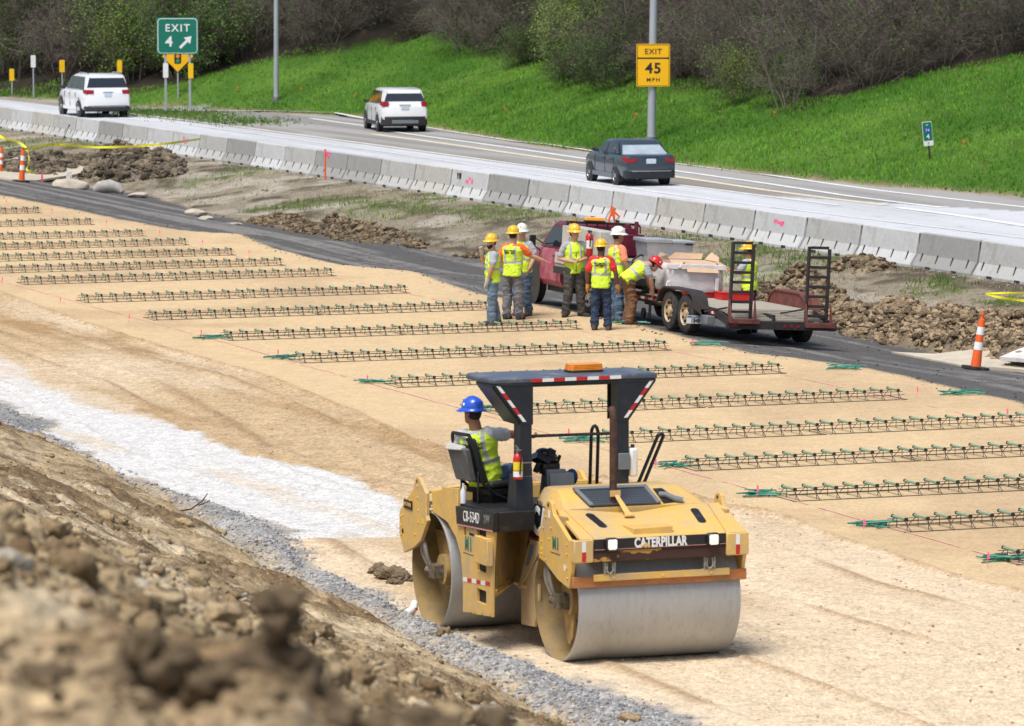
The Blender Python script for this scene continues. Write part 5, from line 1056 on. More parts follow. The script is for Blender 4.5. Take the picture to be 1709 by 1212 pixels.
tape(TR,(.147,3.2,.455),(.147,1.05,.455),(0,0,.05),10,(.003,0,0)); tape(TR,(.147,-1.02,.44),(.147,-1.30,.43),(0,0,.05),3,(.003,0,0))
m=MB(); m.box((-.02,-1.32,.24),(.14,-.98,.40)); TP(m,'side_step',MT['greybox'],.01)
for x in (.12,1.20,1.34,1.48,2.12): MB().box((x,-2.14,.275),(x+(.14 if x in(.12,2.12) else .05),-2.131,.325)).build('tail_light',MT['tail'],TR)
pl=MB(); pl.box((-.26,-.90,.22),(.05,-.885,.375)); plo=TP(pl,'licence_plate',MT['decal'],.003); MB().box((-.26,-.903,.335),(.05,-.9005,.372)).build('plate_band',mat('plate_blue',(.08,.25,.5),.5),plo)
text('lettering','1848',MT['blackdecal'],plo,frame((-.085,-.9025,.275),(1,0,0),(0,0,1)),.12,sx=.8,bold=.003); text('lettering','ILLINOIS',MT['decal'],plo,frame((-.10,-.906,.353),(1,0,0),(0,0,1)),.035)
for x0 in (.10,1.66):
    x1=x0+.47; dz=0 if x0<1 else -.05; m=MB(Matrix.Translation((0,0,dz)))
    for x in (x0,x1-.05): m.box((x,-2.09,.36),(x+.05,-2.02,1.86 if x==x0 else 1.82))
    for k in range(8): z=.52+k*.185; m.hexa([(x0+.05,-2.085,z),(x1-.05,-2.085,z),(x1-.05,-2.03,z),(x0+.05,-2.03,z),(x0+.05,-2.085,z+.055),(x1-.05,-2.085,z+.055),(x1-.05,-2.045,z+.05),(x0+.05,-2.045,z+.05)])
    o=TP(m,'loading_ramp',MT['ramp'],.004)
    m=MB(Matrix.Translation((0,0,dz))); m.box((x0-.02,-2.24,.335),(x1+.10,-2.10,.42)); 
    for x in (x0-.02,x1+.02): m.prism([(-2.24,.42),(-2.10,.42),(-2.10,.78),(-2.12,.78)],'x',x,x+.02)
    m.build('ramp_foot',MT['rusty_red'],o,bevel=.004)
    MB().tube([(x0-.03,-2.05,.62),(x0-.28,-1.55,.50)],.018,6).build('ramp_brace',MT['ramp'],o)
m=MB(); m.tube([(.1,1.9,.40),(.1,1.9,.12),(.1,1.95,.10)],.03,8); TP(m,'jack_stand',MT['ramp'],.0); MB().tube([(.15,2.4,.18),(.19,2.4,.18)],.10,14).build('jack_wheel',MT['rubber'],TR)
def on(Mx,x,y,z): return Mx@Vector((x,y,z))
bpy.context.view_layer.update(); TM=TR.matrix_world.copy()
def ride(name,M_,loc,rz,label,cat):
    o=empty(name,M_@Vector(loc),0,label,cat); o.rotation_euler=(M_.to_3x3()@Matrix.Rotation(rz,3,'Z')).to_euler(); return o
# wrapped crate with open cardboard top
cr=ride('wrapped_crate',TM,(1.0,2.25,.56),R(-2),'large pallet load wrapped in white plastic with open cardboard flaps on the trailer','crate')
m=MB(); 
for y in (-.5,-.05,.42): m.box((-.60,y,0),(.66,y+.1,.09))
for i in range(6): m.box((-.60,-.52+i*.185,.09),(.66,-.40+i*.185,.11))
m.build('pallet',MT['red'],cr,bevel=.004)
m=MB(); rg=[]
rr=random.Random(3)
for z,w,d in ((.115,.60,.52),(.2,.62,.54),(.42,.60,.53),(.60,.61,.54),(.70,.57,.50),(.72,.54,.47)):
    r=[]; n=28
    for i in range(n):
        a=2*PI*i/n; ca,sa=math.cos(a),math.sin(a); e=.22; X=math.copysign(abs(ca)**e,ca)*w+rr.uniform(-.028,.028); Y_=math.copysign(abs(sa)**e,sa)*d+rr.uniform(-.028,.028); r.append((X,Y_,z+rr.uniform(-.02,.02)))
    rg.append(r)
m.loft(rg); m.build('plastic_wrap',MT['wrap'],cr,sharp=50)
m=MB()
for i in range(5):
    x=-.5+i*.25; m.hexa([(x-.10,-.56,.62),(x+.13,-.57,.62),(x+.12,-.535,.62),(x-.1,-.535,.62),(x-.12,-.55,.74),(x+.12,-.55,.74),(x+.12,-.50,.74),(x-.12,-.50,.74)])
m.build('loose_wrap_fold',MT['wrap'],cr,bevel=.02); m=MB(); m.hexa([(-.70,-.60,.08),(-.50,-.60,.05),(-.50,-.52,.08),(-.66,-.50,.10),(-.64,-.58,.35),(-.55,-.58,.35),(-.55,-.54,.35),(-.62,-.53,.35)]); m.build('loose_wrap_fold',MT['wrap'],cr,bevel=.02); m=MB(); m.hexa([(.40,-.60,-.02),(.47,-.60,-.04),(.47,-.56,-.02),(.40,-.56,0),(.40,-.58,.45),(.48,-.58,.45),(.48,-.55,.45),(.4,-.55,.45)])
m.build('loose_wrap_fold',MT['wrap'],cr,bevel=.02)
m=MB(); m.box((-.52,-.46,.70),(.52,.46,.78)); cb=m.build('cardboard_box',MT['card'],cr,bevel=.004)
for q in ([(-.24,-.47,.80),(.42,-.47,.79),(.44,-.62,.56),(-.22,-.62,.57)],[(-.53,-.44,.80),(-.26,-.47,.81),(-.36,-.60,.66),(-.62,-.46,.66)],[(-.52,.40,.80),(-.52,-.42,.80),(-.56,-.30,.93),(-.50,.30,.95)],[(.50,-.42,.80),(.50,.42,.80),(.60,.30,.98),(.58,-.20,.90)],[(-.3,.46,.80),(.45,.46,.80),(.5,.52,.93),(-.1,.5,.94)],[(.42,-.46,.80),(.54,-.40,.80),(.78,-.50,.62),(.62,-.60,.60)]):
    q=[Vector(p) for p in q]; n_=(q[1]-q[0]).cross(q[2]-q[0]).normalized()*.006; MB().hexa(q+[p+n_ for p in q]).build('box_flap',MT['card'],cb)
pb=ride('red_toolbox',TM,(1.62,1.35,.546),0,'long red steel box lying behind the wrapped crate on the trailer','toolbox'); m=MB(); m.box((-.32,-.2,0),(.35,.2,.13)); m.build('box_body',MT['red'],pb,bevel=.01); MB().box((-.33,-.21,.13),(.36,.21,.155)).build('lid',MT['red'],pb,bevel=.006)
gb=ride('steel_crate',TM,(.62,2.78,.546),0,'small steel crate with blue label at the front of the trailer','crate'); m=MB()
for z in (0,.14,.28): m.box((-.28,-.2,z),(.28,-.17,z+.03)); m.box((-.28,.17,z),(.28,.2,z+.03))
for x in (-.28,-.09,.09,.25): m.box((x,-.215,0),(x+.03,-.201,.31)); m.box((x,.201,0),(x+.03,.215,.31))
m.box((-.25,-.165,.0),(.25,.165,.26)); m.build('crate_frame',MT['greybox'],gb); MB().box((-.2,-.222,.18),(.05,-.216,.26)).build('blue_label',mat('sky_blue_label',(.08,.32,.6),.5),gb)
cr.scale=(.98,.95,.86)
# ---- truck
TK=empty('flatbed_truck',(.38,95.24,0),0,'faded maroon flatbed work truck with tool cabinets parked on the dark road','truck',rot=(0,R(3.4),R(20))); TK.scale=(.85,1,1)
def KP(m,n,ma,bev=.01,par=TK,**k): return m.build(n,ma,par,bevel=bev,**k)
for s,x in ((-1,.03),(1,1.75)): wheel(TK,(x,-.22,.39),.39,.24,s,rimr=.6)
for s,x in ((-1,-.02),(1,1.80)): wheel(TK,(x,-3.62,.39),.39,.26,s,rimr=.6)
def csec(y,zb,zs,w=1.0,c=.89,zt=None):
    a=.98*w; return [(c+a*.9,y,zb),(c+a,y,zb+.12),(c+a*1.0,y,(zb+zs)/2+.1),(c+a*.97,y,zs-.05),(c+a*.90,y,zs),(c-a*.90,y,zs),(c-a*.97,y,zs-.05),(c-a,y,(zb+zs)/2+.1),(c-a,y,zb+.12),(c-a*.9,y,zb)]
m=MB(); m.loft([csec(-1.86,.42,1.20),csec(-1.84,.42,1.22),csec(-.62,.42,1.20),csec(-.55,.5,1.17),csec(.6,.55,1.10,.99),csec(.85,.55,1.06,.96),csec(.95,.6,.95,.90)]); body=KP(m,'cab_body',MT['pinkred'],0,sharp=35)
def cg(y,zt,w0,w1,zb=1.19): c=.89; return [(c+w0,y,zb),(c+w1+.02,y,zt-.06),(c+w1-.06,y,zt),(c-w1+.06,y,zt),(c-w1-.02,y,zt-.06),(c-w0,y,zb)]
m=MB(); m.loft([cg(-1.85,1.70,.93,.80),cg(-1.80,1.75,.93,.81),cg(-1.15,1.75,.93,.81),cg(-.98,1.71,.93,.80),[(p[0],-.52 if p[2]<1.3 else -.95,p[2] if p[2]<1.3 else p[2]-.02) for p in cg(-.52,1.70,.93,.79)]]); KP(m,'cab_roof',MT['maroon'],0,sharp=30)
def cq(y,t,o=.012): return (.89-(.93+(.82-.93)*t)-o,y,1.21+(1.69-1.21)*t)
MB().hexa([cq(-1.62,.05),cq(-.72,.05),cq(-1.02,.88),cq(-1.62,.88)]+[cq(-1.62,.05,-.02),cq(-.72,.05,-.02),cq(-1.02,.88,-.02),cq(-1.62,.88,-.02)]).build('door_window',MT['carglass'],body)
MB().hexa([(.15,-1.862,1.28),(1.63,-1.862,1.28),(1.55,-1.862,1.62),(.23,-1.862,1.62),(.15,-1.80,1.28),(1.63,-1.80,1.28),(1.55,-1.80,1.62),(.23,-1.80,1.62)]).build('rear_window',MT['carglass'],body)
for y in (-.60,-1.68): MB().box((-.097,y-.006,.50),(-.088,y+.006,1.15)).build('door_seam',MT['trimblk'],body)
MB().box((-.115,-1.60,1.02),(-.09,-1.42,1.06)).build('door_handle',MT['black'],body)
MB().lathe([(0,.50),(-.012,.50),(-.014,.01)],(-.085,-.22,.42),'x',24).build('wheel_arch',MT['trimblk'],body)
m=MB(); m.box((-.43,-.76,1.12),(-.27,-.69,1.42)); mi=KP(m,'side_mirror',MT['black'],.02); MB().tube([(-.30,-.72,1.2),(-.12,-.70,1.10)],.014,6).build('mirror_arm',MT['black'],mi); MB().tube([(-.30,-.72,1.36),(-.08,-.72,1.26)],.014,6).build('mirror_arm',MT['black'],mi)
m=MB(); m.box((.0,.93,.42),(1.78,1.03,.66)); KP(m,'front_bumper',MT['chrome'],.02)
m=MB(); m.box((.15,-5.3,.50),(.25,.4,.62)); m.box((1.5,-5.3,.50),(1.6,.4,.62)); m.box((.1,-1.75,.30),(.6,-.75,.42)); m.cyl((.5,-2.9,.52),(.5,-2.2,.52),.16,14); KP(m,'chassis',MT['innerdark'],.0)
m=MB(); m.box((-.27,-5.35,.86),(2.03,-1.93,.93)); KP(m,'flatbed_deck',MT['wood'],.006)
m=MB(); m.box((-.30,-5.38,.72),(-.272,-1.90,.86)); m.box((2.032,-5.38,.72),(2.06,-1.90,.86)); m.box((-.27,-5.38,.72),(2.03,-5.352,.86)); KP(m,'bed_rail',MT['black'],.004)
m=MB(); m.box((-.29,-3.9,.932),(-.23,-1.93,1.15)); KP(m,'bed_side_board',MT['pale'],.006)
m=MB(); m.box((-.22,-3.15,1.16),(.28,-2.12,1.70)); c1=KP(m,'tool_cabinet',MT['pale'],.012); MB().box((-.226,-3.06,1.22),(-.2215,-2.2,1.64)).build('cabinet_door',MT['pale'],c1,bevel=.002); MB().box((-.235,-2.62,1.42),(-.227,-2.56,1.48)).build('latch',MT['chrome'],c1)
m=MB(); m.box((-.22,-4.25,1.16),(.28,-3.18,1.70)); c2=KP(m,'tool_cabinet',MT['pale'],.012); MB().box((-.226,-4.17,1.22),(-.2215,-3.26,1.64)).build('cabinet_door',MT['pale'],c2,bevel=.002)
m=MB(); m.box((-.22,-4.25,.935),(.28,-2.12,1.158)); KP(m,'cabinet_base',MT['greybox'],.0)
m=MB(); m.box((-.08,-2.06,.93),(-.03,-2.0,1.745)); m.box((1.70,-2.06,.93),(1.76,-2.0,1.745)); m.box((-.08,-2.08,1.745),(1.76,-1.98,1.79)); 
for i in range(6): m.box((.15+i*.27,-2.05,.93),(.18+i*.27,-2.02,1.745))
KP(m,'headache_rack',MT['black'],.004)
m=MB(); m.box((.38,-2.10,1.791),(.88,-1.96,1.815)); bar=KP(m,'light_bar',MT['black'],.0); MB().box((.39,-2.09,1.816),(.87,-1.97,1.88)).build('amber_lens',mat('lit_amber_lens',(.95,.30,.03),.3,emis=.35),bar,bevel=.015)
for x in (.35,.95): MB().box((x,-1.25,1.751),(x+.12,-1.20,1.785)).build('roof_marker_lamp',MT['amber'],TK,bevel=.01)
# machines and boxes standing on the bed
bpy.context.view_layer.update(); KM=TK.matrix_world.copy()
ex=ride('fire_extinguisher',KM,(-.30,-3.85,1.20),0,'red fire extinguisher hung on the tool cabinet of the truck','fire extinguisher')
MB().lathe([(0,.001),(0,.07),(.015,.078),(.38,.078),(.43,.05),(.45,.02)],(0,0,0),'z',18).build('cylinder',MT['red'],ex); MB().box((-.02,-.06,.45),(.02,.06,.50)).build('valve',MT['black'],ex); MB().lathe([(.14,.079),(.30,.079)],(0,0,0),'z',10,a0=PI*1.1,a1=PI*1.7).build('label',MT['decal'],ex,fixn=False); MB().tube([(0,-.05,.47),(-.03,-.12,.36),(-.02,-.10,.18)],.012,6).build('hose',MT['black'],ex)
ac=ride('air_compressor',KM,(1.0,-3.3,.931),0,'dark red compressor with motor standing on the truck bed','compressor')
m=MB(); m.box((-.34,-.36,.30),(.34,.36,.78)); m.build('housing',MT['maroon'],ac,bevel=.02); MB().box((-.30,-.32,0),(.30,.32,.299)).build('base_tank',MT['rusty_red'],ac,bevel=.05)
m=MB(); m.cyl((-.1,.1,.781),(-.1,.1,1.0),.11,14); m.box((-.28,-.05,.781),(.20,.10,.90)); m.cyl((.18,0,.781),(.18,0,1.06),.07,10); m.tube([(.2,.0,1.0),(.32,.0,.95),(.34,.0,.80)],.03,8); m.build('motor',MT['maroon'],ac,bevel=.008); MB().box((.05,-.37,.5),(.2,-.361,.6)).build('label',MT['decal'],ac)
ac.scale=(.58,.6,.90)
MB().box((.45,-5.0,.932),(1.98,-3.9,1.15)).build('bed_box',MT['greybox'],TK,bevel=.01); MB().box((.43,-5.02,1.151),(2.0,-3.88,1.175)).build('bed_box_lid',MT['wood'],TK)
ab=ride('aluminium_tool_chest',KM,(1.36,-4.42,1.176),R(0),'wide silver aluminium tool chest on the back of the truck bed','tool chest')
m=MB(); m.hexa([(-.50,-.34,.0),(.45,-.34,.0),(.45,.34,.0),(-.50,.34,.0),(-.56,-.36,.43),(.50,-.36,.43),(.50,.36,.43),(-.56,.36,.43)]); m.build('chest_body',MT['alu'],ab,bevel=.01)
m=MB(); m.box((-.60,-.39,.431),(.0,.39,.52)); m.build('lid',MT['alu'],ab,bevel=.015); m=MB(); m.box((.003,-.39,.431),(.54,.39,.50)); m.build('lid',MT['galv'],ab,bevel=.015); MB().box((.30,-.40,.40),(.46,-.391,.45)).build('latch',MT['black'],ab)
ab.scale=(.95,.9,.86)
lb=ride('timber_plank',KM,(.75,-4.9,.932),R(88),'pale timber plank lying across the truck bed','plank'); MB().box((-.10,-.75,0),(.10,.55,.05)).build('plank_body',MT['card'],lb,bevel=.004)
hs=ride('black_hose',KM,(.9,-4.0,.935),0,'black rubber hose looped over the truck bed','hose'); MB().tube([(-.5,-.9,.03),(-.45,-.8,.25),(-.2,-.6,.36),(.0,-.3,.30),(.02,.1,.2)],.02,8).build('hose_run',MT['rubber'],hs)
# ================================================ SIGNS, POLES, MARKERS
MT['sgreen']=mat('sign_green',(.0,.17,.11),.5,var=.03); MT['syellow']=mat('sign_amber',(.95,.50,.0),.5,var=.03); MT['signback']=MT['galv']; MT['ocone']=mat('cone_orange',(.85,.13,.02),.5,var=.06); MT['syell2']=mat('delineator_yellow',(.92,.55,.0),.5,var=.03)
MT['tape']=mat('caution_tape',(.85,.78,.02),.5,var=.05)
def rrect(w,h,r,n=5):
    P=[]
    for cx,cy,a0 in ((w/2-r,h/2-r,0),(-w/2+r,h/2-r,PI/2),(-w/2+r,-h/2+r,PI),(w/2-r,-h/2+r,1.5*PI)):
        for k in range(n+1): a=a0+PI/2*k/n; P.append((cx+r*math.cos(a),cy+r*math.sin(a)))
    return P
def panel(par,name,x,z,w,h,r,m,y0,y1): return MB().prism([(x+a,z+b) for a,b in rrect(w,h,r)],'y',y0,y1).build(name,m,par,sharp=40)
# exit sign
p=px(297,188); z=tz(p.x,p.y); sg=empty('exit_sign',(p.x,p.y,z),R(6),'green exit 4 sign with a white arrow on two grey posts','sign')
for x,zz in ((-.51,-.2),(.51,-.2)): MB().box((x-.05,-.0,zz),(x+.05,.08,3.95)).build('post',MT['galv'],sg,bevel=.01)
panel(sg,'sign_panel',0,3.24,1.76,1.56,.02,MT['sgreen'],-.035,-.001); panel(sg,'white_border',0,3.24,1.68,1.48,.16,MT['decal'],-.041,-.0355); panel(sg,'sign_face',0,3.24,1.62,1.42,.13,MT['sgreen'],-.047,-.0415)
fx=lambda x,z:frame((x,-.050,z),(1,0,0),(0,0,1))
text('lettering','EXIT',MT['decal'],sg,fx(0,3.56),.44,sx=.98,bold=.006,space=1.25); text('lettering','4',MT['decal'],sg,fx(-.36,2.98),.60,sx=1.05,bold=.012)
a=R(45); ar=[(-.34,-.055),(.08,-.055),(.08,-.19),(.36,0),(.08,.19),(.08,.055),(-.34,.055)]
MB().prism([(.34+x*math.cos(a)-y*math.sin(a),2.97+x*math.sin(a)+y*math.cos(a)) for x,y in ar],'y',-.052,-.048).build('arrow',MT['decal'],sg)
panel(sg,'white_delineator',-.51,1.78,.22,.62,.04,MT['decal'],-.03,-.002); panel(sg,'yellow_delineator',.55,1.76,.22,.64,.04,MT['syell2'],-.03,-.002)
# signal-ahead diamond behind it
p=bankpt(297,163); z=p.z; dg=empty('signal_ahead_sign',(p.x+.0,p.y,z),R(6),'amber diamond traffic-signal warning sign behind the green exit sign','sign'); MB().box((-.03,0,-.3),(.03,.06,2.2)).build('post',MT['galv'],dg)
MB().prism([(0,1.12),(.68,1.80),(0,2.48),(-.68,1.80)],'y',-.03,-.002).build('sign_panel',MT['syellow'],dg); panel(dg,'signal_body',0,1.80,.30,.66,.08,MT['blackdecal'],-.036,-.031)
for zz,mm in ((2.0,MT['red']),(1.80,MT['amber']),(1.60,mat('signal_green',(.02,.30,.18),.4))): MB().cyl((0,-.036,zz),(0,-.041,zz),.085,16).build('signal_disc',mm,dg)
def delin(a,b,h,m,lab,w=.22,hh=.56,name='delineator_post'):
    p=px(a,b); z=tz(p.x,p.y); o=empty(name,(p.x,p.y,z),R(8),lab,'delineator','roadside delineator posts'); MB().box((-.03,0,-.2),(.03,.04,h-.2)).build('post',MT['galv'],o); panel(o,'reflector_plate',0,h-hh/2,w,hh,.04,m,-.02,-.001)
delin(20,163,1.22,MT['syell2'],'yellow delineator on a post, leftmost by the far road edge'); delin(56,166,1.95,MT['decal'],'tall white delineator post between two yellow ones'); delin(104,166,1.4,MT['syell2'],'yellow delineator on a post beside the white SUV, left side',.24,.56); delin(200,174,1.60,MT['syell2'],'yellow delineator showing above the right side of the large white SUV')
# poles
def pole(q,lean,r0,r1,H,lab):
    o=empty('light_pole',q,0,lab,'light pole','tall grey light poles'); MB().tube([(0,0,-.3),(lean*.5,0,H*.5),(lean,0,H)],[r0,(r0+r1)/2,r1],20).build('pole_shaft',MT['galv'],o); MB().cyl((0,0,-.1),(0,0,.16),r0*1.5,16).build('pole_foot',MT['steel'],o); MB().tube([(lean,0,H),(lean-.8,-.4,H+.5),(lean-1.8,-.8,H+.6)],.06,8).build('lamp_arm',MT['galv'],o); MB().box((lean-2.5,-1.0,H+.55),(lean-1.75,-.7,H+.7)).build('lamp_head',MT['greybox'],o); return o
q=bankpt(461,168); pole(q,.05,.115,.08,10,'grey light pole on the grass bank in the left half, without a sign')
q2=bankpt(1087,236); pole(q2,.14,.15,.105,10,'grey light pole carrying the amber exit speed sign')
s2=FPX/q2.y; es=empty('exit_speed_sign',(q2.x+.05,q2.y-.17,q2.z),R(4),'amber exit 45 mph sign fixed to the grey pole','sign')
zc=(236-109)/s2+.0; w_,h_=56/s2,71/s2
panel(es,'sign_panel',0,zc,w_,h_,.05,MT['syellow'],-.03,-.002); panel(es,'black_border',0,zc,w_-.05,h_-.05,.05,MT['blackdecal'],-.034,-.0305); panel(es,'sign_face',0,zc-.19*h_*.0-h_*.165,w_-.09,h_*.62,.04,MT['syellow'],-.038,-.0345); panel(es,'sign_face',0,zc+h_*.325,w_-.09,h_*.285,.04,MT['syellow'],-.038,-.0345)
f2=lambda x,z:frame((x,-.041,z),(1,0,0),(0,0,1))
text('lettering','EXIT',MT['blackdecal'],es,f2(0,zc+h_*.315),.26,bold=.004,space=1.15); text('lettering','45',MT['blackdecal'],es,f2(0,zc-.08*h_),.50,sx=1.05,bold=.012,space=1.1); text('lettering','MPH',MT['blackdecal'],es,f2(0,zc-.345*h_),.18,sx=1.1,bold=.003,space=1.35)
# mile marker
q=bankpt(1552,265); s3=FPX/q.y; mm=empty('mile_marker',q,R(8),'small green mile marker post on the grass bank at the right','mile marker'); mm.rotation_euler=(0,R(-6),R(8))
H3=60/s3; MB().box((-.02,0,-.2),(.03,.03,H3)).build('post',MT['ramp'],mm); panel(mm,'white_plate',0,H3-.33,.30,.74,.03,MT['decal'],-.02,-.001); panel(mm,'green_plate',0,H3-.26,.28,.56,.03,MT['sgreen'],-.024,-.0205)
panel(mm,'route_shield',0,H3-.22,.20,.18,.06,mat('shield_blue',(.02,.08,.35),.5),-.028,-.0245); f3=lambda x,z:frame((x,-.030,z),(1,0,0),(0,0,1)); text('lettering','74',MT['decal'],mm,f3(0,H3-.23),.13); text('lettering','4',MT['decal'],mm,f3(0,H3-.42),.2,bold=.003); text('lettering','W',MT['decal'],mm,f3(0,H3-.07),.08); text('lettering','2',MT['blackdecal'],mm,f3(0,H3-.62),.10)
# channelizers
def channel(p,h,lab,lean=0,band=4,base=True,name='traffic_cone',par=None):
    z=tz(p.x,p.y); o=empty(name,(p.x,p.y,z),R(20),lab,'traffic cone','orange channelizer cones'); o.rotation_euler=(0,lean,R(20))
    if base: MB().prism([(.26*math.cos(2*PI*i/8+.39),.26*math.sin(2*PI*i/8+.39)) for i in range(8)],'z',.0,.06).build('base',MT['rubber'],o,bevel=.01)
    n=5; 
    R0,R1=.098,.058
    b=MB(); b.lathe([(.06,R0),(h-.12,R1),(h-.11,.03),(h-.06,.03),(h-.03,.045),(h,.04),(h+.005,.001)],(0,0,0),'z',20); co=b.build('cone_body',MT['ocone'],o,sharp=40)
    for k in (0,1):
        z0=.06+(h-.2)*(.36+.33*k); z1=z0+(h-.2)*.17; rr=lambda z:R0+(R1-R0)*(z-.06)/(h-.18)+.003
        MB().lathe([(z0,rr(z0)),(z1,rr(z1))],(0,0,0),'z',20).build('white_band',MT['decal'],co,fixn=False)
    return o
pr_=px(1628,583); c_r=channel(pr_,1.05,'orange and white cone tied with yellow tape at the right, leaning',R(8))
pl_=px(36,284); channel(pl_,1.12,'orange and white cone with yellow tape near the left edge',R(3)); pl0=px(-1,268); channel(pl0,.92,'orange and white cone cut by the left edge of the photo',R(6))
def tapeline(name,pts,w,lab,tw=0):
    b=MB(); P=[Vector(p) for p in pts]; Q=[]
    for i in range(len(P)-1):
        for k in range(6): Q.append(P[i].lerp(P[i+1],k/6))
    Q.append(P[-1]); L=[]
    for i in range(len(Q)):  # smooth
        a=Q[max(0,i-2):i+3]; L.append(sum(a,Vector())/len(a))
    L[0]=Q[0];L[-1]=Q[-1]
    for i in range(len(L)-1):
        d=(L[i+1]-L[i]).normalized(); s=Vector((-d.y,d.x,0)); f=lambda j:(Vector((0,0,1))*math.cos(tw*math.sin(j*.5))+s*math.sin(tw*math.sin(j*.5)))*w/2; u,v=f(i),f(i+1); e=Vector((-d.y,d.x,0)).normalized()*.004
        b.hexa([L[i]-u,L[i+1]-v,L[i+1]-v+e,L[i]-u+e,L[i]+u,L[i+1]+v,L[i+1]+v+e,L[i]+u+e])
    return tag(b.build(name,MT['tape'],sharp=60),lab,'barrier tape')
def P3(a,b,z): return px(a,b,z)
t0=Vector((pl_.x+.05,pl_.y,tz(pl_.x,pl_.y)+1.05)); z_=t0
w1=px(332,262,.58)
def hp(a,b,gx,gy):
    g=px(gx,gy); t=(g.y); d=px(a,b,0)-Vector((0,0,CH)); d=d/d.y; return Vector((0,0,CH))+d*g.y
tapeline('barrier_tape',[t0,hp(90,240,90,262),hp(150,246,150,272),hp(185,246,190,280),hp(235,244,250,285),hp(280,240,300,283),hp(335,232,335,268)],.075,'yellow barrier tape stretched from the cone to the concrete barrier',.35)
tapeline('barrier_tape',[hp(-8,222,0,268),hp(6,232,10,270),hp(30,236,30,276),hp(47,250,45,281),hp(49,272,47,284),hp(42,284,42,286),hp(60,287,60,288)],.085,'yellow barrier tape hanging in a loop beside the left cone',.6)
t1=hp(1645,490,1628,583); tapeline('barrier_tape',[t1,hp(1668,497,1650,583),hp(1700,501,1680,583),hp(1740,505,1740,583)],.045,'lower strand of yellow tape running off the right edge',.3); tapeline('barrier_tape',[t1,hp(1680,489,1660,583),hp(1740,489,1740,583)],.035,'upper strand of yellow tape running off the right edge',.3)
# sheets of plywood and form boards
def sheet(pts,z,th,m,lab,name,cat):
    P=[px(q[0],q[1],-.3) for q in pts]; c=sum(P,Vector())/len(P); cz=tz(c.x,c.y)+z; top=[(c.x,c.y,cz+th)]+[(q.x,q.y,max(tz(q.x,q.y),cz-.12)+z+th) for q in P]; n=len(P); zc=c.copy(); b=MB(Matrix.Translation((-c.x,-c.y,-cz)))
    b.add(top+[(q[0],q[1],q[2]-th-.05) for q in top],[(0,1+i,1+(i+1)%n) for i in range(n)]+[(n+1,n+2+(i+1)%n,n+2+i) for i in range(n)]+[(1+i,n+2+i,n+2+(i+1)%n,1+(i+1)%n) for i in range(n)])
    o=b.build(name,m,sharp=10); o.location=(c.x,c.y,cz); return tag(o,lab,cat)
MT['ply2']=mat('pale_board',(.60,.58,.54),.8); MT['ply']=mat('dusty_plywood',(.50,.44,.34),.85,var=.12,scale=2)
sheet([(1488,582),(1600,601),(1709,607),(1790,610),(1800,590),(1560,581)],.01,.02,MT['ply'],'pale dusty plywood sheet lying under the right traffic cone','plywood_sheet','plywood sheet')
sheet([(1668,603),(1709,606),(1770,608),(1770,601),(1700,600)],.05,.02,MT['ply2'],'white board lying on the plywood at the right edge','white_board','board')
sheet([(-30,296),(-30,276),(30,274),(150,281),(140,287),(60,295),(20,298)],.02,.02,MT['ply'],'pale concrete slab under the left traffic cone','concrete_slab','slab')
# stakes
def stake(a,b,h,w,m,lab,lean=0,rib=False,name='survey_stake'):
    p=px(a,b); z=tz(p.x,p.y); o=empty(name,(p.x,p.y,z),R(20),lab,'stake'); o.rotation_euler=(0,lean,R(20)); MB().box((-w/2,-.01,-.05),(w/2,.01,h)).build('stake_body',m,o,bevel=.004)
    if rib: MB().hexa([(0,-.02,h-.13),(.20,-.03,h-.16),(.20,-.025,h-.16),(0,-.012,h-.13),(0,-.02,h-.08),(.22,-.03,h-.12),(.22,-.025,h-.12),(0,-.012,h-.08)]).build('ribbon',MT['pink'],o); MB().hexa([(-.03,-.02,h-.10),(.10,-.03,h-.32),(.10,-.025,h-.32),(-.03,-.012,h-.10),(.02,-.02,h-.05),(.14,-.03,h-.25),(.14,-.025,h-.25),(.02,-.012,h-.05)]).build('ribbon',MT['pink'],o)
stake(543,300,.95,.055,MT['ocone'],'orange stake with pink ribbon standing before the barriers',0,True); stake(70,279,.30,.06,MT['pink'],'short pink stake right of the left cone'); 
p=px(115,279); o=empty('marker_board',(p.x,p.y,tz(p.x,p.y)),R(15),'white upright board with black scribbles near the left clod pile','board'); MB().box((-.09,-.01,0),(.09,.01,.40)).build('board_face',MT['decal'],o,bevel=.003)
b=MB(); rr=random.Random(5)
for k in range(9): x,z=rr.uniform(-.07,.05),.05+k*.037; b.box((x,-.014,z),(x+.03,-.0101,z+.012))
b.build('scribble',MT['blackdecal'],o)
p=px(102,279); o=empty('orange_bar',(p.x,p.y,tz(p.x,p.y)),R(20),'orange bar lying on the ground beside the white marker board','bar'); MB().box((-.24,-.04,.0),(.24,.04,.06)).build('bar_body',MT['ocone'],o,bevel=.01)
p=px(105,233); o=empty('steel_pin',(p.x,p.y,tz(p.x,p.y)),0,'thin dark steel pin leaning on the left barriers','steel pin'); MB().tube([(0,0,0),(.22,.1,.52)],.014,6).build('pin_shaft',MT['black'],o); MB().ball((.23,.1,.53),.035,0,8,6).build('pin_head',MT['black'],o)
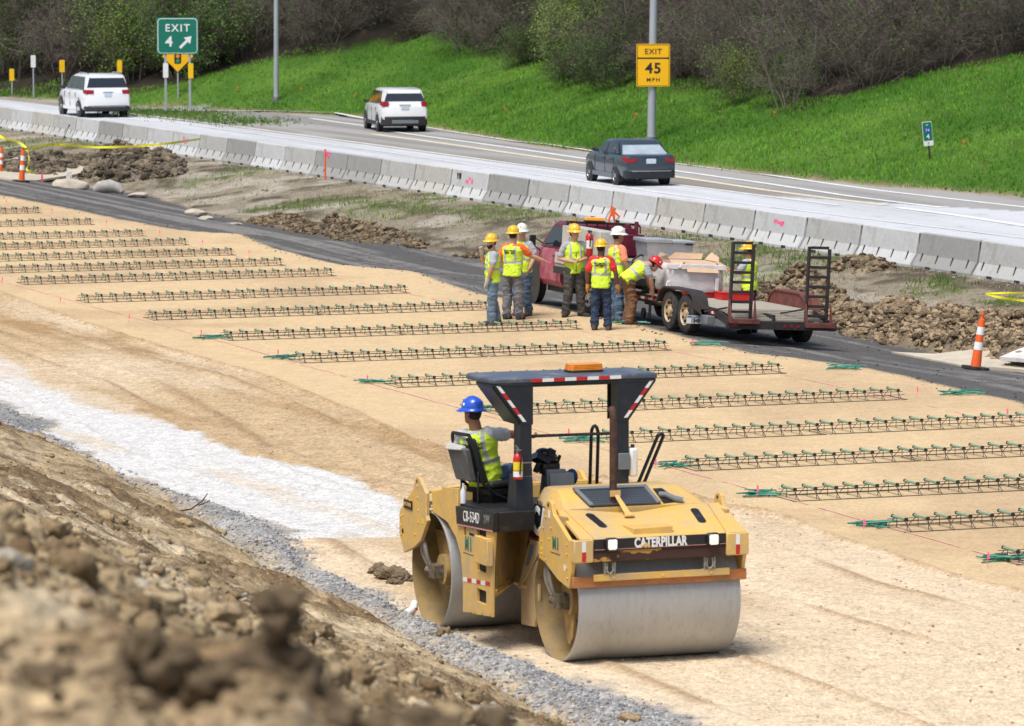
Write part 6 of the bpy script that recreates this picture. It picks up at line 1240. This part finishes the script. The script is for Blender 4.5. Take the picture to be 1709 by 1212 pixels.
# folded orange sign stand beyond the truck
p=px(1022,372); z=tz(p.x,p.y); o=empty('folded_sign_stand',(p.x,p.y,z),R(10),'bright orange folding sign stand on the verge behind the truck','sign stand')
for i,(a,b_) in enumerate((((-.12,0,0),(.02,.0,.42)),((.08,.05,0),(-.02,.02,.45)),((.30,0,.05),(.05,.0,.30)))): MB().tube([a,b_],.028,6).build('stand_leg',MT['ocone'],o)
MB().hexa([(-.06,-.02,.18),(.08,-.02,.16),(.08,.02,.16),(-.06,.02,.18),(-.04,-.02,.40),(.05,-.02,.42),(.05,.02,.42),(-.04,.02,.40)]).build('folded_cloth',MT['ocone'],o)
# tiny orange flags on the grass bank
for i,(a,b_) in enumerate(((103+0,0),)): pass
for i,(a,b_,t) in enumerate(((501,157,'left of the compact white SUV, nearer the pole'),(593,166,'just left of the compact white SUV'),(842,191,'right of the compact white SUV'),(1060,202,'left of the speed sign pole'),(1291,199,'below the dark brush right of the speed sign'),(1607,249,'right of the mile marker'),(395,155,'under the left light pole, leftmost'))):
    q=bankpt(a,b_); o=empty('marker_flag',q,0,'tiny orange flag on the bank '+t,'survey flag','tiny orange flags on the grass bank'); MB().tube([(0,0,-.05),(0,0,.27)],.006,4).build('flag_wire',MT['ocone'],o); MB().box((0,-.01,.20),(.06,.01,.27)).build('flag_cloth',MT['ocone'],o)
# sacks, boulders, pipe end, branch
def rockmesh(name,seed,sub=3,amp=.35,sq=(1,1,.7),freq=1.6):
    bm=bmesh.new(); bmesh.ops.create_icosphere(bm,subdivisions=sub,radius=1); co=np.array([v.co[:] for v in bm.verts]); r=np.random.default_rng(seed)
    for _ in range(16):
        nn=r.normal(0,1,3); nn/=np.linalg.norm(nn); d=r.uniform(.55,.92); e=np.clip(co@nn-d,0,None); co-=nn*e[:,None]
    w=ridge(co[:,0]*freq*1.6+seed*3.1+co[:,2]*.7,co[:,1]*freq*1.6+co[:,2]*1.1,.9,4,seed)-.5; w2=fbm(co[:,0]*3+co[:,2]*2+seed,co[:,1]*3-co[:,2],.5,4,seed+50)
    co=co*(1+amp*.7*w+amp*.9*w2)[:,None]*np.array(sq)
    for v,c in zip(bm.verts,co): v.co=c
    me=bpy.data.meshes.new(name); bm.to_mesh(me); bm.free(); me.polygons.foreach_set('use_smooth',np.zeros(len(me.polygons),bool) if sub<3 else np.ones(len(me.polygons),bool)); return me
def rock(name,a,b,sz,m,lab,cat,seed,z=None,rz=0,amp=.35,sub=3,group=None):
    me=rockmesh(name,seed,sub,amp); me.materials.append(m); o=bpy.data.objects.new(name,me); SC.collection.objects.link(o); p=px(a,b); o.location=(p.x,p.y,(tz(p.x,p.y) if z is None else z)+sz[2]*.35); o.scale=sz; o.rotation_euler=(0,0,rz); return tag(o,lab,cat,group)
CM=mat('clay_clod',(.27,.20,.125),.95,var=.45,scale=2.5,bump=1,bscale=9,dirt=(.12,.085,.05),dscale=2,damt=1.0); GM=mat('grey_clay_clod',(.22,.195,.16),.95,var=.45,scale=2.5,bump=1,bscale=9); LR=mat('pale_limestone',(.50,.44,.35),.9,var=.2,scale=2,bump=1,bscale=8)
MT['clod']=CM
rock('broken_concrete_pipe',118,290,(.62,.4,.33),LR,'pale broken concrete lump left of the grey sandbag','concrete lump',3,rz=.3,amp=.2)
m=MB(); m.tube([(-.42,.05,.12),(-.25,0,.22),(.05,.0,.26),(.32,-.05,.20),(.46,-.15,.06)],[.12,.19,.21,.17,.08],14); p=px(180,293); o=m.build('sandbag',mat('grey_sandbag',(.36,.34,.31),.9,var=.15,scale=6,bump=.5,bscale=20)); o.location=(p.x,p.y,tz(p.x,p.y)-.03); tag(o,'grey sandbag slumped below the left clod pile','sandbag')
rock('boulder',232,299,(.42,.3,.16),LR,'low pale boulder right of the grey sandbag','boulder',9,rz=.8); rock('boulder',328,336,(.36,.3,.22),LR,'pale boulder at the edge of the dark road below the barriers','boulder',12,rz=.2); rock('boulder',345,345,(.25,.2,.12),LR,'small pale rock touching the larger boulder at the dark road','boulder',15); rock('boulder',392,352,(.3,.2,.06),LR,'flat white rock lying before the left dirt windrow','boulder',17)
for i,(a,b_,s,lab) in enumerate(((648,966,.17,'largest brown clod left of the rear drum'),(632,958,.13,'brown clod left of the larger one by the rear drum'),(672,970,.15,'brown clod touching the rear drum'),(655,975,.09,'smallest brown clod by the rear drum'))): rock('soil_clod',a,b_,(s*1.2,s,s*.75),CM,lab,'clod',20+i,rz=i,amp=.8,sub=4)
p=px(690,1058); o=empty('drain_pipe_end',(p.x,p.y,tz(p.x,p.y)+.05),R(30),'white plastic pipe end sticking out of the slope toe','pipe'); MB().tube([(-.12,-.05,.0),(.0,.0,.04),(.05,.06,.10)],[.045,.045,.04],12).build('pipe_body',MT['jug'],o); MB().lathe([(0,.05),(.03,.05)],(.0,.0,.03),'z',12).build('collar',MT['ocone'],o)
def onslope(a,b_):
    lo,hi=12.,80.
    d=px(a,b_)-Vector((0,0,CH)); d=d/d.y
    for t in np.arange(12,80,.2):
        q=Vector((0,0,CH))+d*t
        if q.z<tz(q.x,q.y): return Vector((q.x,q.y,tz(q.x,q.y)))
    return q
q=onslope(325,860); MB().tube([(-.25,0,.02),(-.05,.02,.05),(.10,0,.16),(.17,-.02,.26)],[.012,.012,.010,.006],6).build('branch',mat('dead_branch',(.08,.055,.04),.9)); o=bpy.data.objects['branch']; o.location=q; tag(o,'thin dead branch sticking up at the top of the dirt slope','branch')
MB().tube([(.05,.0,.10),(.16,.05,.14),(.20,.05,.17)],[.009,.008,.004],5).build('twig',MT['rust'],o)
# ================================================ CLODS, STONES, GRASS, THICKET
def merged(name,protos,pos,scl,rot,pick,m,label,cat,smooth=False,cols=None):
    V=[];F=[];CC=[];off=0
    for k,(pv,pf) in enumerate(protos):
        I=np.nonzero(pick==k)[0]
        if len(I)==0: continue
        c,s=np.cos(rot[I]),np.sin(rot[I]); P=pv[None]*scl[I][:,None,:]
        X=P[...,0]*c[:,None]-P[...,1]*s[:,None]+pos[I,0][:,None]; Y=P[...,0]*s[:,None]+P[...,1]*c[:,None]+pos[I,1][:,None]; Z=P[...,2]+pos[I,2][:,None]
        V.append(np.stack([X,Y,Z],-1).reshape(-1,3)); F.append((pf[None]+(np.arange(len(I))*len(pv))[:,None,None]+off).reshape(-1,pf.shape[1]))
        if cols is not None: CC.append(np.repeat(cols[I],len(pv),0))
        off+=len(I)*len(pv)
    V=np.concatenate(V);F=np.concatenate(F); me=bpy.data.meshes.new(name); me.vertices.add(len(V)); me.vertices.foreach_set('co',V.ravel()); w=F.shape[1]
    me.loops.add(F.size); me.loops.foreach_set('vertex_index',F.ravel().astype(np.int32)); me.polygons.add(len(F)); me.polygons.foreach_set('loop_start',np.arange(0,F.size,w,dtype=np.int32)); me.polygons.foreach_set('use_smooth',np.full(len(F),smooth)); me.update(calc_edges=True)
    if cols is not None:
        a=me.attributes.new('Col','FLOAT_COLOR','POINT'); c4=np.ones((len(V),4)); c4[:,:3]=np.concatenate(CC); a.data.foreach_set('color',c4.ravel())
    me.materials.append(m); o=bpy.data.objects.new(name,me); SC.collection.objects.link(o); return tag(o,label,cat,kind='stuff')
def rproto(seed,sub,amp,sq=(1,1,.75)):
    me=rockmesh('p',seed,sub,amp,sq); v=np.empty(len(me.vertices)*3); me.vertices.foreach_get('co',v); f=np.empty(len(me.polygons)*3,np.int64); me.loops.foreach_get('vertex_index',f); bpy.data.meshes.remove(me); return v.reshape(-1,3),f.reshape(-1,3)
def colmat(name,rough=.95,bump=.6,bs=30,var=.35,transl=0):
    m=bpy.data.materials.new(name); m.use_nodes=True; N=m.node_tree.nodes; L=m.node_tree.links; b=N['Principled BSDF']; b.inputs['Roughness'].default_value=rough; b.inputs['Specular IOR Level'].default_value=.15
    a=N.new('ShaderNodeAttribute'); a.attribute_name='Col'; g=N.new('ShaderNodeNewGeometry'); n=N.new('ShaderNodeTexNoise'); n.inputs['Scale'].default_value=bs; n.inputs['Detail'].default_value=4; L.new(g.outputs['Position'],n.inputs['Vector'])
    r=N.new('ShaderNodeMapRange'); r.inputs[3].default_value=1-var*1.5; r.inputs[4].default_value=1+var*1.5; L.new(n.outputs['Fac'],r.inputs[0]); v=N.new('ShaderNodeVectorMath'); v.operation='SCALE'; L.new(a.outputs['Color'],v.inputs[0]); L.new(r.outputs[0],v.inputs['Scale']); L.new(v.outputs[0],b.inputs['Base Color'])
    if bump: bp=N.new('ShaderNodeBump'); bp.inputs['Distance'].default_value=.03; bp.inputs['Strength'].default_value=bump; L.new(n.outputs['Fac'],bp.inputs['Height']); L.new(bp.outputs[0],b.inputs['Normal'])
    return m
MT['clods']=colmat('soil_clod_mix'); MT['stones']=colmat('crushed_stone_mix',.85,0,80,.15); MT['blades']=colmat('grass_blade_mix',.8,0,1.2,.30)
def sample(n,d0,d1,p=1.0,xm=.13):
    t=rng.random(n); D=(d0**-p+(d1**-p-d0**-p)*t)**(-1/p); X=(rng.random(n)*2-1)*(xm*D+.6); return X,D
def lerpc(a,b,t): return np.array(a)*(1-t[:,None])+np.array(b)*t[:,None]
bigp=[rproto(i,3,1.25,(1.1,.9,.8)) for i in range(7)]; smp=[rproto(30+i,2,.7) for i in range(6)]; tiny=[rproto(60+i,1,.3) for i in range(5)]
# slope clods
X,Y=sample(110000,15,78,1.0); u,v=uv(X,Y); k=L_toe(u)-v; cl=fbm(X,Y,2.0,3,44)
dens=.25+.75*ss(-.05,.2,cl+.05); dens=np.maximum(dens,.95*np.exp(-((k-.5)/.7)**2)); keep=(k>-.35)&(rng.random(len(X))<dens*.55); X,Y,k=X[keep],Y[keep],k[keep]
n=len(X); Z=terrain(X,Y)[0:] if False else terrain(X,Y); s=.009+.020*rng.random(n)**4+.08*(rng.random(n)**34); big=s>.032
pos=np.stack([X,Y,Z+s*.15],-1); scl=np.stack([s*rng.uniform(.8,1.3,n),s*rng.uniform(.8,1.3,n),s*rng.uniform(.8,1.35,n)],-1); rot=rng.random(n)*6.28
t=rng.random(n); cols=lerpc((.44,.34,.20),(.14,.095,.05),t); cols=np.where((rng.random(n)<.05)[:,None],np.array([.40,.36,.29]),cols)
merged('slope_clods',bigp,pos[big],scl[big],rot[big],rng.integers(0,7,big.sum()),MT['clods'],'clods of clay strewn over the dirt slope','soil clods',True,cols[big])
merged('slope_crumbs',smp,pos[~big],scl[~big],rot[~big],rng.integers(0,6,(~big).sum()),MT['clods'],'crumbs of soil scattered over the dirt slope','soil crumbs',True,cols[~big])
print('slope clods',big.sum(),(~big).sum())
# the heap in the foreground
n=700; X=rng.uniform(-1.75,.10,n); Y=rng.normal(9.7,.65,n); Z=terrain(X,Y); s=.010+.020*rng.random(n)**2.2
ex=[(-.475,9.7,6.225,.042),(-.515,9.7,6.215,.036),(-.49,9.7,6.17,.055),(-.50,9.72,6.10,.065),(-.56,9.7,6.08,.06),(-.61,9.68,6.05,.06),(-.45,9.7,6.03,.075),(-.52,9.7,6.02,.08),(-.78,9.66,6.12,.06),(-.72,9.66,6.09,.06),(-.66,9.66,6.04,.07),(-.80,9.7,6.04,.08),(-1.0,9.7,6.03,.08),(-.03,9.65,5.96,.055),(-.12,9.6,5.95,.055),(-.20,9.6,5.97,.055),(-.28,9.6,5.96,.06),(-.36,9.6,5.97,.06)]
X=np.r_[X,[e[0] for e in ex]];Y=np.r_[Y,[e[1] for e in ex]];Z=np.r_[Z,[e[2] for e in ex]];s=np.r_[s,[e[3] for e in ex]];n=len(X)
scl=np.stack([s*rng.uniform(.85,1.2,n),s*rng.uniform(.85,1.2,n),s*rng.uniform(.8,1.15,n)],-1); cols=lerpc((.40,.30,.18),(.06,.042,.024),rng.random(n)); cols[-len(ex):]=np.array([.13,.095,.058])
merged('foreground_clods',bigp,np.stack([X,Y,Z],-1),scl,rng.random(n)*6.28,rng.integers(0,7,n),MT['clods'],'heap of dark clay clods close to the camera, out of focus','soil clods',True,cols)
# clods on the windrows and piles of the verge
def scatter_mask(N,d0,d1,fn,smin,smax,pw,c0,c1,name,label,cat,pr,m,sub=.2,p=1.2,smooth=True,flat=1.0):
    X,Y=sample(N,d0,d1,p); w=fn(X,Y); k=rng.random(len(X))<w; X,Y=X[k],Y[k]; n=len(X); Z=terrain(X,Y); s=smin+(smax-smin)*rng.random(n)**pw
    scl=np.stack([s*rng.uniform(.8,1.3,n),s*rng.uniform(.8,1.3,n),s*rng.uniform(.8,1.3,n)*flat],-1); cols=lerpc(c0,c1,rng.random(n)); print(name,n)
    merged(name,pr,np.stack([X,Y,Z+s*sub],-1),scl,rng.random(n)*6.28,rng.integers(0,len(pr),n),m,label,cat,smooth,cols)
PX=[];PY=[]
for (pu,pv,ru,rv,h) in PW:
    m_=int(min(7500,2300*ru*rv*(.5+h))); r_=np.sqrt(rng.random(m_))*1.15; a_=rng.random(m_)*6.28; U=pu+ru*r_*np.cos(a_); V_=pv+rv*r_*np.sin(a_); PX.append(U*DV[0]+V_*NV[0]); PY.append(U*DV[1]+V_*NV[1])
PX=np.concatenate(PX);PY=np.concatenate(PY); u,v=uv(PX,PY); hh_,mk=piles(u,v,PX,PY); k=(v>L_road_far(u)-.5)&(v<L_barr(u)-.6)&(hh_>.02)&(rng.random(len(PX))<.75); PX,PY,u=PX[k],PY[k],u[k]; n=len(PX); print('pile clods',n)
s=.014+.075*rng.random(n)**5; s=np.where((u<-135)&(rng.random(n)<.06),s+.11,s); scl=np.stack([s*rng.uniform(.8,1.3,n),s*rng.uniform(.8,1.3,n),s*rng.uniform(.8,1.3,n)],-1); cols=lerpc((.29,.22,.14),(.06,.045,.03),rng.random(n)); g_=(u<-135)|(u>-88); cols=np.where(g_[:,None],cols*np.where(u<-135,.95,1.45)[:,None]*np.where((u<-135)[:,None],np.array([.9,.97,1.1]),1),cols)
bg=s>.055
merged('pile_clods',bigp,np.stack([PX,PY,terrain(PX,PY)+s*.25],-1)[bg],scl[bg],(rng.random(n)*6.28)[bg],rng.integers(0,7,bg.sum()),MT['clods'],'broken clods heaped along the verge','soil clods',True,cols[bg])
merged('pile_crumbs',smp,np.stack([PX,PY,terrain(PX,PY)+s*.25],-1)[~bg],scl[~bg],(rng.random(n)*6.28)[~bg],rng.integers(0,6,(~bg).sum()),MT['clods'],'loose crumbs of soil on the verge heaps','soil crumbs',True,cols[~bg])
def fverge(X,Y): u,v=uv(X,Y); return np.where((v>L_road_far(u)-.5)&(v<L_barr(u)-.4),.35,0)
scatter_mask(30000,75,180,fverge,.015,.07,6,(.33,.29,.22),(.20,.16,.11),'verge_stones','small stones and crumbs on the bare verge','stones',smp,MT['clods'])
def fberm(X,Y): u,v=uv(X,Y); return np.where((v>L_toe(u)-.15)&(v<L_berm_far(u)+.15),1,np.where((v>L_toe(u)-.5)&(v<L_berm_far(u)+.3),.10,0))
scatter_mask(160000,34,80,fberm,.012,.04,2.5,(.46,.45,.43),(.20,.198,.19),'crushed_stone','grey crushed stone windrow at the foot of the slope','crushed stone',tiny,MT['stones'],smooth=False)
def fcoarse(X,Y):
    u,v=uv(X,Y); nb=fbm(u*.10,v*1.0,1.0,4,23); return np.where((v>L_berm_far(u))&(v<L_sand_near(u)+.2)&((v>L_white_far(u))|(X/Y>-.022)),.12+.6*ss(-.05,.2,nb),0)*.6*np.where(u>-60,.35,1)
scatter_mask(120000,36,75,fcoarse,.006,.024,3,(.58,.46,.30),(.33,.23,.13),'loose_gravel','loose tan gravel on the graded lane','gravel',tiny,MT['stones'],smooth=False)
def fdark(X,Y): u,v=uv(X,Y); return np.where(np.abs(v-L_sand_far(u))<.35,.5,np.where((v>L_sand_far(u))&(v<L_road_far(u)+.3),.10,0))
scatter_mask(40000,70,150,fdark,.01,.035,3,(.14,.135,.13),(.05,.05,.05),'road_millings','dark asphalt crumbs on the haul road','millings',tiny,MT['stones'],smooth=False)
# ---- grass
def blades(name,X,Y,h,w,ca,cb,label,k=3):
    n=len(X); Z=terrain(X,Y)
    X=np.repeat(X,k)+rng.normal(0,.05,n*k);Y=np.repeat(Y,k)+rng.normal(0,.05,n*k);Z=np.repeat(Z,k); h=np.repeat(h,k)*rng.uniform(.6,1.3,n*k); a=rng.random(n*k)*PI; le=rng.normal(0,.35,n*k); ld=rng.random(n*k)*6.28
    hw=w*rng.uniform(.6,1.2,n*k)/2; A=np.stack([X-np.cos(a)*hw,Y-np.sin(a)*hw,Z-.02],-1);B=np.stack([X+np.cos(a)*hw,Y+np.sin(a)*hw,Z-.02],-1);T=np.stack([X+np.cos(ld)*le*h,Y+np.sin(ld)*le*h,Z+h],-1)
    V=np.stack([A,B,T],1).reshape(-1,3); F=np.arange(len(V)).reshape(-1,3); me=bpy.data.meshes.new(name); me.vertices.add(len(V)); me.vertices.foreach_set('co',V.ravel()); me.loops.add(F.size); me.loops.foreach_set('vertex_index',F.ravel().astype(np.int32)); me.polygons.add(len(F)); me.polygons.foreach_set('loop_start',np.arange(0,F.size,3,dtype=np.int32)); me.update(calc_edges=True)
    t=np.clip(fbm(V[:,0],V[:,1],3.5,4,91)*2.2+.5+rng.normal(0,.18,len(F)).repeat(3),0,1); c=np.ones((len(V),4)); c[:,:3]=lerpc(ca,cb,t); dry=(rng.random(len(F))<.05).repeat(3); c[dry,:3]=(.26,.22,.10)
    at=me.attributes.new('Col','FLOAT_COLOR','POINT'); at.data.foreach_set('color',c.ravel()); me.materials.append(MT['blades']); o=bpy.data.objects.new(name,me); SC.collection.objects.link(o); return tag(o,label,'grass',kind='stuff')
N=230000; D=rng.uniform(118,232,N); X=(rng.random(N)*2-1)*(.135*D); u,v=uv(X,D); k=(v>L_asph(u)+.2+.5*fbm(X,D,1.0,2,3))&(v<L_wood(u)+1.2+2*rng.random(N)*ss(0,.2,fbm(X,D,3,3,8))); X,D,u,v=X[k],D[k],u[k],v[k]; print('grass',len(X))
blades('bank_grass',X,D,.06+.08*rng.random(len(X)),.045,(.07,.20,.016),(.17,.35,.04),'bright green spring grass on the bank')
N=85000; X,Y=sample(N,72,178,.6); u,v=uv(X,Y); nC=fbm(X,Y,.35,3,9); g1=ss(.0,.12,fbm(X,Y,3.2,4,37)+.04*nC); hp_,mk=piles(u,v,X,Y); k=(v>L_road_far(u)+.4)&(v<L_barr(u)-.35)&(rng.random(N)<g1*.9+.03)&(mk<.3); X,Y=X[k],Y[k]
blades('verge_grass',X,Y,.05+.10*rng.random(len(X)),.035,(.055,.13,.015),(.16,.27,.045),'patchy grass on the verge',2)
N=110000; X,Y=sample(N,72,178,.4); u,v=uv(X,Y); hp_,mk=piles(u,v,X,Y); k=(v>L_road_far(u)+.3)&(v<L_barr(u)-.35)&(mk<.4)&(rng.random(N)<ss(-.15,.15,fbm(X,Y,1.6,4,113))); X,Y=X[k],Y[k]
blades('dry_straw',X,Y,.02+.05*rng.random(len(X)),.035,(.18,.14,.09),(.48,.42,.32),'dry straw and dead grass on the verge',2)
# gore island grass and debris left of the exit ramp
N=5000; X=[];Y=[]
for a,b_ in ((235,188),(270,190),(310,193),(350,197),(390,202),(425,205),(330,192),(250,186)): q=px(a,b_); X.append(rng.normal(q.x,.9,260));Y.append(rng.normal(q.y,1.8,260))
X=np.concatenate(X);Y=np.concatenate(Y); blades('gore_grass',X,Y,.06+.08*rng.random(len(X)),.05,(.06,.14,.02),(.12,.22,.04),'thin grass strip between highway and exit ramp')
# ---- thicket on the bank
def twigmat(name,a,b):
    m=bpy.data.materials.new(name); m.use_nodes=True; N=m.node_tree.nodes; L=m.node_tree.links; bs=N['Principled BSDF']; bs.inputs['Roughness'].default_value=.9; o=N.new('ShaderNodeObjectInfo'); r=N.new('ShaderNodeValToRGB'); r.color_ramp.elements[0].color=(*a,1); r.color_ramp.elements[1].color=(*b,1)
    g=N.new('ShaderNodeNewGeometry'); ad=N.new('ShaderNodeMath'); ad.operation='MULTIPLY_ADD'; ad.inputs[1].default_value=.5; ad.inputs[2].default_value=0; L.new(g.outputs['Random Per Island'],ad.inputs[0]); a2=N.new('ShaderNodeMath'); a2.operation='MULTIPLY_ADD'; a2.inputs[1].default_value=.5; L.new(o.outputs['Random'],a2.inputs[0]); L.new(ad.outputs[0],a2.inputs[2]); L.new(a2.outputs[0],r.inputs[0]); L.new(r.outputs[0],bs.inputs['Base Color']); return m
TWG=twigmat('bare_twigs',(.045,.034,.029),(.19,.155,.13)); STM=twigmat('grey_stems',(.05,.04,.032),(.17,.145,.12)); LFY=twigmat('spring_leaves',(.10,.17,.02),(.25,.33,.06)); LFG=twigmat('green_leaves',(.035,.085,.012),(.10,.18,.03))
def seg(V,F,a,b,ra,rb):
    d=b-a; d/=np.linalg.norm(d)+1e-9; up=np.array([0,0,1.]) if abs(d[2])<.9 else np.array([1.,0,0]); x=np.cross(up,d); x/=np.linalg.norm(x); y=np.cross(d,x); o=len(V)
    for p,r in ((a,ra),(b,rb)):
        for k in range(3): t=2.094*k; V.append(p+(x*math.cos(t)+y*math.sin(t))*r)
    for k in range(3): F.append((o+k,o+(k+1)%3,o+3+(k+1)%3,o+3+k))
def plant(seed,H,stems,spread,leaf,kind='shrub',nl=(8,7,5),thick=.7):
    r=np.random.default_rng(seed); S=[[],[]];T=[[],[]];LV=[[],[]]
    def grow(p,d,L,rad,lv):
        n=3 if lv<2 else 2; q=p.copy(); dd=d.copy(); pts=[(q.copy(),dd.copy())]
        for i in range(n):
            dd=dd+r.normal(0,.16+.06*lv,3); dd[2]+=.04 if lv==0 else -.03; dd/=np.linalg.norm(dd); q2=q+dd*L/n; tgt=S if lv<=1 else T
            seg(tgt[0],tgt[1],q,q2,rad*(1-.55*i/n),rad*(1-.55*(i+1)/n)); q=q2; pts.append((q.copy(),dd.copy()))
        if lv<3:
            m=nl[lv]
            for j in range(m):
                t=(.25 if lv==0 else .1)+.9*(j+r.random())/m; t=min(t,.999); i=int(t*n); a,b=pts[i][0],pts[i+1][0]; pp=a+(b-a)*(t*n-i); ax=r.normal(0,1,3); ax-=dd*ax.dot(dd); ax/=np.linalg.norm(ax); nd=dd*r.uniform(.4,.8)+ax*r.uniform(.6,1.0); nd[2]+=.12; nd/=np.linalg.norm(nd); grow(pp,nd,L*r.uniform(.36,.58)*(1 if lv else .95),rad*.50,lv+1)
        elif leaf and r.random()<leaf:
            for _ in range(7):
                c=q+r.normal(0,.12,3); a=r.normal(0,1,3);a/=np.linalg.norm(a); b=np.cross(a,r.normal(0,1,3)); b/=np.linalg.norm(b)+1e-9; w=r.uniform(.025,.055); o=len(LV[0]); LV[0].extend([c-a*w,c+b*w*.6,c+a*w,c-b*w*.6]); LV[1].append((o,o+1,o+2,o+3))
    if kind=='tree':
        grow(np.array([0,0,-.2]),np.array([r.normal(0,.06),r.normal(0,.06),1.]),H,.16*thick,0)
    else:
        for _ in range(stems):
            a=r.random()*6.28; t=r.uniform(.15,spread); grow(np.array([math.cos(a)*.35*r.random(),math.sin(a)*.35*r.random(),-.15]),np.array([math.cos(a)*t,math.sin(a)*t,1.])/math.sqrt(1+t*t),H*r.uniform(.65,1.0),.035*thick,0)
    return S,T,LV
def mk(name,VF,m,extra=None):
    me=bpy.data.meshes.new(name); V=[tuple(p) for p in VF[0]]; F=list(VF[1]); mi=[0]*len(F)
    me.materials.append(m)
    if extra: o=len(V); V+=[tuple(p) for p in extra[0][0]]; F+=[tuple(i+o for i in f) for f in extra[0][1]]; mi+=[1]*len(extra[0][1]); me.materials.append(extra[1])
    me.from_pydata(V,[],F); me.polygons.foreach_set('material_index',mi); me.update(); return me
def plant_thing(name,cat,args,lm,trunk='trunk'):
    S,T,LV=plant(*args[0],**args[1]); r=empty(name,(0,0,0)); a=bpy.data.objects.new(trunk,mk(trunk,S,STM)); SC.collection.objects.link(a); a.parent=r
    b=bpy.data.objects.new('crown',mk('crown',T,TWG,(LV,lm) if LV[1] else None)); SC.collection.objects.link(b); b.parent=r; return r
KINDS=[]
for sd in range(4): KINDS.append(('bare',plant_thing('bare_shrub','shrub',((100+sd,2.9,9,1.1,.03),{}),LFG,'stem')))
KINDS.append(('green',plant_thing('budding_shrub','shrub',((120,2.8,8,1.0,.38),{}),LFG,'stem'))); KINDS.append(('yellow',plant_thing('budding_shrub','shrub',((121,3.0,8,.9,.38),{}),LFY,'stem')))
TREES=[plant_thing('bare_tree','tree',((140,7.5,1,0,.04),dict(kind='tree',nl=(16,6,5))),LFG),plant_thing('bare_tree','tree',((141,8.5,1,0,.0),dict(kind='tree',nl=(15,7,5))),LFG),plant_thing('leafing_tree','tree',((142,8,1,0,.95),dict(kind='tree',nl=(20,7,5))),LFY),plant_thing('leafing_tree','tree',((143,7,1,0,.95),dict(kind='tree',nl=(18,7,5))),LFG)]
usedk={}
def putp(proto,x,y,s,lab,cat,grp,sz=None):
    key=proto.name
    if key in usedk: o=copy_tree(proto)
    else: o=proto; usedk[key]=1
    o.location=(x,y,tz(x,y)-.08); o.rotation_euler=(rng.normal(0,.06),rng.normal(0,.06),rng.random()*6.28); o.scale=(s,s,s if sz is None else sz); tag(o,lab,cat,grp); return o
LB={'bare':'bare brown shrub in the tangled thicket above the grass bank','green':'shrub with small green leaves in the thicket above the grass bank','yellow':'shrub with yellow-green buds in the thicket above the grass bank'}
cnt=0
for row,(dv,du) in enumerate(((.4,2.2),(2.0,2.3),(3.8,2.5),(6.0,2.8),(8.8,3.2),(12.5,3.6),(17.5,4.2))):
    for u_ in np.arange(-262,-118,du):
        u_+=rng.normal(0,.5); v_=float(L_wood(u_))+dv+rng.normal(0,.35)+(.9*math.sin(u_*.35) if row==0 else 0); x=u_*DV[0]+v_*NV[0]; y=u_*DV[1]+v_*NV[1]
        if abs(x)>.125*y or y<115 or y>262 or v_<float(L_asph(u_))+2.6: continue
        gl=vn(np.array([u_/7.]),np.array([v_/5.]),5)[0]; left=x/y<-.02
        kd=rng.integers(0,4); 
        if (gl>.74) or (left and gl>.5): kd=4 if rng.random()<.6 else 5
        if x/y>-.02 and row>1 and rng.random()<.6: kd=rng.integers(0,4)
        k,pr_o=KINDS[kd]; s=(.75 if row==0 else 1.15)*rng.uniform(.8,1.25); putp(pr_o,x,y,s,LB[k],'shrub',{'bare':'bare shrubs of the thicket','green':'green-leaved shrubs of the thicket','yellow':'yellow-budding shrubs of the thicket'}[k]); cnt+=1
print('shrubs',cnt)
def at_px(a,b_,dy=0):
    q=bankpt(a,b_); return q.x*(1+dy/q.y),q.y+dy
tr=[(8,158,8,2,1.15,'large yellow-green leafing tree at the far left'),(75,158,10,2,1.2,'tall yellow-green tree behind the small white SUV posts'),(120,155,14,3,1.1,'green leafing tree behind the left white SUV'),(185,160,12,0,1.0,'bare tree behind the right side of the left SUV'),(235,155,10,1,1.0,'bare grey tree left of the green exit sign'),(330,122,6,1,1.0,'bare tree right of the green exit sign'),(375,112,5,0,.9,'bare tree left of the first light pole'),(500,92,3,0,.75,'pale bare tree just right of the first light pole'),(560,82,9,3,.8,'green leafing tree in the middle of the bank edge'),(640,66,9,0,.9,'bare tree above the compact white SUV'),(30,160,5,3,.8,'dark green low tree at the far left edge'),(800,80,8,0,.9,'bare tree right of the bank top'),(1480,140,8,1,.8,'bare tree right of the speed sign'),(1660,112,5,3,.7,'leafing tree at the right edge of the thicket'),(430,102,11,0,1.1,'bare dark tree just left of the first light pole'),(280,140,14,0,1.15,'bare tree directly behind the green exit sign')]
for a,b_,dy,k,s,lab in tr:
    x,y=at_px(a,b_,dy); putp(TREES[k],x,y,s,lab,'tree','trees standing in the thicket')
for sx,sy in ((495,42),(760,40),(300,150)): pass
